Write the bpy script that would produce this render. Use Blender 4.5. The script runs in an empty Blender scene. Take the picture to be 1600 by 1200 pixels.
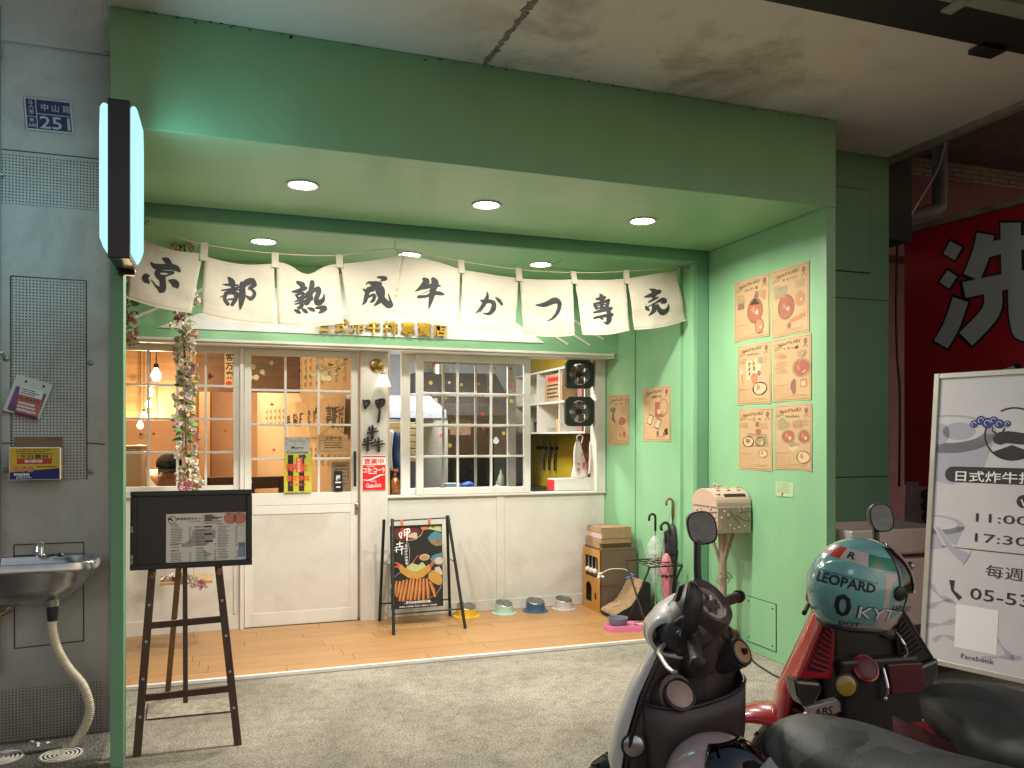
import bpy, bmesh, math, random
from mathutils import Vector, Matrix, Euler, noise
R = math.radians
sc = bpy.context.scene
col = sc.collection
random.seed(7)

# ------------------------------------------------------------------ camera
FPX, HOR, CX, CH = 1271.5, 683.5, 800.0, 1.5      # focal length, horizon row, centre column (1600 px frame), eye height
YAW = math.atan2(FPX, 4462.6 - 800)
CC, SS = math.cos(YAW), math.sin(YAW)
cam = bpy.data.cameras.new("camera")
cam.sensor_width = 36.0
cam.lens = 36.0 * FPX / 1600
cam.shift_y = (HOR - 600) / 1600
cam.clip_start = 0.05
cam.clip_end = 300
camo = bpy.data.objects.new("camera", cam)
col.objects.link(camo)
camo.location = (0, 0, CH)
camo.rotation_euler = (R(90), 0, -YAW)
sc.camera = camo

# ------------------------------------------------------------------ world: night sky over a lit street
world = bpy.data.worlds.new("World")
sc.world = world
world.use_nodes = True
nt = world.node_tree
bg = nt.nodes["Background"]
sky = nt.nodes.new("ShaderNodeTexSky")
sky.sky_type = 'NISHITA'
sky.sun_disc = False
sky.sun_elevation = R(35)
sky.sun_rotation = R(150)
tint = nt.nodes.new("ShaderNodeMix")
tint.data_type = 'RGBA'
tint.blend_type = 'MULTIPLY'
tint.inputs[0].default_value = 1.0
tint.inputs[7].default_value = (1.0, 0.86, 0.70, 1)
nt.links.new(sky.outputs[0], tint.inputs[6])
nt.links.new(tint.outputs[2], bg.inputs[0])
SKY_STRENGTH = 0.044
bg.inputs[1].default_value = SKY_STRENGTH
sun = bpy.data.lights.new("sun", 'SUN')
sun.energy = 0.05
sun.angle = R(12)
sun.color = (1, 0.93, 0.84)
suno = bpy.data.objects.new("sun", sun)
col.objects.link(suno)
suno.rotation_euler = (R(48), 0, R(-35))
sc.view_settings.view_transform = 'Standard'
sc.view_settings.look = 'None'
sc.view_settings.exposure = 1.25
sc.view_settings.gamma = 1
sc.view_settings.use_curve_mapping = False
sc.render.engine = 'CYCLES'
sc.cycles.use_denoising = True
sc.cycles.max_bounces = 8
sc.cycles.diffuse_bounces = 4
sc.cycles.transparent_max_bounces = 12
sc.cycles.sample_clamp_indirect = 4
sc.cycles.caustics_reflective = False
sc.cycles.caustics_refractive = False

# ------------------------------------------------------------------ measuring: photograph pixel -> point of a plane of the place
def _ray(x, y):
    u = (x - CX) / FPX
    return Vector((u * CC + SS, -u * SS + CC, (HOR - y) / FPX))
def WY(x, y, Y):
    r = _ray(x, y); t = Y / r.y
    return Vector((r.x * t, Y, CH + r.z * t))
def WX(x, y, X):
    r = _ray(x, y); t = X / r.x
    return Vector((X, r.y * t, CH + r.z * t))
def WZ(x, y, z=0.0):
    r = _ray(x, y); t = (z - CH) / r.z
    return Vector((r.x * t, r.y * t, z))

# ------------------------------------------------------------------ mesh building
class MB:
    def __init__(s):
        s.v = []; s.f = []; s.m = []
    def add(s, vs, fs, mi=0):
        n = len(s.v)
        s.v += [Vector(p) for p in vs]
        s.f += [[i + n for i in f] for f in fs]
        s.m += [mi] * len(fs)
        return s
    def box(s, x0, x1, y0, y1, z0, z1, mi=0):
        return s.add([(x0,y0,z0),(x1,y0,z0),(x1,y1,z0),(x0,y1,z0),(x0,y0,z1),(x1,y0,z1),(x1,y1,z1),(x0,y1,z1)],
                     [[0,3,2,1],[4,5,6,7],[0,1,5,4],[1,2,6,5],[2,3,7,6],[3,0,4,7]], mi)
    def obox(s, c, size, rot=(0,0,0), mi=0):
        M = Euler(rot).to_matrix(); c = Vector(c); h = Vector(size) / 2
        vs = [c + M @ Vector((a*h.x, b*h.y, d*h.z)) for d in (-1,1) for a,b in ((-1,-1),(1,-1),(1,1),(-1,1))]
        return s.add(vs, [[0,3,2,1],[4,5,6,7],[0,1,5,4],[1,2,6,5],[2,3,7,6],[3,0,4,7]], mi)
    def bar(s, p0, p1, w, t, up=(0,0,1), mi=0):
        p0 = Vector(p0); p1 = Vector(p1); d = (p1-p0).normalized(); up = Vector(up)
        a = d.cross(up)
        if a.length < 1e-4: a = d.cross(Vector((1,0,0)))
        a.normalize(); b = a.cross(d).normalized()
        vs = [p + a*(i*w/2) + b*(j*t/2) for p in (p0,p1) for i,j in ((-1,-1),(1,-1),(1,1),(-1,1))]
        return s.add(vs, [[0,3,2,1],[4,5,6,7],[0,1,5,4],[1,2,6,5],[2,3,7,6],[3,0,4,7]], mi)
    def tube(s, pts, r, n=8, cap=True, mi=0, flat=None):
        pts = [Vector(p) for p in pts]; k = len(pts)
        rs = r if isinstance(r, (list, tuple)) else [r]*k
        vs = []; ref = None
        for i,p in enumerate(pts):
            d = (pts[min(i+1,k-1)] - pts[max(i-1,0)])
            d = d.normalized() if d.length > 1e-9 else Vector((0,0,1))
            if ref is None:
                ref = Vector((0,0,1)) if abs(d.z) < .9 else Vector((1,0,0))
            a = (ref - d*ref.dot(d))
            if a.length < 1e-5:
                a = d.orthogonal()
            a.normalize(); b = d.cross(a); ref = a
            for j in range(n):
                t = 2*math.pi*j/n
                q = (a*math.cos(t)*(flat or 1) + b*math.sin(t))*rs[i]
                vs.append(p+q)
        fs = [[i*n+j, i*n+(j+1)%n, (i+1)*n+(j+1)%n, (i+1)*n+j] for i in range(k-1) for j in range(n)]
        if cap: fs += [list(range(n))[::-1], [(k-1)*n+j for j in range(n)]]
        return s.add(vs, fs, mi)
    def lathe(s, prof, n=24, org=(0,0,0), axis='z', mi=0, M=None):
        org = Vector(org); vs = []
        for r,z in prof:
            for j in range(n):
                t = 2*math.pi*j/n
                p = Vector((r*math.cos(t), r*math.sin(t), z))
                if axis == 'y': p = Vector((p.x, p.z, p.y))
                if axis == 'x': p = Vector((p.z, p.x, p.y))
                if M is not None: p = M @ p
                vs.append(org+p)
        k = len(prof)
        fs = [[i*n+j, i*n+(j+1)%n, (i+1)*n+(j+1)%n, (i+1)*n+j] for i in range(k-1) for j in range(n)]
        if prof[0][0] > 1e-6: fs.append(list(range(n))[::-1])
        if prof[-1][0] > 1e-6: fs.append([(k-1)*n+j for j in range(n)])
        return s.add(vs, fs, mi)
    def loft(s, rings, closed=True, cap=True, mi=0):
        n = len(rings[0]); k = len(rings); vs = [p for r in rings for p in r]
        m = n if closed else n-1
        fs = [[i*n+j, i*n+(j+1)%n, (i+1)*n+(j+1)%n, (i+1)*n+j] for i in range(k-1) for j in range(m)]
        if cap and closed: fs += [list(range(n))[::-1], [(k-1)*n+j for j in range(n)]]
        return s.add(vs, fs, mi)
    def prism(s, poly, f0, f1, mi=0):
        """poly: 2-D outline; f0/f1 map (u,v) to the two faces"""
        n = len(poly)
        vs = [f0(*p) for p in poly] + [f1(*p) for p in poly]
        fs = [list(range(n))[::-1], list(range(n,2*n))] + [[i,(i+1)%n,n+(i+1)%n,n+i] for i in range(n)]
        return s.add(vs, fs, mi)
    def grid(s, fn, nu, nv, mi=0):
        vs = [fn(i/nu, j/nv) for j in range(nv+1) for i in range(nu+1)]
        fs = [[j*(nu+1)+i, j*(nu+1)+i+1, (j+1)*(nu+1)+i+1, (j+1)*(nu+1)+i] for j in range(nv) for i in range(nu)]
        return s.add(vs, fs, mi)
    def sphere(s, c, r, nu=16, nv=10, sc3=(1,1,1), mi=0):
        c = Vector(c)
        def fn(u,v):
            t = 2*math.pi*u; p = math.pi*v
            return c + Vector((r*sc3[0]*math.sin(p)*math.cos(t), r*sc3[1]*math.sin(p)*math.sin(t), -r*sc3[2]*math.cos(p)))
        return s.grid(fn, nu, nv, mi)
    def xf(s, M):
        s.v = [M @ p for p in s.v]; return s

def base_of(o):
    b = Vector((0,0,0))
    while o is not None:
        b += o.location; o = o.parent
    return b
def mesh(name, mb, mats, smooth=False, weld=False):
    me = bpy.data.meshes.new(name)
    me.from_pydata([tuple(p) for p in mb.v], [], mb.f)
    if not isinstance(mats, (list, tuple)): mats = [mats]
    for m in mats: me.materials.append(m)
    if len(mats) > 1: me.polygons.foreach_set('material_index', mb.m)
    if weld or smooth:
        b = bmesh.new(); b.from_mesh(me)
        bmesh.ops.remove_doubles(b, verts=b.verts, dist=1e-5)
        bmesh.ops.recalc_face_normals(b, faces=b.faces)
        b.to_mesh(me); b.free()
    if smooth:
        me.polygons.foreach_set('use_smooth', [True]*len(me.polygons))
        if smooth is not True: me.set_sharp_from_angle(angle=R(smooth))
    me.update()
    return me
def link(name, me, parent=None):
    o = bpy.data.objects.new(name, me); col.objects.link(o)
    if parent is not None: o.parent = parent
    return o
def part(name, mb, mats, parent=None, smooth=False, bevel=0, world=False, subsurf=0, solid=0, kind=None, label=None, segs=2):
    if world and parent is not None:
        b = base_of(parent); mb.v = [p - b for p in mb.v]
    o = link(name, mesh(name, mb, mats, smooth), parent)
    if solid:
        m = o.modifiers.new('solid', 'SOLIDIFY'); m.thickness = solid; m.offset = 0
    if bevel:
        m = o.modifiers.new('bevel', 'BEVEL'); m.width = bevel; m.segments = segs; m.limit_method = 'ANGLE'; m.angle_limit = R(40)
        m.harden_normals = False
    if subsurf:
        m = o.modifiers.new('sub', 'SUBSURF'); m.levels = m.render_levels = subsurf
    if kind: o['kind'] = kind
    if label: o['label'] = label
    return o
def tag(o, label, cat, group=None):
    o['label'] = label; o['category'] = cat
    if group: o['group'] = group
    return o
def thing(name, label, cat, loc=(0,0,0), rz=0, group=None, rot=None):
    o = bpy.data.objects.new(name, None); col.objects.link(o)
    o.empty_display_size = .05
    o.location = loc; o.rotation_euler = rot if rot else (0,0,rz)
    return tag(o, label, cat, group)
def struct(name, mb, mats, **k):
    o = part(name, mb, mats, **k); o['kind'] = 'structure'; return o
def copy_tree(o, parent=None):
    c = o.copy(); col.objects.link(c); c.parent = parent
    for ch in list(o.children): copy_tree(ch, c)
    return c

def catmull(pts, n):
    out = []; k = len(pts)
    for i in range(k-1):
        p0 = pts[max(i-1,0)]; p1 = pts[i]; p2 = pts[i+1]; p3 = pts[min(i+2,k-1)]
        for j in range(n):
            t = j/n
            out.append(tuple(.5*((2*b)+(-a+c)*t+(2*a-5*b+4*c-d)*t*t+(-a+3*b-3*c+d)*t**3) for a,b,c,d in zip(p0,p1,p2,p3)))
    out.append(tuple(pts[-1]))
    return out
def V3(pts, n=6):
    return [Vector(p) for p in catmull([tuple(p) for p in pts], n)]

# ------------------------------------------------------------------ lettering
_gc = {}
def glyphs(s, off=0.0, res=2):
    k = (s, off, res)
    if k not in _gc:
        c = bpy.data.curves.new("t", 'FONT'); c.body = s; c.size = 1; c.offset = off; c.resolution_u = res
        o = bpy.data.objects.new("t", c)
        me = bpy.data.meshes.new_from_object(o)
        vs = [(v.co.x, v.co.y) for v in me.vertices]; fs = [list(p.vertices) for p in me.polygons]
        bpy.data.objects.remove(o); bpy.data.curves.remove(c); bpy.data.meshes.remove(me)
        if not vs: vs = [(0,0),(0.01,0),(0,0.01)]; fs = [[0,1,2]]
        _gc[k] = (vs, fs)
    return _gc[k]

class Sheet:
    """flat printed thing: paper plus print, laid out in metres on a frame (origin bottom-left, U right, V up, N towards viewer)"""
    def __init__(s, org, U, V, N=None):
        s.o = Vector(org); s.U = Vector(U).normalized(); s.V = Vector(V).normalized()
        s.N = Vector(N).normalized() if N is not None else s.U.cross(s.V).normalized()
        s.mb = MB(); s.mats = []; s.curl = None; s.eps = 0.0004
    def _mi(s, mat):
        if mat not in s.mats: s.mats.append(mat)
        return s.mats.index(mat)
    def P(s, u, v, l=0):
        n = s.curl(u, v) if s.curl else 0
        return s.o + s.U*u + s.V*v + s.N*(n + l*s.eps)
    clip = None
    def poly(s, pts, mat, l=1):
        if s.clip:
            for ax,lim,sg in ((0,0,1),(0,s.clip[0],-1),(1,0,1),(1,s.clip[1],-1)):
                out=[]
                for i in range(len(pts)):
                    a,b=pts[i-1],pts[i]; da=sg*(a[ax]-lim); db=sg*(b[ax]-lim)
                    if (da<0)!=(db<0):
                        t=da/(da-db); out.append((a[0]+(b[0]-a[0])*t,a[1]+(b[1]-a[1])*t))
                    if db>=0: out.append(b)
                pts=out
                if len(pts)<3: return s
        s.mb.add([s.P(u,v,l) for u,v in pts], [list(range(len(pts)))], s._mi(mat)); return s
    def rect(s, u0, v0, u1, v1, mat, l=1, n=1):
        if n == 1: return s.poly([(u0,v0),(u1,v0),(u1,v1),(u0,v1)], mat, l)
        s.mb.grid(lambda a,b: s.P(u0+(u1-u0)*a, v0+(v1-v0)*b, l), n, n, s._mi(mat)); return s
    def disc(s, u, v, r, mat, l=1, ry=None, n=20, a0=0, a1=2*math.pi, wob=0):
        ry = ry or r
        ph = random.random()*6
        pts = [(u+r*(1+wob*math.sin(3*t+ph))*math.cos(t), v+ry*(1+wob*math.sin(3*t+ph))*math.sin(t)) for t in [a0+(a1-a0)*i/n for i in range(n)]]
        return s.poly(pts, mat, l)
    def ring(s, u, v, r, w, mat, l=1, ry=None, n=24, a0=0, a1=2*math.pi):
        ry = ry or r
        return s.stroke([(u+r*math.cos(t), v+ry*math.sin(t)) for t in [a0+(a1-a0)*i/n for i in range(n+1)]], w, mat, l)
    def stroke(s, pts, w, mat, l=1):
        k = len(pts); vs = []
        ws = w if isinstance(w, (list,tuple)) else [w]*k
        for i,(u,v) in enumerate(pts):
            du = pts[min(i+1,k-1)][0]-pts[max(i-1,0)][0]; dv = pts[min(i+1,k-1)][1]-pts[max(i-1,0)][1]
            L = math.hypot(du,dv) or 1
            nx, ny = -dv/L*ws[i]/2, du/L*ws[i]/2
            vs += [s.P(u+nx,v+ny,l), s.P(u-nx,v-ny,l)]
        s.mb.add(vs, [[2*i,2*i+1,2*i+3,2*i+2] for i in range(k-1)], s._mi(mat)); return s
    def text(s, t, u, v, size, mat, l=2, off=0.0, sx=1.0, rot=0, width=None, shear=0):
        vs, fs = glyphs(t, off)
        x0 = min(a for a,b in vs); x1 = max(a for a,b in vs)
        k = size*sx
        if width: k = width/max(x1-x0, 1e-3)
        c, sn = math.cos(rot), math.sin(rot)
        out = []
        for a,b in vs:
            p, q = (a-x0)*k + shear*b*size, b*size
            out.append(s.P(u+p*c-q*sn, v+p*sn+q*c, l))
        s.mb.add(out, fs, s._mi(mat)); return s
    def lines(s, u0, v1, u1, n, dv, mat, l=2, h=None, seed=0):
        rr = random.Random(seed); h = h or dv*.45
        for i in range(n):
            v = v1 - i*dv; u = u0; e = u1 - (u1-u0)*rr.random()*.3
            while u < e:
                w = (u1-u0)*rr.uniform(.03,.09)
                s.rect(u, v-h*rr.uniform(.8,1.1), min(u+w,e), v, mat, l); u += w + (u1-u0)*.018
        return s
    def build(s, name, parent, world=True, kind=None):
        return part(name, s.mb, s.mats, parent, world=world, kind=kind)

def ribbon(pts, wid, n=5, jit=.06, rr=random):
    """brush stroke -> left and right outline (2-D)"""
    p = catmull([(a,b,w) for (a,b),w in zip(pts,wid)], n); k = len(p); L=[]; Rr=[]
    for i,(x,y,w) in enumerate(p):
        dx = p[min(i+1,k-1)][0]-p[max(i-1,0)][0]; dy = p[min(i+1,k-1)][1]-p[max(i-1,0)][1]
        d = math.hypot(dx,dy) or 1
        w = max(w,1)*(1+rr.uniform(-jit,jit))
        L.append((x-dy/d*w/2, y+dx/d*w/2)); Rr.append((x+dy/d*w/2, y-dx/d*w/2))
    return L, Rr

def brush(strokes, fn, eps=.0003, n=5, cap=True):
    """strokes: lists of (x,y,width); fn(x,y,layer) -> world point"""
    mb = MB()
    for si, st in enumerate(strokes):
        L, Rr = ribbon([(a,b) for a,b,w in st], [w for a,b,w in st], n)
        k = len(L)
        vs = [fn(L[i][0],L[i][1],si) for i in range(k)] + [fn((L[i][0]+Rr[i][0])/2,(L[i][1]+Rr[i][1])/2,si) for i in range(k)] + [fn(Rr[i][0],Rr[i][1],si) for i in range(k)]
        fs = [[i,i+1,k+i+1,k+i] for i in range(k-1)] + [[k+i,k+i+1,2*k+i+1,2*k+i] for i in range(k-1)]
        for (a,b,w),e in ((st[0],0),(st[-1],k-1)):      # round ends
            if cap and w > 12:
                c = len(vs); m = 8
                vs += [fn(a+w*.5*math.cos(t), b+w*.5*math.sin(t), si+.4) for t in [2*math.pi*j/m for j in range(m)]]
                fs.append([c+j for j in range(m)])
        mb.add(vs, fs)
    return mb
# ------------------------------------------------------------------ materials
def hexc(h):
    h = h.lstrip('#'); c = [int(h[i:i+2],16)/255 for i in (0,2,4)]
    return tuple(x/12.92 if x <= .04045 else ((x+.055)/1.055)**2.4 for x in c)
_mc = {}
def M(name, c, rough=.5, metal=0.0, var=.10, scale=6, bump=0.0, bscale=60, spec=.5, coat=0, emit=None, estr=0, trans=0, alpha=1, rand=0, sheen=0, stretch=None, dirt=0, dcol=(.05,.045,.035), dscale=1.6, subs=0):
    if name in _mc: return _mc[name]
    m = bpy.data.materials.new(name); m.use_nodes = True; _mc[name] = m
    nt = m.node_tree; N = nt.nodes; L = nt.links; b = N["Principled BSDF"]
    if isinstance(c, str): c = hexc(c)
    b.inputs["Roughness"].default_value = rough; b.inputs["Metallic"].default_value = metal
    b.inputs["Specular IOR Level"].default_value = spec
    b.inputs["Coat Weight"].default_value = coat; b.inputs["Coat Roughness"].default_value = .08
    b.inputs["Transmission Weight"].default_value = trans
    b.inputs["Alpha"].default_value = alpha
    b.inputs["Sheen Weight"].default_value = sheen
    b.inputs["Base Color"].default_value = (*c,1)
    if emit:
        b.inputs["Emission Color"].default_value = (*(hexc(emit) if isinstance(emit,str) else emit),1); b.inputs["Emission Strength"].default_value = estr
    tc = N.new("ShaderNodeTexCoord"); src = tc.outputs["Object"]
    if stretch:
        mp = N.new("ShaderNodeMapping"); mp.inputs["Scale"].default_value = stretch; L.new(src, mp.inputs[0]); src = mp.outputs[0]
    out = None
    if var:
        n = N.new("ShaderNodeTexNoise"); n.inputs["Scale"].default_value = scale; n.inputs["Detail"].default_value = 5; n.inputs["Roughness"].default_value = .6
        L.new(src, n.inputs["Vector"])
        r = N.new("ShaderNodeMapRange"); r.inputs[1].default_value = .3; r.inputs[2].default_value = .7; r.inputs[3].default_value = 1-var; r.inputs[4].default_value = 1+var
        L.new(n.outputs["Fac"], r.inputs[0])
        x = N.new("ShaderNodeMix"); x.data_type='RGBA'; x.blend_type='MULTIPLY'; x.inputs[0].default_value = 1; x.inputs[6].default_value = (*c,1)
        L.new(r.outputs[0], x.inputs[7]); out = x.outputs[2]
        rr = N.new("ShaderNodeMapRange"); rr.inputs[1].default_value=.3; rr.inputs[2].default_value=.7; rr.inputs[3].default_value=max(0,rough-.06); rr.inputs[4].default_value=min(1,rough+.06)
        L.new(n.outputs["Fac"], rr.inputs[0]); L.new(rr.outputs[0], b.inputs["Roughness"])
    if rand:
        oi = N.new("ShaderNodeObjectInfo"); r = N.new("ShaderNodeMapRange"); r.inputs[3].default_value=1-rand; r.inputs[4].default_value=1+rand
        L.new(oi.outputs["Random"], r.inputs[0])
        x = N.new("ShaderNodeMix"); x.data_type='RGBA'; x.blend_type='MULTIPLY'; x.inputs[0].default_value=1
        if out: L.new(out, x.inputs[6])
        else: x.inputs[6].default_value=(*c,1)
        L.new(r.outputs[0], x.inputs[7]); out = x.outputs[2]
    if dirt:
        n = N.new("ShaderNodeTexNoise"); n.inputs["Scale"].default_value = dscale; n.inputs["Detail"].default_value = 9; n.inputs["Roughness"].default_value=.68; n.inputs["Distortion"].default_value=.6
        L.new(tc.outputs["Object"], n.inputs["Vector"])
        r = N.new("ShaderNodeMapRange"); r.inputs[1].default_value=.5; r.inputs[2].default_value=.78; r.inputs[3].default_value=0; r.inputs[4].default_value=dirt
        L.new(n.outputs["Fac"], r.inputs[0])
        x = N.new("ShaderNodeMix"); x.data_type='RGBA'; L.new(r.outputs[0], x.inputs[0])
        if out: L.new(out, x.inputs[6])
        else: x.inputs[6].default_value=(*c,1)
        x.inputs[7].default_value=(*dcol,1); out = x.outputs[2]
    if out: L.new(out, b.inputs["Base Color"])
    if bump:
        n = N.new("ShaderNodeTexNoise"); n.inputs["Scale"].default_value = bscale; n.inputs["Detail"].default_value=4
        L.new(src, n.inputs["Vector"])
        bp = N.new("ShaderNodeBump"); bp.inputs["Strength"].default_value = bump; bp.inputs["Distance"].default_value=.01
        L.new(n.outputs["Fac"], bp.inputs["Height"]); L.new(bp.outputs[0], b.inputs["Normal"])
    return m
def flat(name, c, rough=.7, **k):
    return M(name, c, rough=rough, var=0, **k)
def glass(name, tint=(1,1,1), refl=.10, rough=0.02):
    m = bpy.data.materials.new(name); m.use_nodes=True; nt=m.node_tree; N=nt.nodes; L=nt.links
    N.remove(N["Principled BSDF"]); out=N["Material Output"]
    t=N.new("ShaderNodeBsdfTransparent"); t.inputs[0].default_value=(*tint,1)
    g=N.new("ShaderNodeBsdfGlossy"); g.inputs["Roughness"].default_value=rough
    lw=N.new("ShaderNodeFresnel"); lw.inputs[0].default_value=1.45
    r=N.new("ShaderNodeMapRange"); r.inputs[3].default_value=refl; r.inputs[4].default_value=1; L.new(lw.outputs[0], r.inputs[0])
    x=N.new("ShaderNodeMixShader"); L.new(r.outputs[0],x.inputs[0]); L.new(t.outputs[0],x.inputs[1]); L.new(g.outputs[0],x.inputs[2]); L.new(x.outputs[0],out.inputs[0])
    return m
def emis(name, c, s):
    m = bpy.data.materials.new(name); m.use_nodes=True; nt=m.node_tree; N=nt.nodes
    N.remove(N["Principled BSDF"]); e=N.new("ShaderNodeEmission"); e.inputs[0].default_value=(*(hexc(c) if isinstance(c,str) else c),1); e.inputs[1].default_value=s
    nt.links.new(e.outputs[0], N["Material Output"].inputs[0]); return m

def ramp(N, stops):
    r = N.new("ShaderNodeValToRGB"); el = r.color_ramp.elements
    while len(el) < len(stops): el.new(.5)
    for e,(p,c) in zip(el,stops): e.position=p; e.color=(*c,1) if len(c)==3 else c
    return r

GREEN = (.235,.475,.265)
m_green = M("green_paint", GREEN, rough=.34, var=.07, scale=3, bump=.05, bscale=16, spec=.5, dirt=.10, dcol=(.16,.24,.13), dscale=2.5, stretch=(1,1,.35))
m_greendk = M("green_paint_dark", (.15,.33,.20), rough=.5, var=.06, scale=3, bump=.05, bscale=30)  # darker copy of the green; on jamb and inner frame shade is painted in
m_white = M("white_painted_wood", (.63,.615,.575), rough=.5, var=.05, scale=5, dirt=.6, dcol=(.33,.285,.23), dscale=1.7, bump=.04, bscale=40)
m_wframe = M("white_window_frame", (.69,.68,.645), rough=.42, var=.04, scale=8, dirt=.10, dcol=(.35,.31,.26), dscale=3)
m_black = M("black_metal", (.012,.012,.013), rough=.38, var=.1)
m_blackpl = M("black_plastic", (.018,.017,.018), rough=.42, var=.12, bump=.03, bscale=200)
m_steel = M("stainless_steel", (.56,.56,.56), rough=.24, metal=1, var=.08, scale=12)
m_chrome = flat("chrome", (.75,.75,.75), rough=.1, metal=1)
m_brass = M("brass", (.42,.29,.10), rough=.28, metal=1, var=.15, scale=30)
m_rope = M("cotton_rope", (.55,.47,.33), rough=.9, var=.2, scale=80)
m_ink = M("dark_ink", (.016,.018,.022), rough=.75, var=.25, scale=90)
m_paperw = M("white_paper", (.72,.72,.70), rough=.7, var=.03)
m_red = M("red_print", (.60,.025,.03), rough=.5, var=.05)
m_whitep = flat("white_print", (.82,.82,.82), rough=.6)
m_blackp = flat("black_print", (.015,.015,.016), rough=.6)
m_glass = glass("window_glass", (.97,.97,.97), refl=.0)
m_screw = M("dull_screw", (.3,.29,.27), rough=.4, metal=.8)

# noren cloth: woven cotton with soft creases
def cloth_mat():
    m = M("natural_cotton_cloth", (.43,.395,.32), rough=.95, var=.05, scale=4, sheen=.2)
    N=m.node_tree.nodes; L=m.node_tree.links; b=N["Principled BSDF"]
    tc=N.new("ShaderNodeTexCoord")
    bp=N.new("ShaderNodeBump"); bp.inputs["Strength"].default_value=.6; bp.inputs["Distance"].default_value=.02
    n=N.new("ShaderNodeTexNoise"); n.inputs["Scale"].default_value=5; n.inputs["Detail"].default_value=3; n.inputs["Distortion"].default_value=.8
    L.new(tc.outputs["Object"],n.inputs["Vector"]); L.new(n.outputs["Fac"],bp.inputs["Height"])
    b2=N.new("ShaderNodeBump"); b2.inputs["Strength"].default_value=.12; b2.inputs["Distance"].default_value=.002
    n2=N.new("ShaderNodeTexNoise"); n2.inputs["Scale"].default_value=420; L.new(tc.outputs["Object"],n2.inputs["Vector"]); L.new(n2.outputs["Fac"],b2.inputs["Height"])
    L.new(bp.outputs[0],b2.inputs["Normal"]); L.new(b2.outputs[0],b.inputs["Normal"])
    return m
m_cloth = cloth_mat()

def concrete_ground():
    m=bpy.data.materials.new("worn_concrete"); m.use_nodes=True; nt=m.node_tree; N=nt.nodes; L=nt.links; b=N["Principled BSDF"]
    tc=N.new("ShaderNodeTexCoord")
    def noise(s,d=6,r=.6,dist=0):
        n=N.new("ShaderNodeTexNoise"); n.inputs["Scale"].default_value=s; n.inputs["Detail"].default_value=d; n.inputs["Roughness"].default_value=r; n.inputs["Distortion"].default_value=dist
        L.new(tc.outputs["Object"],n.inputs["Vector"]); return n
    big=noise(1.1,8,.65,.5); fine=noise(95,3,.7); mid=noise(14,6,.7)
    r1=ramp(N,[(.30,(.17,.150,.120)),(.5,(.27,.243,.20)),(.68,(.37,.34,.285))]); L.new(big.outputs["Fac"],r1.inputs[0])
    r2=ramp(N,[(.34,(.22,.22,.22)),(.5,(.95,.95,.95)),(.66,(1.5,1.47,1.42))]); L.new(fine.outputs["Fac"],r2.inputs[0])
    x=N.new("ShaderNodeMix"); x.data_type='RGBA'; x.blend_type='MULTIPLY'; x.inputs[0].default_value=.9; L.new(r1.outputs[0],x.inputs[6]); L.new(r2.outputs[0],x.inputs[7])
    r3=ramp(N,[(.35,(.55,.55,.55)),(.55,(1.05,1.05,1.05))]); L.new(mid.outputs["Fac"],r3.inputs[0])
    y=N.new("ShaderNodeMix"); y.data_type='RGBA'; y.blend_type='MULTIPLY'; y.inputs[0].default_value=.62; L.new(x.outputs[2],y.inputs[6]); L.new(r3.outputs[0],y.inputs[7])
    L.new(y.outputs[2],b.inputs["Base Color"]); b.inputs["Roughness"].default_value=.82
    bp=N.new("ShaderNodeBump"); bp.inputs["Strength"].default_value=.5; bp.inputs["Distance"].default_value=.006
    L.new(fine.outputs["Fac"],bp.inputs["Height"]); b2=N.new("ShaderNodeBump"); b2.inputs["Strength"].default_value=.3; b2.inputs["Distance"].default_value=.02
    L.new(mid.outputs["Fac"],b2.inputs["Height"]); L.new(b2.outputs[0],bp.inputs["Normal"]); L.new(bp.outputs[0],b.inputs["Normal"])
    return m
def pebble():
    m=bpy.data.materials.new("washed_pebble"); m.use_nodes=True; nt=m.node_tree; N=nt.nodes; L=nt.links; b=N["Principled BSDF"]
    tc=N.new("ShaderNodeTexCoord"); v=N.new("ShaderNodeTexVoronoi"); v.inputs["Scale"].default_value=110; L.new(tc.outputs["Object"],v.inputs["Vector"])
    r=ramp(N,[(0,(.35,.33,.30)),(.35,(.20,.185,.165)),(.7,(.05,.047,.042))]); L.new(v.outputs["Distance"],r.inputs[0])
    n=N.new("ShaderNodeTexNoise"); n.inputs["Scale"].default_value=3; n.inputs["Detail"].default_value=8; L.new(tc.outputs["Object"],n.inputs["Vector"])
    r2=ramp(N,[(.35,(.35,.34,.32)),(.65,(1,1,1))]); L.new(n.outputs["Fac"],r2.inputs[0])
    x=N.new("ShaderNodeMix"); x.data_type='RGBA'; x.blend_type='MULTIPLY'; x.inputs[0].default_value=.9; L.new(r.outputs[0],x.inputs[6]); L.new(r2.outputs[0],x.inputs[7])
    L.new(x.outputs[2],b.inputs["Base Color"]); b.inputs["Roughness"].default_value=.75
    bp=N.new("ShaderNodeBump"); bp.invert=True; bp.inputs["Strength"].default_value=.6; bp.inputs["Distance"].default_value=.004; L.new(v.outputs["Distance"],bp.inputs["Height"]); L.new(bp.outputs[0],b.inputs["Normal"])
    return m
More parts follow.
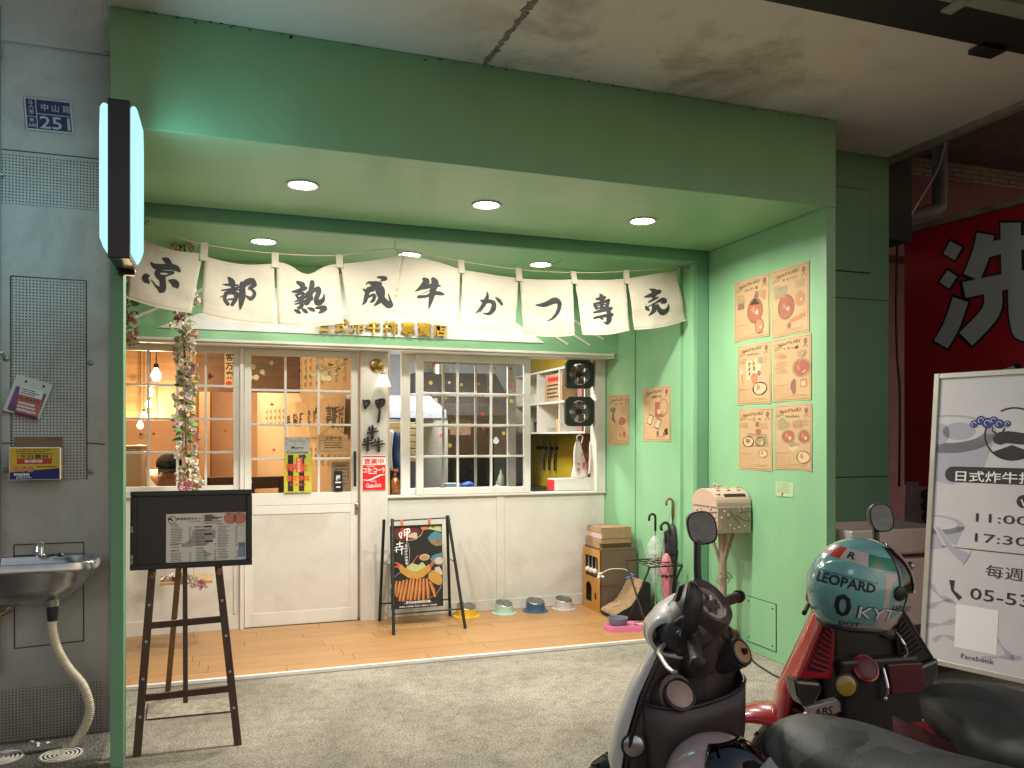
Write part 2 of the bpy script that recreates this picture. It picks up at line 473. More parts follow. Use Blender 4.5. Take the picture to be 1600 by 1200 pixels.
def ceiling_mat():
    m=bpy.data.materials.new("stained_plaster_ceiling"); m.use_nodes=True; nt=m.node_tree; N=nt.nodes; L=nt.links; b=N["Principled BSDF"]
    tc=N.new("ShaderNodeTexCoord")
    n=N.new("ShaderNodeTexNoise"); n.inputs["Scale"].default_value=1.7; n.inputs["Detail"].default_value=9; n.inputs["Roughness"].default_value=.66; n.inputs["Distortion"].default_value=.45
    mp=N.new("ShaderNodeMapping"); mp.inputs["Location"].default_value=(3.1,1.2,0); L.new(tc.outputs["Object"],mp.inputs[0]); L.new(mp.outputs[0],n.inputs["Vector"])
    r=ramp(N,[(.50,(1,1,1)),(.60,(.72,.69,.64)),(.70,(.40,.38,.36))]); L.new(n.outputs["Fac"],r.inputs[0])
    # stains sit in one damp area of the slab
    sx=N.new("ShaderNodeVectorMath"); sx.operation='DISTANCE'; sx.inputs[1].default_value=(2.2,3.75,0); 
    mp2=N.new("ShaderNodeMapping"); mp2.inputs["Scale"].default_value=(.62,1,0); mp2.inputs["Location"].default_value=(.84,0,0); L.new(tc.outputs["Object"],mp2.inputs[0]); L.new(mp2.outputs[0],sx.inputs[0])
    mr=N.new("ShaderNodeMapRange"); mr.inputs[1].default_value=.45; mr.inputs[2].default_value=.95; mr.inputs[3].default_value=.9; mr.inputs[4].default_value=.06; L.new(sx.outputs["Value"],mr.inputs[0])
    x=N.new("ShaderNodeMix"); x.data_type='RGBA'; x.blend_type='MULTIPLY'; L.new(mr.outputs[0],x.inputs[0]); x.inputs[6].default_value=(.76,.71,.645,1); L.new(r.outputs[0],x.inputs[7])
    L.new(x.outputs[2],b.inputs["Base Color"]); b.inputs["Roughness"].default_value=.9
    n2=N.new("ShaderNodeTexNoise"); n2.inputs["Scale"].default_value=30; n2.inputs["Detail"].default_value=6; L.new(tc.outputs["Object"],n2.inputs["Vector"])
    bp=N.new("ShaderNodeBump"); bp.inputs["Strength"].default_value=.15; bp.inputs["Distance"].default_value=.02; L.new(n2.outputs["Fac"],bp.inputs["Height"]); L.new(bp.outputs[0],b.inputs["Normal"])
    return m
def pillar_mat(dots):
    m=bpy.data.materials.new("grey_pillar_paint"+("_perforated" if dots else "")); m.use_nodes=True; nt=m.node_tree; N=nt.nodes; L=nt.links; b=N["Principled BSDF"]
    tc=N.new("ShaderNodeTexCoord")
    n=N.new("ShaderNodeTexNoise"); n.inputs["Scale"].default_value=2.6; n.inputs["Detail"].default_value=10; n.inputs["Roughness"].default_value=.7; n.inputs["Distortion"].default_value=.7
    L.new(tc.outputs["Object"],n.inputs["Vector"])
    r=ramp(N,[(.30,(.34,.33,.31)),(.46,(.44,.44,.42)),(.66,(.50,.50,.49))]); L.new(n.outputs["Fac"],r.inputs[0])
    o=r.outputs[0]
    # smears and scuffs
    w=N.new("ShaderNodeTexNoise"); w.inputs["Scale"].default_value=1.0; w.inputs["Detail"].default_value=12; w.inputs["Roughness"].default_value=.75; w.inputs["Distortion"].default_value=2.5
    mp=N.new("ShaderNodeMapping"); mp.inputs["Scale"].default_value=(2.5,1,6); mp.inputs["Rotation"].default_value=(0,R(14),0); L.new(tc.outputs["Object"],mp.inputs[0]); L.new(mp.outputs[0],w.inputs["Vector"])
    r2=ramp(N,[(.60,(1,1,1)),(.74,(.62,.61,.59))]); L.new(w.outputs["Fac"],r2.inputs[0])
    x=N.new("ShaderNodeMix"); x.data_type='RGBA'; x.blend_type='MULTIPLY'; x.inputs[0].default_value=.75; L.new(o,x.inputs[6]); L.new(r2.outputs[0],x.inputs[7]); o=x.outputs[2]
    # dirt creeping up from the floor (a band of splash, own shape)
    sep=N.new("ShaderNodeSeparateXYZ"); L.new(tc.outputs["Object"],sep.inputs[0])
    ad=N.new("ShaderNodeMath"); ad.operation='MULTIPLY_ADD'; L.new(n.outputs["Fac"],ad.inputs[0]); ad.inputs[1].default_value=-.9; L.new(sep.outputs["Z"],ad.inputs[2])
    mr=N.new("ShaderNodeMapRange"); mr.inputs[1].default_value=-.45; mr.inputs[2].default_value=.15; mr.inputs[3].default_value=.85; mr.inputs[4].default_value=0; L.new(ad.outputs[0],mr.inputs[0])
    x=N.new("ShaderNodeMix"); x.data_type='RGBA'; L.new(mr.outputs[0],x.inputs[0]); L.new(o,x.inputs[6]); x.inputs[7].default_value=(.12,.11,.095,1); o=x.outputs[2]
    bp=N.new("ShaderNodeBump"); bp.inputs["Strength"].default_value=.25; bp.inputs["Distance"].default_value=.01
    n3=N.new("ShaderNodeTexNoise"); n3.inputs["Scale"].default_value=45; n3.inputs["Detail"].default_value=5; L.new(tc.outputs["Object"],n3.inputs["Vector"]); L.new(n3.outputs["Fac"],bp.inputs["Height"])
    nrm=bp.outputs[0]
    if dots:
        mp=N.new("ShaderNodeMapping"); mp.inputs["Scale"].default_value=(67,0,67); L.new(tc.outputs["Object"],mp.inputs[0])
        fr=N.new("ShaderNodeVectorMath"); fr.operation='FRACTION'; L.new(mp.outputs[0],fr.inputs[0])
        ds=N.new("ShaderNodeVectorMath"); ds.operation='DISTANCE'; ds.inputs[1].default_value=(.5,0,.5); L.new(fr.outputs[0],ds.inputs[0])
        gt=N.new("ShaderNodeMapRange"); gt.inputs[1].default_value=.18; gt.inputs[2].default_value=.26; gt.inputs[3].default_value=1; gt.inputs[4].default_value=0; L.new(ds.outputs["Value"],gt.inputs[0])
        x=N.new("ShaderNodeMix"); x.data_type='RGBA'; L.new(gt.outputs[0],x.inputs[0]); L.new(o,x.inputs[6]); x.inputs[7].default_value=(.02,.02,.02,1); o=x.outputs[2]
        b2=N.new("ShaderNodeBump"); b2.invert=True; b2.inputs["Strength"].default_value=.8; b2.inputs["Distance"].default_value=.006; L.new(gt.outputs[0],b2.inputs["Height"]); L.new(nrm,b2.inputs["Normal"]); nrm=b2.outputs[0]
    L.new(o,b.inputs["Base Color"]); b.inputs["Roughness"].default_value=.55; L.new(nrm,b.inputs["Normal"])
    return m
def wood(name, c0, c1, rough=.4, scale=(1.2,14,14), rand=.1, coat=0):
    m=bpy.data.materials.new(name); m.use_nodes=True; nt=m.node_tree; N=nt.nodes; L=nt.links; b=N["Principled BSDF"]
    tc=N.new("ShaderNodeTexCoord"); oi=N.new("ShaderNodeObjectInfo")
    ad=N.new("ShaderNodeVectorMath"); ad.operation='ADD'; L.new(tc.outputs["Object"],ad.inputs[0])
    cm=N.new("ShaderNodeCombineXYZ"); ml=N.new("ShaderNodeMath"); ml.operation='MULTIPLY'; ml.inputs[1].default_value=37; L.new(oi.outputs["Random"],ml.inputs[0])
    for i in range(3): L.new(ml.outputs[0],cm.inputs[i])
    L.new(cm.outputs[0],ad.inputs[1])
    mp=N.new("ShaderNodeMapping"); mp.inputs["Scale"].default_value=scale; L.new(ad.outputs[0],mp.inputs[0])
    n=N.new("ShaderNodeTexNoise"); n.inputs["Scale"].default_value=2.2; n.inputs["Detail"].default_value=8; n.inputs["Roughness"].default_value=.62; n.inputs["Distortion"].default_value=.5
    L.new(mp.outputs[0],n.inputs["Vector"])
    r=ramp(N,[(.32,c0),(.68,c1)]); L.new(n.outputs["Fac"],r.inputs[0])
    mr=N.new("ShaderNodeMapRange"); mr.inputs[3].default_value=1-rand; mr.inputs[4].default_value=1+rand; L.new(oi.outputs["Random"],mr.inputs[0])
    x=N.new("ShaderNodeMix"); x.data_type='RGBA'; x.blend_type='MULTIPLY'; x.inputs[0].default_value=1; L.new(r.outputs[0],x.inputs[6]); L.new(mr.outputs[0],x.inputs[7])
    L.new(x.outputs[2],b.inputs["Base Color"]); b.inputs["Roughness"].default_value=rough; b.inputs["Coat Weight"].default_value=coat
    bp=N.new("ShaderNodeBump"); bp.inputs["Strength"].default_value=.12; bp.inputs["Distance"].default_value=.004; L.new(n.outputs["Fac"],bp.inputs["Height"]); L.new(bp.outputs[0],b.inputs["Normal"])
    return m
m_ground=concrete_ground(); m_pebble=pebble(); m_ceiling=ceiling_mat(); m_pillar=pillar_mat(False); m_peg=pillar_mat(True)
m_plank=wood("wood_plank",(.33,.165,.06),(.46,.26,.11),rough=.38,rand=.05)
m_easel=wood("dark_stained_wood",(.035,.016,.010),(.085,.04,.024),rough=.45,scale=(10,10,1.2))
m_easelb=wood("brown_wood",(.16,.075,.025),(.26,.13,.045),rough=.5,scale=(10,10,1.2))
m_lightwood=wood("light_pine",(.42,.24,.10),(.58,.37,.18),rough=.55,scale=(8,2,8))
m_kraft=M("kraft_paper",(.50,.335,.18),rough=.8,var=.08,scale=9)
m_card=M("cardboard",(.33,.22,.12),rough=.85,var=.12,scale=12)
# ------------------------------------------------------------------ setting: ground, floors, arcade ceiling
CEIL = 3.452; SOF = 2.912; PF = 4.07; SB = 5.34; ICEIL = 2.832; SF = 6.62; XR = 3.45; XI = 3.347; PW = 4.59; FLZ = .022
def slab(x0,x1,y0,y1,z,nx=1,ny=1):
    mb=MB(); mb.grid(lambda u,v: Vector((x0+(x1-x0)*u, y0+(y1-y0)*v, z)), nx, ny); return mb
struct('ground', slab(-45,45,-45,45,0), m_ground)
struct('pebble_floor', slab(-4,-.565,1.2,4.6,.004), m_pebble)
struct('neighbour_floor', slab(3.55,9,4.0,12,.004), M("dark_neighbour_floor",(.10,.085,.07),rough=.8,var=.3))

# raised timber entrance floor: every plank a piece
mb=MB(); mb.box(-2.2,XI,SB-.03,SF+.1,.001,FLZ-.012)
floor=struct('entrance_floor', mb, M("floor_underlay",(.08,.05,.03),rough=.8))
rowh=(SF-.005-(SB-.02))/9
plank_me=None
rr=random.Random(4)
for r in range(9):
    y0=SB-.02+r*rowh; x=-2.2-rr.random()*.9
    while x<XI:
        L=.92; a=max(x,-2.2); b=min(x+L,XI)
        if b-a>.02:
            if plank_me is None:
                q=MB(); q.box(-.4985,.4985,-.5+.006,.5-.006,0,1); plank_me=mesh('plank',q,m_plank)
            o=link('plank',plank_me,floor); o.location=((a+b)/2,y0+rowh/2,FLZ-.0119); o.scale=(b-a,rowh,.0119+rr.uniform(-.0004,.0004))
        x+=L
mb=MB(); mb.box(-2.2,XR,SB-.045,SB-.0205,.0015,FLZ+.003)
part('edge_strip', mb, M("white_edge_strip",(.75,.74,.72),rough=.35), floor, bevel=.003)

# arcade ceiling slab with a dark shutter housing along its street edge
mb=MB(); mb.box(-.53,4.335,3.06,8.5,CEIL,CEIL+.25)
ceil=struct('arcade_ceiling', mb, m_ceiling)
mb=MB(); mb.box(4.3355,4.40,3.06,4.95,CEIL-.03,CEIL+.22)
part('edge_beam', mb, M("grimy_plaster_edge",(.30,.27,.22),rough=.9,var=.3,scale=14,bump=.3), ceil)
# cracked joint strip across the slab
rr=random.Random(3)
struct('added_sky_cover', slab(-6,-.531,1.5,8.5,4.35), m_ceiling)  # unseen slab added over the left bay to keep sky light off the pillar
a=WZ(835,0,CEIL); b=WZ(755,101,CEIL); mb=MB()
d=(b-a); n=Vector((-d.y,d.x,0)).normalized()
for i in range(26):
    t=i/25; p=a-d*.3+d*(t*1.32)
    if p.y>PF-.01 or p.y<3.08: continue
    w=rr.uniform(.018,.034)
    mb.obox(p+n*rr.uniform(-.008,.008)+Vector((0,0,-.001)), (rr.uniform(.03,.06),w,rr.uniform(.004,.008)), (rr.uniform(-.1,.1),rr.uniform(-.08,.08),math.atan2(d.y,d.x)+rr.uniform(-.3,.3)))
part('plaster_joint', mb, M("flaking_plaster",(.24,.22,.19),rough=.95,var=.4,scale=40,bump=.5), ceil, kind='stuff')
mb=MB(); mb.box(-.53,6.5,2.25,3.058,CEIL-.004,CEIL+.9)
t=thing('shutter_housing','black roller shutter housing along the street edge of the arcade ceiling','shutter',(1.5,2.6,CEIL))
part('housing', mb, M("mottled_black_housing",(.012,.013,.012),rough=.7,var=.4,scale=10,bump=.2), t, world=True)  # near-black box, mottled at random
mb=MB(); p=WZ(1500,0,CEIL-.006); q=WZ(1600,18,CEIL-.006)
mb.box(-.53,6.5,p.y-.10,p.y-.005,CEIL-.034,CEIL-.005)
part('guide_rail', mb, M("pale_green_rail",(.30,.34,.24),rough=.5), t, world=True, bevel=.004)
mb=MB(); p=WZ(1545,75,CEIL-.01); mb.box(p.x-.07,p.x+.08,p.y-.03,p.y+.06,CEIL-.03,CEIL-.005)
part('bracket', mb, m_black, t, world=True, bevel=.004)
mb=MB(); p=WZ(1504,6,CEIL-.05); mb.box(p.x-.03,p.x+.03,p.y-.02,p.y+.09,CEIL-.05,CEIL-.036)
part('bracket', mb, M("pale_green_rail",0), t, world=True, bevel=.003)

# ------------------------------------------------------------------ green entrance portal
por=thing('entrance_portal','green painted entrance portal with deep soffit framing the shopfront','portal',(1.4,PF,0))
mb=MB(); mb.box(-.51,3.52,PF,PF+.12,SOF,CEIL-.001); part('fascia',mb,m_green,por,world=True,bevel=.004)
mb=MB(); mb.box(-.509,XR-.001,PF+.1205,SB,SOF+.001,SOF+.06); part('soffit',mb,m_green,por,world=True)
mb=MB(); mb.box(XR,3.519,PF+.001,SB+.03,.001,SOF-.0005); wallR=part('side_wall',mb,m_green,por,world=True,bevel=.003)
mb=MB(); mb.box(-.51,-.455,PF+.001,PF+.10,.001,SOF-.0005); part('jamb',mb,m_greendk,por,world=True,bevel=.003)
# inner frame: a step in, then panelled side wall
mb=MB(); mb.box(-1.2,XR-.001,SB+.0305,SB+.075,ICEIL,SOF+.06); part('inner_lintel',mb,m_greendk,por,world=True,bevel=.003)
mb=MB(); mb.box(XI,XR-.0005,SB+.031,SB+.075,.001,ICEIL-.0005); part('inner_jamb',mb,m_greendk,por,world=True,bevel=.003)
mb=MB(); mb.box(-2.2,XR,SB+.0755,SF+.3,ICEIL+.001,ICEIL+.05); part('inner_ceiling',mb,m_green,por,world=True)
rr=random.Random(6); mb=MB()
for i in range(70):
    x=-.48+3.95*rr.random(); mb.obox((x,PF-.002,CEIL-.002-abs(rr.gauss(0,.010))),(rr.uniform(.003,.016),.003,rr.uniform(.002,.005)),(0,rr.uniform(-.5,.5),0))
part('cobweb_grime',mb,m_blackp,por,world=True,kind='stuff')
mb=MB()
for a,b in (((910,428),(1010,412)),((1010,412),(1028,416)),((258,345),(230,372))): pass
mb=MB(); mb.box(2.35,2.92,5.95,5.953,ICEIL-.001,ICEIL+.0005); mb.box(2.35,2.353,5.62,5.95,ICEIL-.001,ICEIL+.0005); part('panel_joint',mb,m_blackp,por,world=True)
xj=3.322
mb=MB(); mb.box(XI,XR,SB+.0755,5.57,.001,ICEIL); part('side_panel',mb,m_green,por,world=True,bevel=.003)
mb=MB(); mb.box(xj,XR,5.5705,6.302,.001,ICEIL); part('side_panel',mb,m_green,por,world=True,bevel=.004)
mb=MB(); mb.box(xj+.03,XR,6.3025,6.322,.001,ICEIL); part('panel_groove',mb,m_blackp,por,world=True)
mb=MB()
mb.add([(xj,6.3225,.001),(3.182,SF+.02,.001),(XR,SF+.02,.001),(XR,6.3225,.001),(xj,6.3225,ICEIL),(3.182,SF+.02,ICEIL),(XR,SF+.02,ICEIL),(XR,6.3225,ICEIL)],[[3,2,1,0],[4,5,6,7],[0,1,5,4],[1,2,6,5],[2,3,7,6],[3,0,4,7]])
part('side_panel',mb,m_green,por,world=True,bevel=.003)
# access cover screwed to the side wall near the ground
mb=MB(); a=WX(1167,931,XR); b=WX(1213,1018,XR)
mb.box(XR-.006,XR-.0005,b.y,a.y,b.z,a.z); part('access_cover',mb,m_green,por,world=True,bevel=.0015)
mb=MB(); g=.005; mb.box(XR-.002,XR-.0002,b.y-g,a.y+g,b.z-g,a.z+g); part('cover_gap',mb,m_blackp,por,world=True)
for yy in (b.y+.03,a.y-.03):
    for zz in (b.z+.03,a.z-.03):
        mb=MB(); mb.lathe([(0,0),(.006,0),(.006,.003),(0,.003)],8,(XR-.009,yy,zz),'x'); part('screw',mb,m_blackp,por,world=True)

# neighbouring back wall right of the portal with flush doors
nb=thing('utility_wall','dark green utility wall with flush access panels right of the portal','wall',(3.95,4.5,0))
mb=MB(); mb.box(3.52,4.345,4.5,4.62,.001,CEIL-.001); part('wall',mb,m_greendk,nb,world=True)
def flush(p,q):
    a=WY(*p,4.5); b=WY(*q,4.5)
    mb=MB(); mb.box(a.x,b.x,4.497,4.4995,b.z,a.z); part('panel_gap',mb,m_blackp,nb,world=True)
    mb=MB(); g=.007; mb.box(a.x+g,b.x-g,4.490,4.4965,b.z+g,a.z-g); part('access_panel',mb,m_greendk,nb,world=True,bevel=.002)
flush((1290,288),(1359,428)); flush((1290,463),(1388,745))
# ------------------------------------------------------------------ shopfront
shop=thing('shopfront','white timber shopfront with paned windows and sliding door behind the portal','shopfront',(1.0,SF,0))
def X6(px): return WY(px,600,SF).x
def Z6(px,py): return WY(px,py,SF).z
ZE=2.205        # underside of eave
def sash(name,x0,x1,z0,z1,y,cols,rows,fw,th=.035,mw=.018,bot=None,lab=None):
    """window part: frame with panes and glazing bars as pieces of it"""
    bot=bot or fw
    mb=MB(); mb.box(x0,x0+fw,y,y+th,z0,z1); mb.box(x1-fw,x1,y,y+th,z0,z1)
    mb.box(x0+fw+.0003,x1-fw-.0003,y+.001,y+th-.001,z1-fw,z1); mb.box(x0+fw+.0003,x1-fw-.0003,y+.001,y+th-.001,z0,z0+bot)
    w=part(name,mb,m_wframe,shop,world=True,bevel=.003,label=lab)
    ix0,ix1,iz0,iz1=x0+fw,x1-fw,z0+bot,z1-fw
    cw=(ix1-ix0)/cols; ch=(iz1-iz0)/rows
    for i in range(1,cols):
        mb=MB(); mb.box(ix0+i*cw-mw/2,ix0+i*cw+mw/2,y+.004,y+th-.004,iz0,iz1); part('glazing_bar',mb,m_wframe,w,world=True,bevel=.002)
    for j in range(1,rows):
        mb=MB(); mb.box(ix0,ix1,y+.0055,y+th-.0055,iz0+j*ch-mw/2,iz0+j*ch+mw/2); part('glazing_bar',mb,m_wframe,w,world=True,bevel=.002)
    for i in range(cols):
        for j in range(rows):
            mb=MB(); yy=y+th/2
            mb.add([(ix0+i*cw+.004,yy,iz0+j*ch+.004),(ix0+(i+1)*cw-.004,yy,iz0+j*ch+.004),(ix0+(i+1)*cw-.004,yy,iz0+(j+1)*ch-.004),(ix0+i*cw+.004,yy,iz0+(j+1)*ch-.004)],[[0,1,2,3]])
            part('pane',mb,m_glass,w,world=True)
    return w
x_l=-1.75; xd0=X6(381); xd1=X6(560); xp0=xd1+.012; xp1=X6(605)
# left fixed window and wall below
mb=MB(); mb.box(x_l,xd0-.0305,SF+.005,SF+.07,.02,1.075); part('lower_panel',mb,m_white,shop,world=True,bevel=.003)
mb=MB(); mb.box(x_l,xd0-.032,SF-.012,SF+.0045,1.05,1.085); part('sill',mb,m_wframe,shop,world=True,bevel=.004)
mb=MB(); mb.box(x_l,xd0-.032,SF-.004,SF+.0045,.021,.13); part('skirting',mb,m_white,shop,world=True,bevel=.003)
mb=MB(); mb.box(xd0-.075,xd0-.055,SF-.003,SF+.0048,.14,1.04); part('batten',mb,m_white,shop,world=True,bevel=.002)
bx=(X6(251)-X6(201))
sash('window',X6(251)-4*bx-.06,xd0-.031,1.087,ZE-.012,SF+.004,7,4,.045)
mb=MB(); mb.box(xd0-.03,xd0,SF-.02,SF+.07,.021,ZE-.012); part('post',mb,m_wframe,shop,world=True,bevel=.004)
# sliding door
dz=Z6(470,771)
door=sash('door',xd0+.004,xd1-.004,dz-.09,ZE-.014,SF+.010,3,4,.052,th=.04,bot=.095)
mb=MB(); mb.box(xd0+.0045,xd1-.0045,SF+.016,SF+.044,.024,dz-.0905); part('lower_panel',mb,m_white,door,world=True,bevel=.003)
mb=MB()
for a,b,c,d in ((xd0+.0047,xd0+.065,.025,dz-.092),(xd1-.065,xd1-.0047,.025,dz-.092),(xd0+.0655,xd1-.0655,.025,.13),(xd0+.0655,xd1-.0655,dz-.16,dz-.092)):
    mb.box(a,b,SF+.011,SF+.0158,c,d)
part('rail',mb,m_wframe,door,world=True,bevel=.002)
hx=X6(554)
mb=MB(); mb.box(hx-.011,hx+.011,SF-.028,SF-.016,WY(554,760,SF).z,WY(554,705,SF).z)
for zz in (WY(554,755,SF).z,WY(554,710,SF).z): mb.box(hx-.008,hx+.008,SF-.016,SF+.0095,zz-.01,zz+.01)
part('handle',mb,m_black,door,world=True,bevel=.003)
mb=MB(); a=WY(557,795,SF); mb.box(a.x-.014,a.x+.014,SF+.003,SF+.0105,a.z-.045,a.z+.045); lk=part('lock',mb,m_steel,door,world=True,bevel=.008)
mb=MB(); mb.lathe([(0,0),(.007,0),(.007,.006),(0,.006)],10,(a.x,SF-.003,a.z),'y'); part('keyhole',mb,m_black,door,world=True)
# pillar with lettering
mb=MB(); mb.box(xp0,xp1,SF-.03,SF+.12,.021,ZE-.012); part('pillar',mb,m_white,shop,world=True,bevel=.004)
# lower wall under kitchen window
zs=Z6(740,773)
mb=MB(); mb.box(xp1+.0005,3.18,SF+.005,SF+.09,.021,zs-.012); part('lower_panel',mb,m_white,shop,world=True,bevel=.003)
mb=MB(); mb.box(xp1+.001,3.18,SF-.02,SF+.10,zs-.0115,zs+.006); part('sill',mb,m_white,shop,world=True,bevel=.004)
for a,b in ((X6(776),X6(788)),):
    mb=MB(); mb.box(a,b,SF-.004,SF+.0045,.0222,zs-.013); part('batten',mb,m_white,shop,world=True,bevel=.002)
mb=MB(); mb.box(xp1+.001,X6(776)-.0005,SF-.002,SF+.0045,.0222,.115); part('skirting',mb,m_white,shop,world=True,bevel=.002)
mb=MB(); mb.box(X6(788)+.0005,3.18,SF-.002,SF+.0045,.0222,.115); part('skirting',mb,m_white,shop,world=True,bevel=.002)
# sliding sashes: front one, and one behind it to the left
s0=X6(650); s1=X6(828)
sash('window',s0,s1,zs+.008,ZE-.014,SF-.018,3,4,.06,th=.035,bot=.055)
o=WY(627,600,SF+.03).x
sash('window',o,o+(s1-s0),zs+.008,ZE-.014,SF+.03,3,4,.075,th=.035,bot=.055)
# right end post
mb=MB(); mb.box(X6(931),3.181,SF-.012,SF+.12,zs+.0065,ZE-.012); part('post',mb,m_white,shop,world=True,bevel=.004)
# eave moulding
mb=MB(); mb.box(-2.2,3.195,SF-.16,SF+.10,ZE-.0118,ZE+.006); mb.box(-2.2,3.19,SF-.175,SF+.05,ZE+.0061,ZE+.028); part('eave_moulding',mb,m_wframe,shop,world=True,bevel=.005)
# gable board above the eave
GY=SF-.13
mb=MB(); mb.box(-2.2,3.30,GY,SF+.1,ZE+.0285,ICEIL-.001); part('gable_board',mb,m_green,shop,world=True)
pl=WY(245,511,GY); pr=WY(851,537,GY); z0=.5*(pl.z+pr.z); zt=ICEIL-.05
lx=pl.x+(zt-z0)/.40; rx=pr.x-(zt-z0)/.62
m_signw=M("white_sign_panel",(.74,.74,.74),rough=.4,var=.03)
mb=MB(); mb.prism([(pl.x,z0),(pr.x,z0),(rx,zt),(lx,zt)],lambda u,v:(u,GY-.012,v),lambda u,v:(u,GY-.0005,v)); gs=part('gable_sign',mb,m_signw,shop,world=True)
m_gold=M("gold_letter",(.62,.40,.06),rough=.3,metal=.9,var=.1)
for ch,px in zip("日式炸牛排專賣店",(505,531,556,582,609,636,661,686)):
    py=507+(px-505)*.04
    a=WY(px-11,py+11,GY); vs,fs=glyphs(ch,.022); q=MB(); k=.118
    q.add([(a.x+x*k,GY-.034,a.z+y*k+.004) for x,y in vs],fs)
    part('letter',q,m_gold,gs,world=True,solid=.018)
# white slats following the gable slopes
def slat(p,q,w=.022):
    a=WY(*p,GY); b=WY(*q,GY); mb=MB(); mb.bar((a.x,GY-.007,a.z),(b.x,GY-.007,b.z),w,.012,up=(0,-1,0)); part('slat',mb,m_wframe,shop,world=True,bevel=.002)
for p,q in (((160,495),(262,452)),((170,513),(330,447)),((826,498),(887,539)),((858,499),(921,540)),((890,497),(943,531))): slat(p,q)
# ------------------------------------------------------------------ grey pillar on the left
pil=thing('street_pillar','dirty pale grey street pillar with perforated tiles left of the portal','pillar',(-1.0,PW,0))
PXR=-.565
mb=MB(); mb.box(-1.9,PXR,PW,PW+.5,.001,4.349); part('core',mb,m_pillar,pil,world=True,bevel=.006)
mb=MB(); a=WY(0,68,PW); mb.box(-1.9,PXR+.02,PW-.02,PW-.0005,WY(100,78,PW).z,4.348); part('cap_band',mb,m_pillar,pil,world=True,bevel=.006)
def pplate(name,p,q,mat,d=.006,rim=None):
    a=WY(*p,PW); b=WY(*q,PW); mb=MB(); mb.box(a.x,b.x,PW-d,PW-.0005,b.z,a.z); return part(name,mb,mat,pil,world=True,bevel=.0015)
pplate('perforated_panel',(18,432),(134,748),m_peg,.004)
pplate('perforated_panel',(-40,236),(160,330),m_peg,.003)
pplate('perforated_panel',(-60,1084),(160,1160),m_peg,.005)
m_gap=M("grimy_gap",(.05,.047,.04),rough=.9)
def pgap(p,q,w=.004):
    a=WY(*p,PW); b=WY(*q,PW); mb=MB(); mb.bar((a.x,PW-.0028,a.z),(b.x,PW-.0028,b.z),w,.004,up=(0,-1,0)); part('joint',mb,m_gap,pil,world=True)
for p,q in (((17,431),(135,439)),((17,431),(18,748)),((135,439),(136,749)),((136,692),(164,694)),((-40,692),(17,692)),((22,851),(131,847)),((22,851),(23,1013)),((131,847),(131,1001)),((23,1013),(131,1001)),((23,868),(131,865)),((0,1097),(160,1080)),((-40,229),(158,249))): pgap(p,q)
for p in ((10,560),(142,567),(10,735),(143,737),(31,928)):
    a=WY(*p,PW); mb=MB(); mb.lathe([(0,-.012),(.007,-.011),(.014,-.004),(.014,0)],12,(a.x,PW,a.z),'y'); mb.v=[Vector((v.x,v.y,v.z)) for v in mb.v]; part('bolt',mb,M("galvanised",(.32,.33,.32),rough=.45,metal=.7),pil,world=True,smooth=40)
mb=MB(); mb.box(PXR-.035,PXR+.012,PW-.028,PW-.0206,WY(100,78,PW).z+.01,4.347); part('corner_trim',mb,M("pale_green_trim",(.36,.42,.32),rough=.6,var=.2,scale=12,dirt=.4),pil,world=True)
mb=MB(); mb.box(PXR-.012,PXR+.006,PW-.010,PW-.0005,.01,WY(100,80,PW).z-.005); part('corner_trim',mb,M("pale_green_trim",0),pil,world=True)
# paint crumbs along pillar base
rr=random.Random(8)
for i in range(5):
    mb=MB(); a=(rr.uniform(-.95,-.62),PW-rr.uniform(.02,.12),.008); mb.obox(a,(rr.uniform(.01,.022),rr.uniform(.008,.014),.004),(rr.uniform(-.3,.3),rr.uniform(-.3,.3),rr.random()*3))
    o=part('paint_flake',mb,m_paperw); tag(o,'small fallen paint flake on the pebbles at the foot of the grey pillar','flake','paint flakes under the sink')

# conduit
mb=MB(); x=-1.062; zt=WY(5,78,PW).z
mb.tube(V3([(x-.3,PW-.03,zt+.03),(x-.05,PW-.03,zt+.03),(x-.012,PW-.03,zt+.018),(x,PW-.03,zt-.03),(x,PW-.03,.35)],8),.0115,10)
cd=thing('conduit','grey plastic conduit running down the left edge of the pillar','pipe',(x,PW-.03,.35))
part('pipe',mb,M("grey_pvc",(.20,.215,.21),rough=.5,var=.1),cd,world=True,smooth=40)
mb=MB(); mb.tube(V3([(x-.05,PW-.03,zt+.03),(x-.012,PW-.03,zt+.018),(x,PW-.03,zt-.03),(x,PW-.03,zt-.06)],6),.0155,10); part('elbow',mb,M("grey_pvc",0),cd,world=True,smooth=40)
mb=MB(); mb.box(x-.03,x+.02,PW-.045,PW-.001,WY(5,276,PW).z-.006,WY(5,276,PW).z+.006); part('clip',mb,m_steel,cd,world=True,bevel=.002)
mb=MB(); mb.box(x-.03,x+.02,PW-.045,PW-.001,WY(5,552,PW).z-.006,WY(5,552,PW).z+.006); part('clip',mb,m_steel,cd,world=True,bevel=.002)

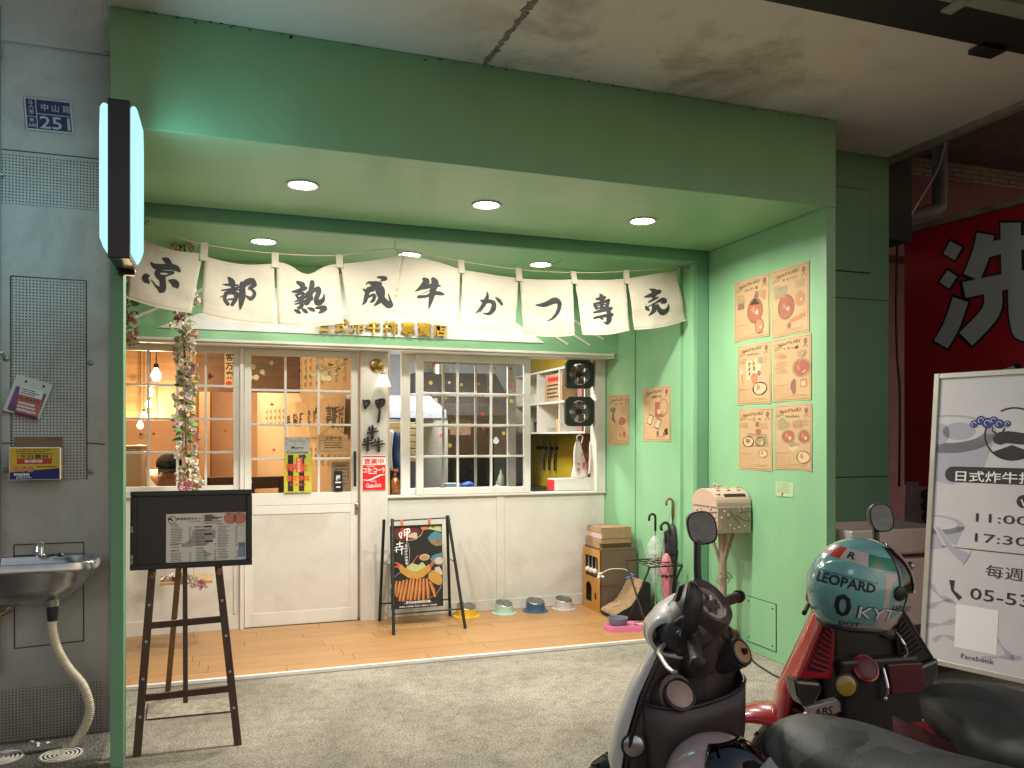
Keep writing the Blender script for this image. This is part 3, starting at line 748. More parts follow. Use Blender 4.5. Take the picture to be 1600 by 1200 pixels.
# house number plate
o=WY(42,201,PW-.012); a=WY(38,152,PW-.012); b=WY(114,208,PW-.012)
U=Vector((b.x-o.x,0,b.z-o.z)); Vv=Vector((a.x-o.x,0,a.z-o.z)); W_=U.length; H_=Vv.length
hp=thing('house_number_plate','blue enamel house number plate reading 251 on the grey pillar','sign',(o.x,PW-.012,o.z))
m_navy=M("navy_enamel",(.012,.022,.10),rough=.35,var=.12,scale=20)
m_platew=M("plate_white",(.45,.46,.47),rough=.5,var=.1)
s=Sheet(o,U,Vv,(0,-1,0)); s.rect(0,0,W_,H_,m_platew,0); e=.004
cx=W_*.235; ry=H_*.52
s.rect(e,e,cx-e/2,H_*.40,m_navy,1); s.rect(e,H_*.40+e*.8,cx-e/2,H_-e,m_navy,1); s.rect(cx+e/2,e,W_-e,ry-e/2,m_navy,1); s.rect(cx+e/2,ry+e/2,W_-e,H_-e,m_navy,1)
s.text("251",cx+.012,H_*.07,H_*.56,m_platew,2,off=.012,width=W_*.66)
for i,ch in enumerate("中山路"): s.text(ch,cx+.022+i*W_*.235,ry+H_*.13,H_*.25,m_platew,2,off=.008)
for i,ch in enumerate("斗六市"): s.text(ch,e+.010,H_*(.80-i*.155),H_*.16,m_platew,2,off=.012)
s.text("郵",e+.012,H_*.25,H_*.13,m_platew,2,off=.01); s.text("640",e+.006,H_*.08,H_*.16,m_platew,2,width=W_*.17,off=.01)
s.build('face',hp)
mb=MB(); mb.prism([(-.003,-.003),(W_+.003,-.003),(W_+.003,H_+.003),(-.003,H_+.003)],lambda u,v:s.P(u,v,-1),lambda u,v:s.P(u,v,-1)+Vector((0,.006,0))); part('plate',mb,m_steel,hp,world=True)

# light box: dark steel spine with glowing acrylic on both sides, on the portal jamb
lb=thing('light_box_sign','vertical light box with black spine and glowing pale blue sides on the portal jamb','light box',(-.46,3.9,2.3))
LY=PF-.30
a=WY(168,152,LY); b=WY(203,404,LY)
mb=MB(); mb.box(a.x,b.x,LY,PF-.0005,b.z,a.z); part('spine',mb,M("purple_black_steel",(.018,.013,.018),rough=.3,var=.2,scale=4),lb,world=True,bevel=.004)
m_glow=emis("lit_acrylic",(.30,.56,.63),.78)
def side(x0,x1,sg):
    za=a.z-.015; zb=b.z+.0
    w=x1-x0
    prof=[(0,zb+.02),(w*.55,zb+.045),(w*.97,zb+.085),(w,zb+.3),(w,za-.12),(w*.93,za-.02),(w*.6,za),(0,za-.005)]
    mb=MB(); mb.prism([(p,z) for p,z in prof],lambda u,v:(x0+u if sg>0 else x1-u,LY+.012,v),lambda u,v:(x0+u if sg>0 else x1-u,PF-.03,v))
    return part('acrylic_face',mb,m_glow,lb,world=True,bevel=.008)
for xx,ry in ((b.x+.045,-90),(a.x-.05,90)):
    L=bpy.data.lights.new('light_box_lamp','AREA'); L.shape='RECTANGLE'; L.size=.62; L.size_y=.10; L.energy=1.5 if ry<0 else 3.0; L.color=(.40,.86,1.0); lo=bpy.data.objects.new('lamp',L); col.objects.link(lo); lo.parent=lb; lo.location=Vector((xx,LY+.06,.5*(a.z+b.z)))-Vector(lb.location); lo.rotation_euler=(0,R(ry),0)
side(b.x+.0005,b.x+.030,1); side(a.x-.034,a.x-.0005,-1)
mb=MB(); mb.box(a.x+.01,b.x-.01,PF-.03,PF-.0007,b.z-.02,b.z-.0005); part('bracket',mb,m_black,lb,world=True)

# flyers in a plastic pocket
o=WY(4,641,PW-.02); U=WY(60,656,PW-.02)-o; Vv=WY(26,586,PW-.02)-o; W_=U.length; H_=Vv.length
fl=thing('flyer_holder','clear plastic flyer pocket with a purple leaflet hanging crooked on the pillar','flyer holder',o)
s=Sheet(o,U,Vv,(0,-1,0)); m_acr=M("cloudy_plastic",(.52,.56,.52),rough=.25,var=.1)
s.rect(0,0,W_*1.02,H_*1.02,m_acr,0); s.rect(W_*.1,H_*.06,W_*.95,H_*.72,flat("purple_paper",(.20,.08,.22)),2)
s.lines(W_*.15,H_*.2,W_*.5,3,.012,m_blackp,3,seed=5); s.disc(W_*.3,H_*.9,.006,m_blackp,2); s.disc(W_*.8,H_*.9,.006,m_blackp,2)
s.build('pocket',fl)
mb=MB(); mb.prism([(0,0),(W_*1.02,0),(W_*1.02,H_*1.02),(0,H_*1.02)],lambda u,v:s.P(u,v,-2),lambda u,v:s.P(u,v,-2)+Vector((0,.012,0))); part('tray',mb,m_acr,fl,world=True)
o=WY(22,647,PW-.028); U=WY(58,656,PW-.028)-o; Vv=WY(32,603,PW-.028)-o; W_=U.length; H_=Vv.length
f2=thing('leaflet','red and white printed leaflet in the pocket on the pillar','leaflet',o)
s=Sheet(o,U,Vv,(0,-1,0)); s.rect(0,0,W_,H_,m_paperw,0); s.rect(0,H_*.1,W_,H_*.72,flat("brick_print",(.42,.13,.10)),1); s.rect(0,0,W_,H_*.1,flat("violet_print",(.10,.02,.09)),1)
s.text("5-5370",W_*.06,H_*.56,H_*.14,flat("dark_red_print",(.18,.02,.02)),2,width=W_*.88,off=.02); s.lines(W_*.06,H_*.48,W_*.9,3,H_*.12,m_paperw,2,h=H_*.08,seed=9)
s.lines(W_*.06,H_*.95,W_*.95,3,H_*.075,m_blackp,2,seed=2); s.build('print',f2)
mb=MB(); mb.prism([(0,0),(W_,0),(W_,H_),(0,H_)],lambda u,v:s.P(u,v,-1),lambda u,v:s.P(u,v,-1)+Vector((0,.003,0))); part('paper',mb,m_paperw,f2,world=True)

# newspaper box
o=WY(17,750,PW-.09); U=Vector((WY(92,750,PW-.09).x-o.x,0,0)); W_=U.length; H_=WY(17,699,PW-.09).z-o.z
nbx=thing('newspaper_box','wooden newspaper box with yellow and blue printed front on the pillar','newspaper box',(o.x,PW-.05,o.z))
mw=wood("worn_plywood",(.12,.07,.04),(.22,.14,.085),rough=.7,scale=(2,2,10))
mb=MB(); mb.box(o.x-.002,o.x+W_+.002,PW-.016,PW-.0065,o.z,o.z+H_*1.32); part('back_board',mb,mw,nbx,world=True,bevel=.003)
for xx in (o.x-.006,o.x+W_-.002):
    mb=MB(); mb.box(xx,xx+.008,PW-.088,PW-.0165,o.z+.001,o.z+H_*.98); part('side_board',mb,mw,nbx,world=True)
mb=MB(); mb.box(o.x+.0025,o.x+W_-.0025,PW-.087,PW-.017,o.z+.0015,o.z+.01); part('bottom_board',mb,mw,nbx,world=True)
mb=MB(); mb.box(o.x-.007,o.x+W_+.007,PW-.096,PW-.0885,o.z-.001,o.z+H_); part('front_board',mb,m_paperw,nbx,world=True,bevel=.001)
s=Sheet((o.x-.007,PW-.0962,o.z-.001),(1,0,0),(0,0,1),(0,-1,0)); W2=W_+.014; H2=H_
yl=flat("yellow_print",(.62,.42,.04)); bl=flat("blue_print",(.02,.02,.16))
s.rect(.003,.003,W2-.003,H2-.003,yl,1); s.poly([(.003,.003),(W2-.003,.003),(W2-.003,H2*.36),(.003,H2*.24)],bl,2)
s.rect(W2*.16,H2*.5,W2*.83,H2*.82,m_blackp,2); s.rect(W2*.17,H2*.515,W2*.82,H2*.65,m_red,3); s.rect(W2*.17,H2*.66,W2*.82,H2*.80,yl,3)
s.text("今日雲林",W2*.2,H2*.68,H2*.12,m_blackp,4,width=W2*.58,off=.02); s.text("新聞報",W2*.3,H2*.535,H2*.11,m_whitep,4,width=W2*.36,off=.015)
s.text("水才合",W2*.05,H2*.27,H2*.20,m_whitep,4,width=W2*.44,off=.035,shear=.2); s.text("水才合",W2*.055,H2*.275,H2*.19,m_red,5,width=W2*.43,off=.018,shear=.2)
s.lines(W2*.14,H2*.94,W2*.86,2,H2*.055,m_blackp,3,seed=4); s.lines(W2*.55,H2*.42,W2*.92,1,.01,m_blackp,3,seed=1)
s.text("(05)534-",W2*.14,H2*.05,H2*.10,m_whitep,4,width=W2*.3,off=.01); s.lines(W2*.1,H2*.21,W2*.42,1,.01,m_whitep,4,h=.012,seed=3)
s.build('print',nbx)

# steel wash basin with tap, waste and ribbed hose
SZ=WY(80,868,PW).z
bs=thing('wash_basin','small stainless steel wash basin with tap on the grey pillar','sink',(-.86,PW-.15,SZ))
cx0,cx1=-1.22,WY(164,866,PW-.02).x-.005; yb=PW-.006; yf=PW-.315
def ringp(z,ins,rnd,n=32,front=0):
    x0,x1,y0,y1=cx0+ins,cx1-ins,yf+ins+front,yb-ins*.6; cxm,cym=(x0+x1)/2,(y0+y1)/2; out=[]
    for i in range(n):
        t=2*math.pi*i/n; c,sn=math.cos(t),math.sin(t); k=(abs(c)**rnd+abs(sn)**rnd)**(-1/rnd)
        out.append(Vector((cxm+(x1-x0)/2*c*k,cym+(y1-y0)/2*sn*k,z)))
    return out
mb=MB(); mb.loft([ringp(SZ-.22,.19,2.2),ringp(SZ-.19,.13,2.4),ringp(SZ-.12,.06,3),ringp(SZ-.045,.012,5),ringp(SZ-.035,.0,8),ringp(SZ+.0,.0,8),ringp(SZ+.004,.004,8),ringp(SZ+.0,.03,5),ringp(SZ-.06,.05,3.2),ringp(SZ-.13,.09,2.4),ringp(SZ-.16,.16,2.1)],cap=True)
part('bowl',mb,m_steel,bs,world=True,smooth=50)
tx=WY(65,872,PW-.05).x
mb=MB(); mb.lathe([(.022,0),(.024,.012),(.018,.02),(.016,.06),(.013,.075),(0,.078)],16,(tx,PW-.06,SZ+.002)); mb.tube(V3([(tx,PW-.06,SZ+.05),(tx,PW-.085,SZ+.07),(tx-.005,PW-.13,SZ+.06),(tx-.005,PW-.155,SZ+.035)],5),[.011]*16,10); mb.box(tx-.007,tx+.007,PW-.075,PW-.045,SZ+.08,SZ+.088)
part('tap',mb,m_chrome,bs,world=True,smooth=45)
dx=WY(82,950,PW-.14).x; dy=PW-.14
mb=MB(); mb.lathe([(.034,-.005),(.034,-.06),(.028,-.062),(0,-.062)],18,(dx,dy,SZ-.165)); part('waste_fitting',mb,m_steel,bs,world=True,smooth=40)
mb=MB(); mb.lathe([(.024,0),(.026,-.012),(.022,-.07),(0,-.07)],16,(dx,dy,SZ-.228)); part('rubber_cuff',mb,m_blackpl,bs,world=True,smooth=40)
hp_=[WY(82,950,dy)]; pts=[(dx,dy,SZ-.29)]
for px,py in ((82,985),(90,1015),(108,1045),(130,1072),(140,1108),(130,1140),(112,1165),(98,1185)):
    p=WY(px,py,dy-.05*(py-960)/225); pts.append((p.x,p.y,max(p.z,.012)))
pp=V3(pts,40); mb=MB(); mb.tube(pp,[.0205+.0028*math.sin(i*1.9) if i>40 else .0205 for i in range(len(pp))],14); part('drain_hose',mb,M("cream_ribbed_hose",(.62,.55,.42),rough=.45,var=.08),bs,world=True,smooth=True)
q=[WY(72,940,dy+.04),WY(45,935,dy+.05),WY(25,940,dy+.06),WY(8,955,dy+.07),WY(-20,962,dy+.08)]
mb=MB(); mb.tube(V3(q,8),.007,8); part('supply_hose',mb,m_steel,bs,world=True,smooth=True)
mb=MB(); p=WY(8,957,dy+.07); mb.tube([p+Vector((-.02,0,-.012)),p+Vector((.02,0,.01))],.012,10); part('hose_nut',mb,m_brass,bs,world=True,smooth=40)
mb=MB(); p=WY(95,868,PW-.09); mb.tube(V3([(tx+.03,PW-.08,SZ+.004),p+Vector((-.02,0,.004)),p],5),.004,6); mb.lathe([(0,0),(.017,.003),(.019,.01),(.012,.02),(0,.022)],14,(p.x,p.y,SZ+.003)); part('plug',mb,m_blackpl,bs,world=True,smooth=40)
mb=MB(); g=[(tx+.0,PW-.006,SZ+.09)];
# round drain covers
m_dr=M("worn_white_cast_cover",(.50,.48,.42),rough=.6,var=.25,scale=25)
for px,py,lab in ((96,1182,'round ribbed drain cover with the hose ending in it'),(2,1187,'round ribbed drain cover at the left edge without a hose')):
    p=WZ(px,py,0); dr=thing('drain_cover',lab,'drain cover',(p.x,p.y,.004),0,'drain covers by the pillar')
    mb=MB(); mb.lathe([(.098,.0005),(.098,.004),(0,.004)],32); part('plate',mb,M("cover_plate_grey",(.14,.13,.115),rough=.8,var=.2),dr)  # dark grey plate behind the pale ribs
    for k in range(5):
        mb=MB(); r0=.09-k*.018; mb.lathe([(r0,.0042),(r0,.0075),(r0-.010,.0075),(r0-.010,.0042)],32); part('rib',mb,m_dr,dr,smooth=40)

# ------------------------------------------------------------------ downlights
m_lens=emis("downlight_lens",(1,.97,.90),14)
m_ringw=M("downlight_ring",(.7,.7,.66),rough=.35)
dls=[((473,289),SOF,'leftmost of three downlights in the outer soffit'),((760,320),SOF,'middle of three downlights in the outer soffit'),((1004,345),SOF,'rightmost of three downlights in the outer soffit, nearest the side wall'),
     ((412,377),ICEIL,'leftmost of three downlights in the inner ceiling behind the banner'),((640,398),ICEIL,'middle of three downlights in the inner ceiling behind the banner'),((845,413),ICEIL,'rightmost of three downlights in the inner ceiling behind the banner')]
for (p,z,lab) in dls:
    w=WZ(*p,z); d=thing('downlight','round lit '+lab,'downlight',(w.x,w.y,z),0,'recessed ceiling downlights')
    mb=MB(); mb.lathe([(.088,.0),(.092,-.004),(.086,-.008),(.074,-.004),(.074,.0)],32); part('trim_ring',mb,m_ringw,d,smooth=True)
    mb=MB(); mb.lathe([(0,-.0035),(.05,-.0035),(.0738,-.0025)],32); part('lens',mb,m_lens,d)
    L=bpy.data.lights.new('downlight_lamp','AREA'); L.shape='DISK'; L.size=.14; L.energy=18.5 if z==SOF else 4.2; L.color=(1,.93,.80); L.spread=R(165)
    lo=bpy.data.objects.new('lamp',L); col.objects.link(lo); lo.parent=d; lo.location=(0,0,-.012)

# ------------------------------------------------------------------ noren banner
NY=SB+.13
nor=thing('noren_banner','row of nine natural cotton banner flags with black brush characters hung across the entrance','banner',(1.2,NY,2.4))
def wrk(x,z):
    return .012*math.sin(7*x+3*z)+.016*noise.noise(Vector((x*3,z*3,1.7)))+.012*noise.noise(Vector((x*6+z*5,z*9-x*5,4.1)))
def NP(px,py,dy=0):
    p=WY(px,py,NY); p.y=NY+wrk(p.x,p.z)+dy; return p
# panel: corner pixels TL,TR,BR,BL, sag of top edge
pan=[((207,366),(317,396),(299,489),(198,466),8),((320,400),(428,412),(431,508),(313,492),6),((432,410),(528,413),(537,505),(434,509),14),((532,412),(628,398),(619,492),(546,508),2),
     ((629,399),(719,421),(714,511),(612,490),-2),((722,422),(811,434),(806,521),(720,510),0),((813,435),(894,437),(897,524),(819,521),2),((898,437),(978,435),(984,516),(909,523),1),((981,435),(1057,423),(1071,501),(992,515),0)]
def ppos(c,u,v):
    (TL,TR,BR,BL,sag)=c
    t=(TL[0]+(TR[0]-TL[0])*u, TL[1]+(TR[1]-TL[1])*u); b=(BL[0]+(BR[0]-BL[0])*u, BL[1]+(BR[1]-BL[1])*u)
    sg=sag*math.sin(math.pi*u)
    if sag==14: sg=18*math.exp(-((u-.5)/.26)**2)-1
    x=t[0]+(b[0]-t[0])*v; y=t[1]+(b[1]-t[1])*v
    y+=sg*max(0,1-v)**1.5+ (3.5*math.sin(math.pi*u))*v
    return x,y
m_seam=M("cloth_seam",(.43,.39,.315),rough=.95,var=.05)
crop=lambda ox,oy,s: (lambda x,y:(ox+x/s,oy+y/s,s))
A=7.2727
G={0:((200,360,A),[[(395,320,20),(440,345,70),(480,390,60)],[(265,370,20),(310,412,60),(400,420,72),(500,420,72),(560,440,66),(588,468,30)],[(345,460,56),(335,500,62),(372,545,60)],[(340,470,40),(420,474,28),(510,484,42)],[(362,545,46),(420,525,26),(505,497,20)],[(392,540,70),(400,620,74),(395,670,80),(378,685,64)],[(385,680,60),(325,640,25),(285,585,12),(262,565,7)],[(240,522,26),(206,525,66),(206,562,72),(240,597,30)],[(468,572,18),(520,592,78),(553,625,82),(565,648,34)]]),
 1:((200,360,A),[[(1145,535,30),(1175,575,72),(1190,622,66)],[(1080,612,12),(1140,616,30),(1250,622,22)],[(1065,680,14),(1160,666,24),(1265,642,18)],[(1130,681,10),(1260,674,18)],[(1262,640,20),(1180,690,25),(1040,765,7)],[(1110,730,40),(1100,780,44),(1137,838,40)],[(1110,715,42),(1180,700,48),(1242,722,44)],[(1237,725,48),(1217,790,48),(1185,840,44)],[(1140,782,20),(1202,780,20)],[(1295,600,50),(1300,700,74),(1290,800,68),(1276,892,18)],[(1290,640,58),(1350,590,74),(1410,572,70),(1440,612,54)],[(1432,622,48),(1385,652,42)],[(1385,650,18),(1432,692,38),(1435,735,40),(1397,772,44),(1345,742,18)]]),
 2:((420,380,A),[[(325,445,36),(375,475,66),(385,512,58)],[(262,552,14),(330,545,46),(418,515,42)],[(310,590,28),(332,628,28)],[(310,590,24),(390,572,32),(377,610,32),(332,628,20)],[(290,665,12),(350,645,32),(412,615,26)],[(400,622,24),(362,660,28),(372,710,48),(342,735,34),(315,725,8)],[(290,695,12),(350,680,28),(432,650,26)],[(490,450,56),(482,520,66),(462,600,62),(432,680,56),(400,692,18)],[(430,570,28),(500,547,46),(560,522,56),(560,570,58),(532,650,56),(560,682,66),(610,650,46),(625,580,8)],[(420,590,26),(470,620,56),(482,640,38)],[(290,760,14),(330,777,42),(360,795,14)],[(375,747,14),(410,772,42),(438,795,14)],[(440,740,14),(490,757,42),(520,775,14)],[(530,740,18),(600,737,46),(635,747,56),(592,780,38),(558,800,7)]]),
 3:((420,380,A),[[(1235,382,14),(1290,387,42),(1335,400,42),(1280,422,20)],[(1110,462,14),(1135,442,24),(1190,455,56),(1258,462,66)],[(1070,515,12),(1110,537,42),(1185,520,56)],[(1135,520,56),(1112,600,52),(1095,660,42),(1062,700,8)],[(1130,530,52),(1210,482,48)],[(1130,612,22),(1190,582,32),(1200,612,38),(1185,650,38),(1150,670,9)],[(1230,472,56),(1250,560,62),(1300,640,72),(1368,698,76),(1395,685,40),(1360,570,7)],[(1285,502,46),(1292,570,66),(1262,650,56),(1200,705,13)]]),
 4:((620,380,A),[[(300,412,36),(330,440,76),(280,500,56),(205,552,8)],[(240,532,16),(330,502,46),(420,482,46),(485,492,18)],[(407,418,56),(425,460,86),(405,540,72),(385,640,56),(360,750,8)],[(247,610,38),(330,605,32),(420,572,46),(500,577,38),(535,592,10)],[(270,585,5),(370,540,9)]]),
 5:((620,380,A),[[(945,645,9),(1000,660,46),(1070,657,46),(1110,682,56),(1100,750,58),(1050,800,38),(980,790,10)],[(1030,547,10),(1035,600,38),(1010,660,56),(960,740,42),(890,800,7)],[(1130,607,12),(1170,642,42),(1203,690,32)],[(1000,720,7),(960,770,7),(915,820,4)]]),
 6:((600,340,3.2),[[(757,437,4),(800,436,24),(850,416,30),(874,432,22),(868,470,19),(842,505,11),(815,515,3)]]),
 7:((860,390,A),[[(560,500,12),(585,540,56),(590,600,46),(585,662,36)],[(525,562,28),(590,552,50),(625,542,28)],[(490,615,12),(510,640,42),(525,670,32)],[(495,617,22),(580,602,36),(660,577,36)],[(667,572,36),(652,620,42),(640,660,36)],[(520,640,12),(640,622,14)],[(530,665,18),(640,652,26)],[(490,715,18),(580,692,40),(690,667,42)],[(495,777,26),(580,757,32),(700,737,36),(715,730,10)],[(652,667,46),(667,740,56),(667,800,62),(645,833,38),(600,820,7)],[(555,767,12),(590,785,28)]]),
 8:((860,390,A),[[(1120,452,13),(1170,482,66),(1160,532,52)],[(1065,540,14),(1130,522,46),(1220,482,52)],[(1110,600,18),(1160,572,28),(1210,547,22)],[(1075,640,12),(1090,670,42),(1110,690,22)],[(1100,650,12),(1180,612,18),(1260,572,46),(1290,592,52),(1250,610,18)],[(1165,630,46),(1165,690,52),(1110,755,8)],[(1205,632,28),(1225,690,56),(1270,715,66),(1315,682,42),(1330,620,8)]])}
for i,c in enumerate(pan):
    mb=MB(); mb.grid(lambda u,v:NP(*ppos(c,u,v)),18,16)
    pn=part('flag',mb,m_cloth,nor,world=True,smooth=True,solid=.0012)
    (ox,oy,s),st=G[i]
    q=brush(st,lambda x,y,l:NP(ox+x/s,oy+y/s,-.0022-.00022*l),n=5)
    part('character',q,m_ink,pn,world=True)
    # hems
    for (u0,v0,u1,v1) in ((0,.985,1,.985),(0.0,.02,1,.02)):
        mb=MB(); mb.grid(lambda u,v:NP(*ppos(c,u0+(u1-u0)*u,v0+(v-.5)*.035),-.0016),14,1); part('hem',mb,m_seam,pn,world=True)
# rope and loops
mrope=[(196,352),(260,364),(318,382),(428,396),(530,399),(617,389),(720,408),(810,421),(895,426),(978,424),(1061,417)]
def NR(px,py): 
    p=WY(px,py,NY+.004); return p
pts=[NR(*p) for p in mrope]; pts[0]=Vector((-.60,NY+.004,pts[0].z+.02))
mb=MB(); mb.tube(V3(pts,6),.0032,6); part('rope',mb,m_rope,nor,world=True,smooth=True)
loops=[((320,380),(318,405)),((430,396),(430,416)),((530,399),(531,416)),((720,407),(721,425)),((810,420),(812,437)),((895,425),(897,442)),((978,423),(980,441))]
for (p,q) in loops:
    mb=MB(); a=WY(*p,NY); b=WY(*q,NY); w=.0215
    for yy in (-.007,.009):
        mb.add([Vector((a.x-w,a.y+yy,a.z+.004)),Vector((a.x+w,a.y+yy,a.z+.004)),Vector((b.x+w,b.y+yy-.004+wrk(b.x,b.z),b.z-.01)),Vector((b.x-w,b.y+yy-.004+wrk(b.x,b.z),b.z-.01))],[[0,1,2,3]])
    mb.add([Vector((a.x-w,a.y-.007,a.z+.004)),Vector((a.x+w,a.y-.007,a.z+.004)),Vector((a.x+w,a.y+.009,a.z+.004)),Vector((a.x-w,a.y+.009,a.z+.004))],[[0,1,2,3]])
    part('loop',mb,m_cloth,nor,world=True,solid=.0015)
for a_,b_ in (((617,388),(632,405)),((208,352),(214,372)),((1058,417),(1054,426))):
    mb=MB(); a=NR(*a_); b=NR(*b_); mb.tube([a,(a+b)/2+Vector((.006,-.006,0)),b+Vector((0,-.008,0))],[.008,.014,.02],8,flat=.4); part('tie',mb,m_cloth,nor,world=True,smooth=True)
mb=MB(); a=NR(617,389); mb.tube([a,Vector((a.x,a.y,ICEIL-.0005))],.0022,6); part('hook',mb,m_black,nor,world=True)
mb=MB(); a=NR(1061,417); mb.tube([a,Vector((XI-.001,a.y+.02,a.z+.003))],.007,8); mb.lathe([(0,-.006),(.016,-.006),(.016,.0)],12,(XI-.0012,a.y+.02,a.z),'x'); part('hook',mb,m_steel,nor,world=True)

# bullet camera peeping out behind the light box
p=WY(223,343,SB+.12)
cm=thing('security_camera','small grey bullet security camera under the inner ceiling beside the light box','camera',(p.x,p.y,p.z))
ax=Vector((.25,-1,-.35)).normalized(); Mq=Vector((0,0,1)).rotation_difference(ax).to_matrix()
mb=MB(); mb.lathe([(0,-.10),(.024,-.10),(.027,-.09),(.027,.0),(.025,.004),(.020,-.002),(0,-.002)],20,(p.x,p.y,p.z),M=Mq); part('body',mb,M("camera_grey",(.35,.35,.34),rough=.4),cm,world=True,smooth=40)
mb=MB(); mb.lathe([(0,.003),(.009,.003),(.011,.0)],14,(p.x,p.y,p.z),M=Mq); part('lens',mb,m_black,cm,world=True)
mb=MB(); mb.grid(lambda u,v: Vector((p.x,p.y,p.z))+Mq@Vector((.031*math.cos(math.pi*u),.031*math.sin(math.pi*u)*1,-.09+.12*v)),10,1); mb.v=[x for x in mb.v]; part('hood',mb,m_black,cm,world=True,solid=.002)
mb=MB(); q=Vector((p.x,p.y,p.z))-ax*.08; mb.tube([q,Vector((q.x,q.y,ICEIL))],.008,8); part('mount',mb,M("camera_grey",0),cm,world=True)
# ------------------------------------------------------------------ dining room seen through the left panes
m_peach=M("peach_wall",(.58,.34,.19),rough=.8,var=.06)
m_cream=M("cream_wall",(.62,.46,.29),rough=.85,var=.06)
m_brownw=wood("brown_board",(.14,.075,.04),(.22,.12,.065),rough=.4,scale=(1.5,1,14))
m_grainw=wood("grained_board",(.26,.14,.07),(.42,.25,.13),rough=.35,scale=(1.2,1,12))
mb=MB(); mb.box(-2.7,1.1,6.72,10.6,-.05,.03); struct('dining_floor',mb,M("dining_floor_tile",(.20,.13,.08),rough=.5))
mb=MB(); mb.box(-2.7,3.5,6.72,10.6,2.75,2.8); struct('dining_ceiling',mb,M("dining_ceiling",(.45,.36,.26),rough=.9))
mb=MB(); mb.box(-2.7,1.2,10.5,10.6,.03,2.75); struct('dining_back_wall',mb,m_peach)
mb=MB(); mb.box(-2.8,-2.7,6.72,10.6,.03,2.75); struct('dining_left_wall',mb,m_cream)
A_=Vector((1.02,6.78,0)); B_=Vector((.30,9.7,0))
mb=MB(); nrm=Vector((-(A_-B_).y,(A_-B_).x,0)).normalized()*-.06
for z0,z1 in ((.03,2.75),):
    P0,P1,P2,P3=A_,B_,B_+Vector((.8,.8,0)),A_+Vector((.25,0,0))
    mb.add([P+Vector((0,0,z)) for z in (z0,z1) for P in (P0,P1,P2,P3)],[[3,2,1,0],[4,5,6,7],[0,1,5,4],[1,2,6,5],[2,3,7,6],[3,0,4,7]])
struct('partition_wall',mb,m_cream)
# bulkhead boards under the ceiling
bh=thing('wooden_bulkhead','grained wooden bulkhead boards under the dining room ceiling','bulkhead',(-.8,8.3,1.7))
for i in range(7):
    x1=-.30-i*.34; mb=MB(); mb.box(x1-.333,x1,8.25,8.3,1.66,2.74); part('board',mb,m_grainw,bh,world=True)
mb=MB(); a=WY(300,560,8.24); b=WY(366,560,8.24); mb.box(-.299,b.x+.6,8.24,8.3,WY(340,612,8.24).z,2.74); part('dark_board',mb,m_brownw,bh,world=True)
# wall pilaster and framed picture
mb=MB(); a=WY(311,660,9.6); b=WY(328,660,9.6); mb.box(a.x,b.x,9.6,10.49,.03,2.75); o=part('pilaster',mb,M("tan_pilaster",(.36,.21,.10),rough=.8)); tag(o,'tan pilaster on the dining room back wall','pilaster')
# hanging scroll with characters
sx=WY(351,545,8.2); s=Sheet((sx.x,8.2,WY(351,606,8.2).z),(1,0,0),(0,0,1),(0,-1,0)); t=thing('hanging_scroll','narrow hanging scroll with black characters inside the left window','scroll',s.o)
s.rect(0,0,.075,.38,flat("scroll_paper",(.60,.48,.30)),0); 
for i,ch in enumerate("客万来"): s.text(ch,.004,.265-i*.085,.075,m_blackp,1,off=.03)
s.disc(.037,.045,.03,m_red,1,ry=.022); s.build('sheet',t)
# pendant bulbs
m_bulb=emis("warm_bulb",(1,.72,.36),16); m_cord=M("black_cord",(.01,.01,.01),rough=.6)
for (px,py,Y,w) in ((244,586,7.35,11),(235,613,7.6,7),(232,631,7.8,7),(225,650,8.0,7),(219,664,8.15,5)):
    p=WY(px,py,Y); d=thing('pendant_bulb',{586:'largest and nearest warm pendant bulb in the left window',613:'second pendant bulb from the window, below the largest one',631:'third pendant bulb from the window in the hanging row',650:'fourth pendant bulb from the window in the hanging row',664:'smallest and farthest pendant bulb in the hanging row'}[py],'bulb',p,0,'pendant bulbs in the dining room')
    r=.040 if py==586 else .027
    mb=MB(); mb.lathe([(0,-r*1.3),(r*.6,-r*1.1),(r,-r*.3),(r*.85,r*.4),(r*.4,r*1.1),(r*.35,r*1.4)],16); part('bulb',mb,m_bulb,d,smooth=True)
    mb=MB(); mb.lathe([(r*.45,r*1.4),(r*.5,r*2.2),(.003,r*2.5),(.003,2.75-p.z)],10); part('cord',mb,m_cord,d)
    L=bpy.data.lights.new('bulb_lamp','POINT'); L.energy=w*.75; L.color=(1,.66,.34); L.shadow_soft_size=r; lo=bpy.data.objects.new('lamp',L); col.objects.link(lo); lo.parent=d; lo.location=(0,-.0,-r*2.2)
dlp=thing('added_dining_light','added warm fill light disc, out of view above the dining room','lamp',(-.25,9.2,2.749))  # unseen fill light added to light the dining room evenly
mb=MB(); mb.lathe([(.20,0),(.20,-.03),(.17,-.05),(0,-.055)],28); part('diffuser',mb,emis("warm_diffuser",(1,.78,.5),3),dlp,smooth=40)
L=bpy.data.lights.new('dining_fill','AREA'); L.shape='DISK'; L.size=.36; L.energy=26; L.color=(1,.72,.44); lo=bpy.data.objects.new('lamp',L); col.objects.link(lo); lo.parent=dlp; lo.location=(0,0,-.07)
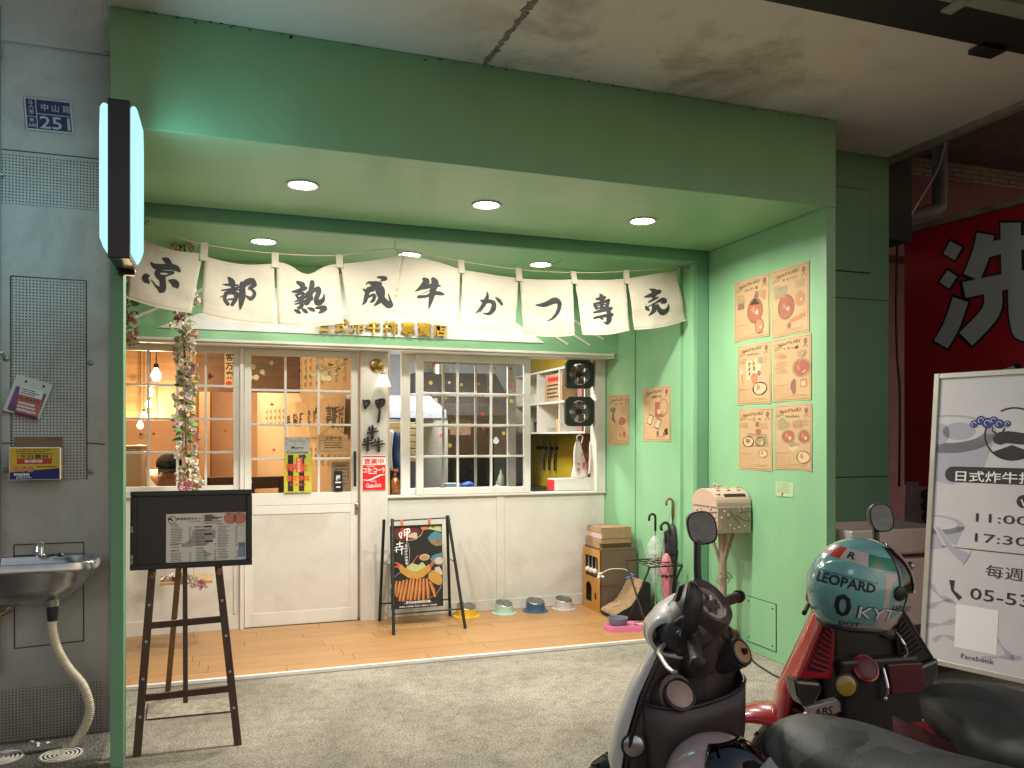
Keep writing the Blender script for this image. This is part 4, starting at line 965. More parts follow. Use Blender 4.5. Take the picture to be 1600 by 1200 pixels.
# notes pinned on the partition
Ud=(A_-B_).normalized(); Nn=Vector((-Ud.y,Ud.x,0)); Nn=Nn if Nn.x<0 else -Nn
m_note=M("cream_note",(.66,.52,.34),rough=.8,var=.05); rr=random.Random(12)
chs="牛排定食炸豚魚蝦日本酒丼咖哩飯湯茶季節限定京都熟成"
LW=(A_-B_).length
def PQ(u,z): return B_+Ud*u+Vector((0,0,z))+Nn*.004
k=0
for (z,u0,u1,step,h,w) in ((1.98,1.3,LW-.35,.155,.30,.062),(1.62,.35,LW-1.35,.13,.20,.055),(1.24,1.5,LW-.25,.15,.18,.06)):
    u=u0
    while u<u1:
        nn=thing('menu_strip','narrow cream menu strip with black characters pinned on the partition wall','menu strip',PQ(u,z),0,'menu strips on the partition wall')
        s=Sheet(PQ(u,z),Ud,(0,0,1),Nn); s.rect(0,0,w,h,m_note,0)
        n=3 if h<.25 else 4
        for i in range(n): s.text(rr.choice(chs),w*.14,h-(i+1)*h/n+.01,w*.72,m_blackp,2,off=.02)
        s.build('sheet',nn); u+=step*rr.uniform(.85,1.2)
# cloth banner with brush writing
s=Sheet(PQ(LW-1.75,1.50),Ud,Vector((0,0,1)),Nn); s.o+=Nn*.05
nb2=thing('inner_cloth_banner','tan cloth banner with black handwriting on the partition behind the door','banner',s.o)
s.curl=lambda u,v:.02*math.sin(u*9)+.01*math.sin(u*21+v*5)
s.rect(0,0,1.6,.34,M("tan_banner_cloth",(.60,.45,.28),rough=.9),0,n=16)
for i,ch in enumerate("呷犇日式炸牛専賣店"): s.text(ch,.05+i*.165,.12 if i<7 else .10,.12+.012*i,m_blackp,4,off=.025)
s.build('cloth',nb2)
# tables and chairs as seen over the sill
m_dkwood=wood("dark_dining_wood",(.05,.028,.016),(.10,.055,.03),rough=.4)
def chair(px,py,Y,lab):
    p=WY(px,py,Y); c=thing('dining_chair',lab,'chair',(p.x,Y,.03),R(random.uniform(-20,20)),'dining room chairs')
    for sx_ in (-.19,.19):
        mb=MB(); mb.box(sx_-.02,sx_+.02,-.02,.02,0,p.z-.03); part('back_leg',mb,m_dkwood,c,bevel=.006)
        mb=MB(); mb.box(sx_-.02,sx_+.02,.36,.40,0,.44); part('front_leg',mb,m_dkwood,c,bevel=.006)
    mb=MB(); mb.box(-.22,.22,-.02,.42,.4405,.48); part('seat',mb,m_dkwood,c,bevel=.01)
    mb=MB(); mb.box(-.169,.169,-.015,.015,p.z-.13,p.z-.03); part('top_rail',mb,m_dkwood,c,bevel=.01)
    mb=MB(); mb.box(-.169,.169,-.01,.01,p.z-.25,p.z-.19); part('mid_rail',mb,m_dkwood,c,bevel=.006)
chair(358,745,7.3,'dark wooden chair back behind the right end of the left window'); chair(405,745,7.2,'dark wooden chair back behind the lower left door pane')
mb=MB(); a=WY(417,752,7.9); mb.box(a.x-.08,a.x+.26,7.7,8.3,.031,.95); o=part('bar_counter',mb,m_lightwood,bevel=.01); tag(o,'pale wooden counter end behind the door panes','counter')
cab=thing('storage_cabinet','cream cabinet standing inside at the far left of the window','cabinet',(-.75,7.4,.03)); a=WY(222,700,7.4)
mb=MB(); mb.box(-1.4,a.x,7.4,7.9,.031,a.z); part('body',mb,M("cream_cabinet",(.55,.42,.28),rough=.6),cab,world=True,bevel=.01)
mb=MB(); mb.box(-1.405,a.x+.005,7.395,7.905,a.z+.0005,a.z+.02); part('top',mb,m_lightwood,cab,world=True,bevel=.005)
mb=MB(); mb.box(a.x-.40,a.x-.39,7.393,7.3995,.1,a.z-.02); part('door_gap',mb,m_blackp,cab,world=True)
# dining table behind which a person sits
tb=thing('dining_table','dark dining table in front of the seated person','table',(-.35,7.45,.03))
mb=MB(); mb.box(-.75,.15,7.2,7.75,.74,.775); part('top',mb,m_dkwood,tb,world=True,bevel=.006)
for xx in (-.70,.06):
    for yy in (7.24,7.68): mb=MB(); mb.box(xx,xx+.04,yy,yy+.03,.031,.7395); part('leg',mb,m_dkwood,tb,world=True)
# seated person in white t-shirt and black cap, looking down at a phone
pp_=WY(266,735,8.0); per=thing('person','person in white t-shirt and black cap sitting at a table looking down at a phone','person',(pp_.x,8.0,.03))
m_skin=M("skin",(.42,.24,.16),rough=.5,var=.05); m_tee=M("white_tshirt",(.76,.74,.70),rough=.9,var=.05); m_denim=M("dark_trousers",(.03,.035,.06),rough=.8)
def skinmesh(name,pts,edges,rad,mat,root,parent,lv=2):
    me=bpy.data.meshes.new(name); me.from_pydata([tuple(p) for p in pts],edges,[]); o=link(name,me,parent); me.materials.append(mat)
    md=o.modifiers.new('skin','SKIN'); md.use_smooth_shade=True
    for i,v in enumerate(me.skin_vertices[0].data): v.radius=rad[i] if isinstance(rad[i],tuple) else (rad[i],rad[i]); v.use_root=(i==root)
    m=o.modifiers.new('sub','SUBSURF'); m.levels=m.render_levels=lv
    return o
zz=pp_.z-.03
pts=[(0,0,.52),(0,-.02,.75),(0,-.05,1.02),(0,-.08,1.11),(0,-.11,1.15),(0,-.14,1.19),(0,-.15,1.26),
     (.19,-.05,1.12),(.26,-.10,.90),(.10,-.33,.83),(.035,-.40,.85),(-.19,-.05,1.12),(-.26,-.10,.90),(-.10,-.33,.83),(-.035,-.40,.85),
     (.11,-.05,.48),(.13,-.42,.46),(.13,-.42,.10),(.13,-.52,.04),(-.11,-.05,.48),(-.13,-.42,.46),(-.13,-.42,.10),(-.13,-.52,.04)]
ed=[(0,1),(1,2),(2,3),(3,4),(4,5),(5,6),(2,7),(7,8),(8,9),(9,10),(2,11),(11,12),(12,13),(13,14),(0,15),(15,16),(16,17),(17,18),(0,19),(19,20),(20,21),(21,22)]
rad=[(.16,.12),(.15,.11),(.16,.11),.06,.058,(.075,.09),(.07,.085),.065,.048,.036,.03,.065,.048,.036,.03,.09,.065,.045,.04,.09,.065,.045,.04]
body=skinmesh('body',pts,ed,rad,m_skin,0,per)
pts2=[(0,0,.50),(0,-.02,.75),(0,-.05,1.02),(.19,-.05,1.12),(.25,-.09,.97),(-.19,-.05,1.12),(-.25,-.09,.97)]
skinmesh('t_shirt',pts2,[(0,1),(1,2),(2,3),(3,4),(2,5),(5,6)],[(.185,.145),(.175,.135),(.185,.13),.085,.075,.085,.075],m_tee,0,per)
pts3=[(0,0,.48),(.11,-.05,.47),(.13,-.42,.46),(.13,-.42,.14),(-.11,-.05,.47),(-.13,-.42,.46),(-.13,-.42,.14)]
skinmesh('trousers',pts3,[(0,1),(1,2),(2,3),(0,4),(4,5),(5,6)],[(.18,.14),.11,.085,.065,.11,.085,.065],m_denim,0,per)
mb=MB(); mb.sphere((0,-.15,1.235),.112,16,10,(.98,1.05,.85)); mb.v=[v if v.z>1.20 else Vector((v.x,v.y,1.20)) for v in mb.v]; cap=part('cap',mb,M("black_cap",(.010,.010,.011),rough=.95,spec=.1),per,smooth=True)
mb=MB(); mb.grid(lambda u,v: Vector((.085*math.cos(math.pi*u),-.22-.11*v*math.sin(math.pi*u),1.205-.04*v)),10,4); part('brim',mb,M("black_cap",0),cap,smooth=True,solid=.004)
mb=MB(); mb.lathe([(0,0),(.018,0)],14,(0,-.268,1.245),'y'); part('emblem',mb,m_whitep,cap)
for sx_ in (-1,1):
    mb=MB(); mb.sphere((sx_*.03,-.235,1.165),.010,8,6); part('eye',mb,m_blackp,per,smooth=True)
mb=MB(); mb.tube([(0,-.225,1.17),(0,-.245,1.14),(0,-.235,1.135)],[.008,.014,.01],8); part('nose',mb,m_skin,per,smooth=True)
mb=MB(); mb.obox((0,-.228,1.112),(.045,.008,.008)); part('mouth',mb,M("lips",(.30,.12,.10),rough=.5),per,bevel=.003)
for sx_ in (-1,1):
    mb=MB(); mb.sphere((sx_*.083,-.14,1.16),.022,8,6,(.4,.8,1.2)); part('ear',mb,m_skin,per,smooth=True)
    for f in range(4): 
        mb=MB(); mb.tube([(sx_*.045,-.405,.845-f*.014),(sx_*.03,-.44,.85-f*.014),(sx_*.008,-.448,.848-f*.014)],[.009,.008,.007],6); part('finger',mb,m_skin,per,smooth=True)
    mb=MB(); mb.tube([(sx_*.035,-.39,.85),(sx_*.03,-.415,.875),(sx_*.015,-.42,.885)],[.011,.01,.008],6); part('thumb',mb,m_skin,per,smooth=True)
ph=thing('phone','dark phone held by the seated person','phone',(pp_.x,8.0-.432,.03+.84)); mb=MB(); mb.obox((0,0,0),(.072,.008,.15),(R(-25),0,0)); part('body',mb,m_black,ph,bevel=.003)
st=thing('stool','wooden stool under the seated person','stool',(pp_.x,8.02,.03)); mb=MB(); mb.lathe([(0,.36),(.17,.36),(.17,.395),(0,.395)],20); part('seat',mb,m_dkwood,st)
for i in range(4): mb=MB(); t=i*math.pi/2+.7; mb.tube([(.14*math.cos(t),.14*math.sin(t),.36),(.18*math.cos(t),.18*math.sin(t),0)],.016,8); part('leg',mb,m_dkwood,st)

# ------------------------------------------------------------------ kitchen seen through the right sashes
m_yel=M("yellow_laminate",(.60,.44,.04),rough=.35,var=.08); m_kw=M("kitchen_white",(.62,.60,.55),rough=.5,var=.06); m_dks=M("dark_kitchen_steel",(.06,.06,.065),rough=.35,metal=.6,var=.3)
mb=MB(); mb.box(1.25,3.5,6.72,9.3,-.05,.03); struct('kitchen_floor',mb,M("kitchen_floor",(.12,.11,.10),rough=.6))
mb=MB(); mb.box(1.3,3.5,9.2,9.3,.03,2.75); struct('kitchen_back_wall',mb,M("kitchen_back_wall",(.34,.38,.48),rough=.6,var=.08))
mb=MB(); mb.box(3.46,3.5,6.75,9.2,.03,2.75); kwall=struct('kitchen_side_wall',mb,m_kw)
for i in range(4):
    y0=6.76+i*.61; mb=MB(); mb.box(3.44,3.4595,y0,y0+.604,.9,2.745); part('panel',mb,m_yel,kwall)
# shelf unit on the side wall
XS=3.13
zt=WX(850,579,XS).z; zm=WX(850,629,XS).z; zb=WX(850,675,XS).z; ya=6.95; yb_=8.9
sh=thing('wall_shelf_unit','white two tier shelf unit on the yellow kitchen wall','shelf',(3.3,7.8,zb))
for z,nm in ((zt,'top_board'),(zm,'middle_board'),(zb,'bottom_board')):
    mb=MB(); mb.box(XS,3.4395,ya,yb_,z-.02,z); part(nm,mb,m_kw,sh,world=True,bevel=.002)
for yy in (ya,ya+.62,ya+1.24,yb_-.02):
    for z0,z1 in ((zm,zt-.0205),(zb,zm-.0205)): mb=MB(); mb.box(XS+.002,3.439,yy,yy+.018,z0+.0005,z1); part('divider',mb,m_kw,sh,world=True)
# carton with printing
def kbox(name,lab,cat,x0,x1,y0,y1,z0,z1,mat): 
    mb=MB(); mb.box(x0,x1,y0,y1,z0,z1); o=part(name,mb,mat,bevel=.004); tag(o,lab,cat); return o
pb=WX(850,628,XS+.02); ct=thing('carton','brown cardboard carton with red and black print on the kitchen shelf','box',(XS+.02,7.58,zm+.001))
y1=WX(851,600,XS+.02).y; y0=WX(878,600,XS+.02).y
mb=MB(); mb.box(XS+.02,3.40,y0,y1,zm+.001,zt-.05); part('box',mb,m_card,ct,world=True,bevel=.003)
s=Sheet((XS+.0195,y1,zm+.001),(0,-1,0),(0,0,1),(-1,0,0)); w=y1-y0; h=zt-.05-zm
s.rect(w*.2,h*.72,w*.8,h*.88,m_red,1); s.lines(w*.15,h*.62,w*.85,4,h*.14,m_blackp,1,h=h*.06,seed=3); s.build('print',ct)
pl=thing('plate_stack','stack of black plates on the lower kitchen shelf','plates',(3.25,7.62,zb+.001)); yy=WX(841,660,XS+.1).y
for i in range(9): mb=MB(); mb.lathe([(0,0),(.06,0),(.085,.008),(.085,.010),(0,.004)],20,(XS+.12,yy,zb+.001+i*.013)); part('plate',mb,m_black,pl,world=True)
yy=WX(862,660,XS+.1).y
pl2=thing('plate_stack','stack of white plates on the lower kitchen shelf','plates',(3.25,yy,zb+.001))
for i in range(4): mb=MB(); mb.lathe([(0,0),(.06,0),(.085,.008),(.085,.010),(0,.004)],20,(XS+.13,yy,zb+.001+i*.013)); part('plate',mb,m_kw,pl2,world=True)
yy=WX(838,622,XS+.1).y; kbox('tissue_pack','small white pack on the upper kitchen shelf left of the carton','pack',XS+.06,XS+.24,yy-.08,yy+.08,zm+.001,zm+.11,m_kw)
yy=WX(874,665,XS+.05).y; kbox('chopstick_box','small tan box of chopsticks on the lower kitchen shelf','box',XS+.03,XS+.14,yy-.05,yy+.04,zb+.001,zb+.13,m_lightwood)
# knife rail
kr=thing('knife_rail','black magnetic rail with three kitchen knives on the yellow wall','knife rack',(3.42,7.9,1.3))
z=WX(855,700,3.43).z; ya=WX(839,700,3.43).y; yb2=WX(871,700,3.43).y
mb=MB(); mb.box(3.42,3.4395,yb2,ya,z-.018,z+.018); part('rail',mb,m_black,kr,world=True)
for px,c,wd in ((849,(.02,.06,.25),.022),(857,(.03,.025,.02),.04),(866,(.015,.015,.015),.028)):
    yy=WX(px,700,3.41).y; mb=MB(); mb.prism([(yy-wd,z-.02-.10),(yy+wd*.6,z-.02-.10),(yy+wd*.6,z+.08),(yy+wd*.2,z+.14),(yy-wd,z+.05)],lambda u,v:(3.412,u,v),lambda u,v:(3.415,u,v)); kn=part('knife_blade',mb,m_steel,kr,world=True)
    mb=MB(); mb.box(3.406,3.4195,yy-.014,yy+.014,z-.25,z-.1205); part('knife_handle',mb,M("knife_handle_%d"%px,c,rough=.5),kr,world=True,bevel=.004)
# fans standing in the opening
m_fan=M("greenish_black_plastic",(.012,.018,.016),rough=.45,var=.15)
def fan(c,w,lab):
    px,py=c; FY=SF+.05; p=WY(px,py,FY); f=thing('box_fan',lab,'fan',(p.x,FY,p.z),R(-4),'stacked box fans'); h=w/2
    mb=MB(); n=28; ro=[];ri=[]
    for i in range(n):
        t=2*math.pi*i/n; c_,s_=math.cos(t),math.sin(t); k=(abs(c_)**8+abs(s_)**8)**(-1/8); ro.append((h*c_*k,h*s_*k)); ri.append((h*.76*c_,h*.76*s_))
    for y in (-.02,.03): mb.add([(x,y,z) for x,z in ro]+[(x,y,z) for x,z in ri],[[i,(i+1)%n,n+(i+1)%n,n+i] for i in range(n)])
    mb.add([(x,y,z) for y in (-.02,.03) for x,z in ro],[[i,(i+1)%n,n+(i+1)%n,n+i] for i in range(n)]); mb.add([(x,y,z) for y in (-.02,.03) for x,z in ri],[[i,(i+1)%n,n+(i+1)%n,n+i] for i in range(n)])
    part('frame',mb,m_fan,f)
    mb=MB(); mb.lathe([(0,-.005),(h*.22,-.005),(h*.22,.028),(0,.028)],16,(0,0,0),'y'); hub=part('hub',mb,m_fan,f)
    for i in range(5):
        t=i*2*math.pi/5; mb=MB(); mb.grid(lambda u,v:Vector(((h*.2+h*.52*u)*math.cos(t+(v-.5)*.9),.012+.02*(v-.5),(h*.2+h*.52*u)*math.sin(t+(v-.5)*.9))),4,3); part('blade',mb,M("fan_blade",(.22,.22,.20),rough=.4),f,smooth=True)
    for i in range(-5,6):
        x=i*h*.14; e=math.sqrt(max((h*.76)**2-x*x,.0001)); mb=MB(); mb.bar((x,-.022,-e),(x,-.022,e),.0025,.0025); part('grille_wire',mb,m_fan,f)
        if i%2==0: mb=MB(); mb.bar((-e,-.0245,x),(e,-.0245,x),.0025,.0025); part('grille_wire',mb,m_fan,f)
    return f
fan((905,585),.255,'upper of two black box fans in the kitchen opening'); fan((905,643),.262,'lower of two black box fans in the kitchen opening')
# plastic bags
m_bag=M("white_plastic_bag",(.66,.60,.56),rough=.35,var=.12,scale=9,subs=0); m_redp=flat("faded_red_print",(.50,.10,.12))
for px,py0,py1,w,lab in ((906,690,745,.15,'large white plastic bag with red print hanging at the kitchen opening'),(926,690,740,.07,'narrow white plastic bag hanging beside the post')):
    YB=SF+.14; a=WY(px,py0,YB); b=WY(px,py1,YB); H_=a.z-b.z; bg_=thing('carrier_bag',lab,'bag',(b.x,YB,b.z),0,'hanging carrier bags')
    def fb(u,v):
        t=2*math.pi*u; k=(.30+.75*(1-v)**.8)*(1 if v<.96 else .8); x=w*.5*k*math.cos(t)*(1+.12*math.sin(3*t+v*6)); y=.035*k*math.sin(t)*(1+.3*math.sin(5*t+v*3)); return Vector((x-.02*v,y,H_*v+.004*math.sin(4*t)))
    mb=MB(); mb.grid(fb,24,12); bd=part('bag_body',mb,m_bag,bg_,smooth=True)
    for sx_ in (-1,1): mb=MB(); mb.tube(V3([(sx_*w*.08,0,H_*.95),(sx_*w*.2,0,H_*1.12),(0,0,H_*1.2)],5),.006,6); part('handle',mb,m_bag,bg_,smooth=True)
    if w>.1:
        s=Sheet((-w*.2,-.042,H_*.15),(1,0,0),(0,0,1),(0,-1,0)); s.disc(.0,.02,.014,m_redp,1,wob=.1); s.disc(.0,.07,.012,m_redp,1,wob=.1); s.text("熟",.035,.03,.07,m_redp,1,off=.02); s.lines(.02,.17,.10,2,.02,m_redp,1,seed=2); s.build('print',bg_,world=False)
# white carton on sill + counter
a=WY(863,748,SF+.16); b=WY(931,772,SF+.16)
kbox('white_carton','long white carton lying on the kitchen window sill','box',a.x,b.x,SF+.105,SF+.28,zs+.007,a.z,M("white_card",(.60,.58,.54),rough=.7,var=.06))
mb=MB(); mb.box(a.x-.006,a.x-.0005,SF+.11,SF+.27,zs+.01,a.z-.01); o=part('red_booklet',mb,m_red); tag(o,'thin red booklet leaning on the end of the white carton','booklet')
mb=MB(); mb.box(1.35,3.12,SF+.29,SF+.75,.75,zs-.02); o=part('prep_counter',mb,m_steel,bevel=.004); tag(o,'stainless prep counter behind the kitchen window','counter')
mb=MB(); mb.box(1.35,3.40,8.3,9.19,.03,.95); o=part('cooking_range',mb,m_dks,bevel=.01); tag(o,'dark steel cooking range along the kitchen back wall','stove')
# hood, duct, dark back panel
hd=thing('range_hood','dark sloping range hood over the stove','range hood',(2.3,8.8,1.75))
def fr(px0,px1,py0,py1,Y): a=WY(px0,py0,Y); b=WY(px1,py1,Y); return a.x,b.x,b.z,a.z
x0,x1,z0,z1=fr(668,800,590,650,8.2)
mb=MB(); mb.prism([(8.2,z0),(8.2,z0+.12),(8.75,z1+.1),(9.15,z1+.1),(9.15,z0)],lambda u,v:(x0,u,v),lambda u,v:(x1,u,v)); part('hood',mb,m_dks,hd,world=True,bevel=.006)
x0,x1,z0,z1=fr(677,690,545,595,8.8)
mb=MB(); n=26; mb.tube([(.5*(x0+x1),8.8,z0-.05+(2.75-z0+.05)*i/n) for i in range(n+1)],[.075+(.006 if i%2 else 0) for i in range(n+1)],16); part('duct',mb,m_steel,hd,world=True,smooth=True)
mb=MB(); mb.box(1.95,2.95,9.15,9.195,.95,1.72); o=part('back_panel',mb,M("black_tile_panel",(.03,.03,.032),rough=.3,var=.2)); tag(o,'black splash panel behind the stove','panel')
kbox('rice_cooker','grey appliance block on the stove behind the left panes of the sash','appliance',*fr(662,700,640,700,8.25)[:2],8.25,8.6,.951,WY(662,640,8.25).z,M("warm_grey",(.30,.30,.28),rough=.5))
x0,x1,z0,z1=fr(703,735,655,680,8.3); kbox('wicker_tray','brown tray on the stove','tray',x0,x1,8.28,8.5,z0,z1,M("tray_brown",(.14,.08,.05),rough=.7,var=.3,scale=30))
# things on prep counter
CZ=zs-.019
def cyl_thing(name,lab,cat,px,Y,prof,mat):
    p=WY(px,760,Y); mb=MB(); mb.lathe(prof,20,(p.x,Y,CZ)); o=part(name,mb,mat,smooth=40); tag(o,lab,cat)
a=WY(697,745,SF+.34); kbox('clear_tub','blue lidded clear tub on the prep counter behind the sash','tub',a.x,a.x+.13,SF+.33,SF+.42,CZ,CZ+.10,M("blue_white_tub",(.45,.58,.68),rough=.3))
mb=MB(); p=WY(731,740,SF+.6); mb.sphere((p.x,SF+.6,CZ+.06),.06,14,8,(1.1,.8,.7)); mb.v=[v+Vector((noise.noise(v*23)*.014,noise.noise(v*19)*.014,noise.noise(v*17)*.016)) for v in mb.v]; o=part('blue_cloth',mb,M("bright_blue_cloth",(.02,.09,.42),rough=.6),smooth=True); tag(o,'crumpled bright blue cloth on the prep counter','cloth')
cyl_thing('pump_bottle','small clear pump bottle on the prep counter by the sash','bottle',777,SF+.4,[(.028,0),(.03,.06),(.012,.08),(.012,.10),(.004,.105),(.004,.13),(0,.13)],M("clearish",(.5,.52,.46),rough=.2))
cyl_thing('sauce_bottle','tall pale bottle on the prep counter by the sash','bottle',783,SF+.62,[(.03,0),(.03,.13),(.012,.17),(.012,.20),(0,.20)],M("pale_bottle",(.45,.47,.40),rough=.25))
# narrow opening left of the sashes: coat, kettle, boxes
p=WY(618,690,SF+.45); ap=thing('work_coat','navy work coat with white sleeve hanging in the narrow opening','coat',(p.x,SF+.45,1.25))
mb=MB(); mb.grid(lambda u,v:Vector((p.x-.03+.16*(u-.5)*(1.2-.4*v)+.01*math.sin(v*9),SF+.45+.02*math.sin(u*14+v),WY(618,750,SF+.45).z+(.42)*v)),12,10); part('body',mb,M("navy_cotton",(.015,.035,.10),rough=.9),ap,world=True,smooth=True,solid=.012)
mb=MB(); mb.tube(V3([WY(612,672,SF+.42),WY(609,705,SF+.42),WY(610,735,SF+.42)],6),[.02]+[.034]*12,10,flat=.6); part('sleeve',mb,M("pale_blue_cotton",(.40,.45,.55),rough=.9),ap,world=True,smooth=True)
p=WY(618,765,SF+.33); cyl_thing('copper_kettle','hammered copper pot in the narrow opening','pot',617,SF+.36,[(.062,0),(.066,.01),(.055,.08),(.035,.15),(.012,.17),(.012,.20),(.04,.215),(.045,.23),(0,.24)],M("copper",(.50,.22,.10),rough=.25,metal=1,var=.1,scale=40))
for i in range(6):
    z=CZ+.28+i*.062; o=kbox('paper_bundle','flat tan paper bundle in the stack behind the narrow opening','bundle',WY(607,700,SF+.85).x-.05,WY(607,700,SF+.85).x+.24,SF+.8,SF+1.05,z,z+.054,M("tan_bundle",(.36,.27,.13),rough=.8,var=.2)); o['group']='stacked paper bundles'
mb=MB(); mb.box(1.3,1.62,SF+.78,SF+1.08,.03,CZ+.279); o=part('bundle_rack',mb,m_dks); tag(o,'dark rack under the stacked paper bundles','rack')
hd2=thing('side_hood','blue grey tapered hood over the rack behind the narrow opening','range hood',(1.5,SF+1.3,1.9))
a=WY(606,635,SF+1.2); mb=MB(); zz0=WY(615,653,SF+1.2).z; zz1=WY(615,625,SF+1.2).z
mb.add([(1.3,SF+1.1,zz0),(2.0,SF+1.1,zz0),(2.0,SF+1.7,zz0),(1.3,SF+1.7,zz0),(1.3,SF+1.1,zz0+.07),(2.0,SF+1.1,zz0+.07),(2.0,SF+1.7,zz0+.07),(1.3,SF+1.7,zz0+.07),(1.5,SF+1.35,zz1+.05),(1.9,SF+1.35,zz1+.05),(1.9,SF+1.6,zz1+.05),(1.5,SF+1.6,zz1+.05)],[[0,1,5,4],[1,2,6,5],[2,3,7,6],[3,0,4,7],[4,5,9,8],[5,6,10,9],[6,7,11,10],[7,4,8,11],[8,9,10,11],[3,2,1,0]])
part('hood',mb,M("blue_grey_steel",(.24,.28,.38),rough=.45),hd2,world=True)
# kitchen ceiling lamp (fluorescent panel) that lights the yellow wall
kl=thing('kitchen_ceiling_lamp','white fluorescent ceiling lamp inside the kitchen','lamp',(1.95,7.35,2.70))
mb=MB(); mb.box(-.32,.32,-.12,.12,.0,.049); part('housing',mb,m_kw,kl)
mb=MB(); mb.box(-.30,.30,-.10,.10,-.012,-.0005); part('diffuser',mb,emis("fluorescent",(1,.97,.9),4),kl)
L=bpy.data.lights.new('kitchen_lamp','AREA'); L.shape='RECTANGLE'; L.size=.6; L.size_y=.2; L.energy=36; L.color=(1,.96,.88); lo=bpy.data.objects.new('lamp',L); col.objects.link(lo); lo.parent=kl; lo.location=(0,0,-.02)
# stickers on the sash panes
st_cols=[(.62,.08,.08),(.65,.50,.08),(.72,.72,.70),(.55,.60,.12),(.62,.15,.10)]
YS=SF-.018+.0175-.002
rr=random.Random(21)
for i,(px,py,kind) in enumerate(((677,570,'f'),(670,573,'d'),(704,577,'s'),(748,577,'s'),(773,575,'d'),(798,576,'d'),(673,598,'f'),(702,598,'d'),(721,601,'d'),(748,600,'d'),(800,601,'f'),(673,617,'d'),(681,625,'f'),(697,622,'s'),(755,618,'s'),(754,647,'f'),(799,627,'f'),(672,650,'s'),(702,669,'d'),(720,676,'d'),(690,681,'f'),(787,677,'f'),(775,689,'D'),(703,696,'f'),(681,692,'s'),(755,670,'d'))):
    p=WY(px,py,YS); c=st_cols[i%5]; mt=flat("sticker_%d"%(i%5),c)
    s=Sheet(p,(1,0,0),(0,0,1),(0,-1,0))
    if kind=='f':
        for k in range(5):
            t=k*2*math.pi/5+i; s.disc(.011*math.cos(t),.011*math.sin(t),.007,mt,1+k*.2,n=9)
    elif kind=='s': s.poly([((.013 if k%2==0 else .005)*math.cos(k*math.pi/4+i),(.013 if k%2==0 else .005)*math.sin(k*math.pi/4+i)) for k in range(8)],mt,1)
    elif kind=='D': s.disc(0,0,.026,mt,1); s.rect(-.012,.024,.012,.034,mt,1.4)
    else: s.disc(0,0,.011,mt,1); s.disc(0,0,.004,m_ink,2,n=10)
    o=s.build('window_sticker',None,world=False); tag(o,'small coloured decorative sticker on the kitchen sash panes','sticker','stickers on the kitchen sash')
# ------------------------------------------------------------------ on the shopfront: lamp, letters, signs
PY=SF-.03      # face of the white pillar
# wall lamp
p=WY(588,571,PY); wl=thing('wall_lamp','brass wall lamp with white glass shade on the white pillar','lamp',p)
mb=MB(); mb.lathe([(0,-.016),(.045,-.016),(.056,-.008),(.056,0)],28,(0,0,0),'y'); part('back_plate',mb,m_brass,wl,smooth=40)
for rz in (R(25),R(115)): mb=MB(); mb.obox((0,-.0175,0),(.108,.003,.005),(0,rz,0)); part('groove',mb,M("dark_brass",(.14,.09,.03),rough=.4,metal=1),wl)
q=WY(598,590,PY-.11)-p
mb=MB(); mb.tube(V3([(0,-.016,0),(.01,-.06,.02),(q.x,-.10,.01),(q.x,-.11,q.z+.02)],6),.006,8); mb.lathe([(0,0),(.02,0),(.022,-.02),(0,-.02)],14,(q.x,-.11,q.z+.038)); part('arm',mb,m_brass,wl,smooth=40)
m_shade=M("lit_white_glass",(.8,.76,.66),rough=.35,var=.06,scale=20,emit=(1,.82,.55),estr=.35)
mb=MB(); mb.lathe([(.030,.022),(.034,.018),(.066,-.07)],28,(q.x,-.11,q.z)); part('shade',mb,m_shade,wl,smooth=40,solid=.003)
L=bpy.data.lights.new('wall_lamp_bulb','POINT'); L.energy=.9; L.color=(1,.80,.52); L.shadow_soft_size=.025; lo=bpy.data.objects.new('lamp',L); col.objects.link(lo); lo.parent=wl; lo.location=(q.x,-.11,q.z-.05)
mb=MB(); mb.sphere((q.x,-.11,q.z-.02),.022,12,8); part('bulb',mb,emis("lamp_bulb",(1,.85,.6),6),wl,smooth=True)
# raised black characters
def PL(x,y,l): 
    w=WY(555+x/6.667,600+y/6.667,PY-.018); w.y-=.0003*l; return w
ka=[[(85,168,16),(95,215,20),(100,255,14)],[(92,178,12),(135,172,20),(147,200,18),(105,258,12)]]
kb=[[(215,168,16),(220,205,18),(237,250,16)],[(222,168,14),(290,160,24),(302,188,20),(285,228,14),(237,248,12)],[(225,208,10),(292,198,12)],[(258,172,14),(252,300,20),(240,395,24)]]
def cow(cx,cy,k=1): return [[(cx+a*k,cy+b*k,w) for a,b,w in st] for st in ([(0,-75,18),(2,60,22)],[(-40,-32,14),(45,-48,12)],[(-52,2,18),(58,-20,14)],[(-32,-62,14),(-40,-25,10)])]
for st,lab in ((ka+kb,'raised black characters on the white pillar under the wall lamp, upper one'),(cow(180,508)+cow(130,632)+cow(243,640),'raised black character of three oxen on the white pillar above the red sign')):
    mb=brush(st,PL,n=4); c=Vector((0,0,0)); 
    for v in mb.v: c+=v
    c/=len(mb.v); t=thing('raised_character',lab,'lettering',c,0,'raised characters on the white pillar')
    part('strokes',mb,M("black_lacquer",(.014,.011,.010),rough=.4),t,world=True,solid=.02,kind='stuff')
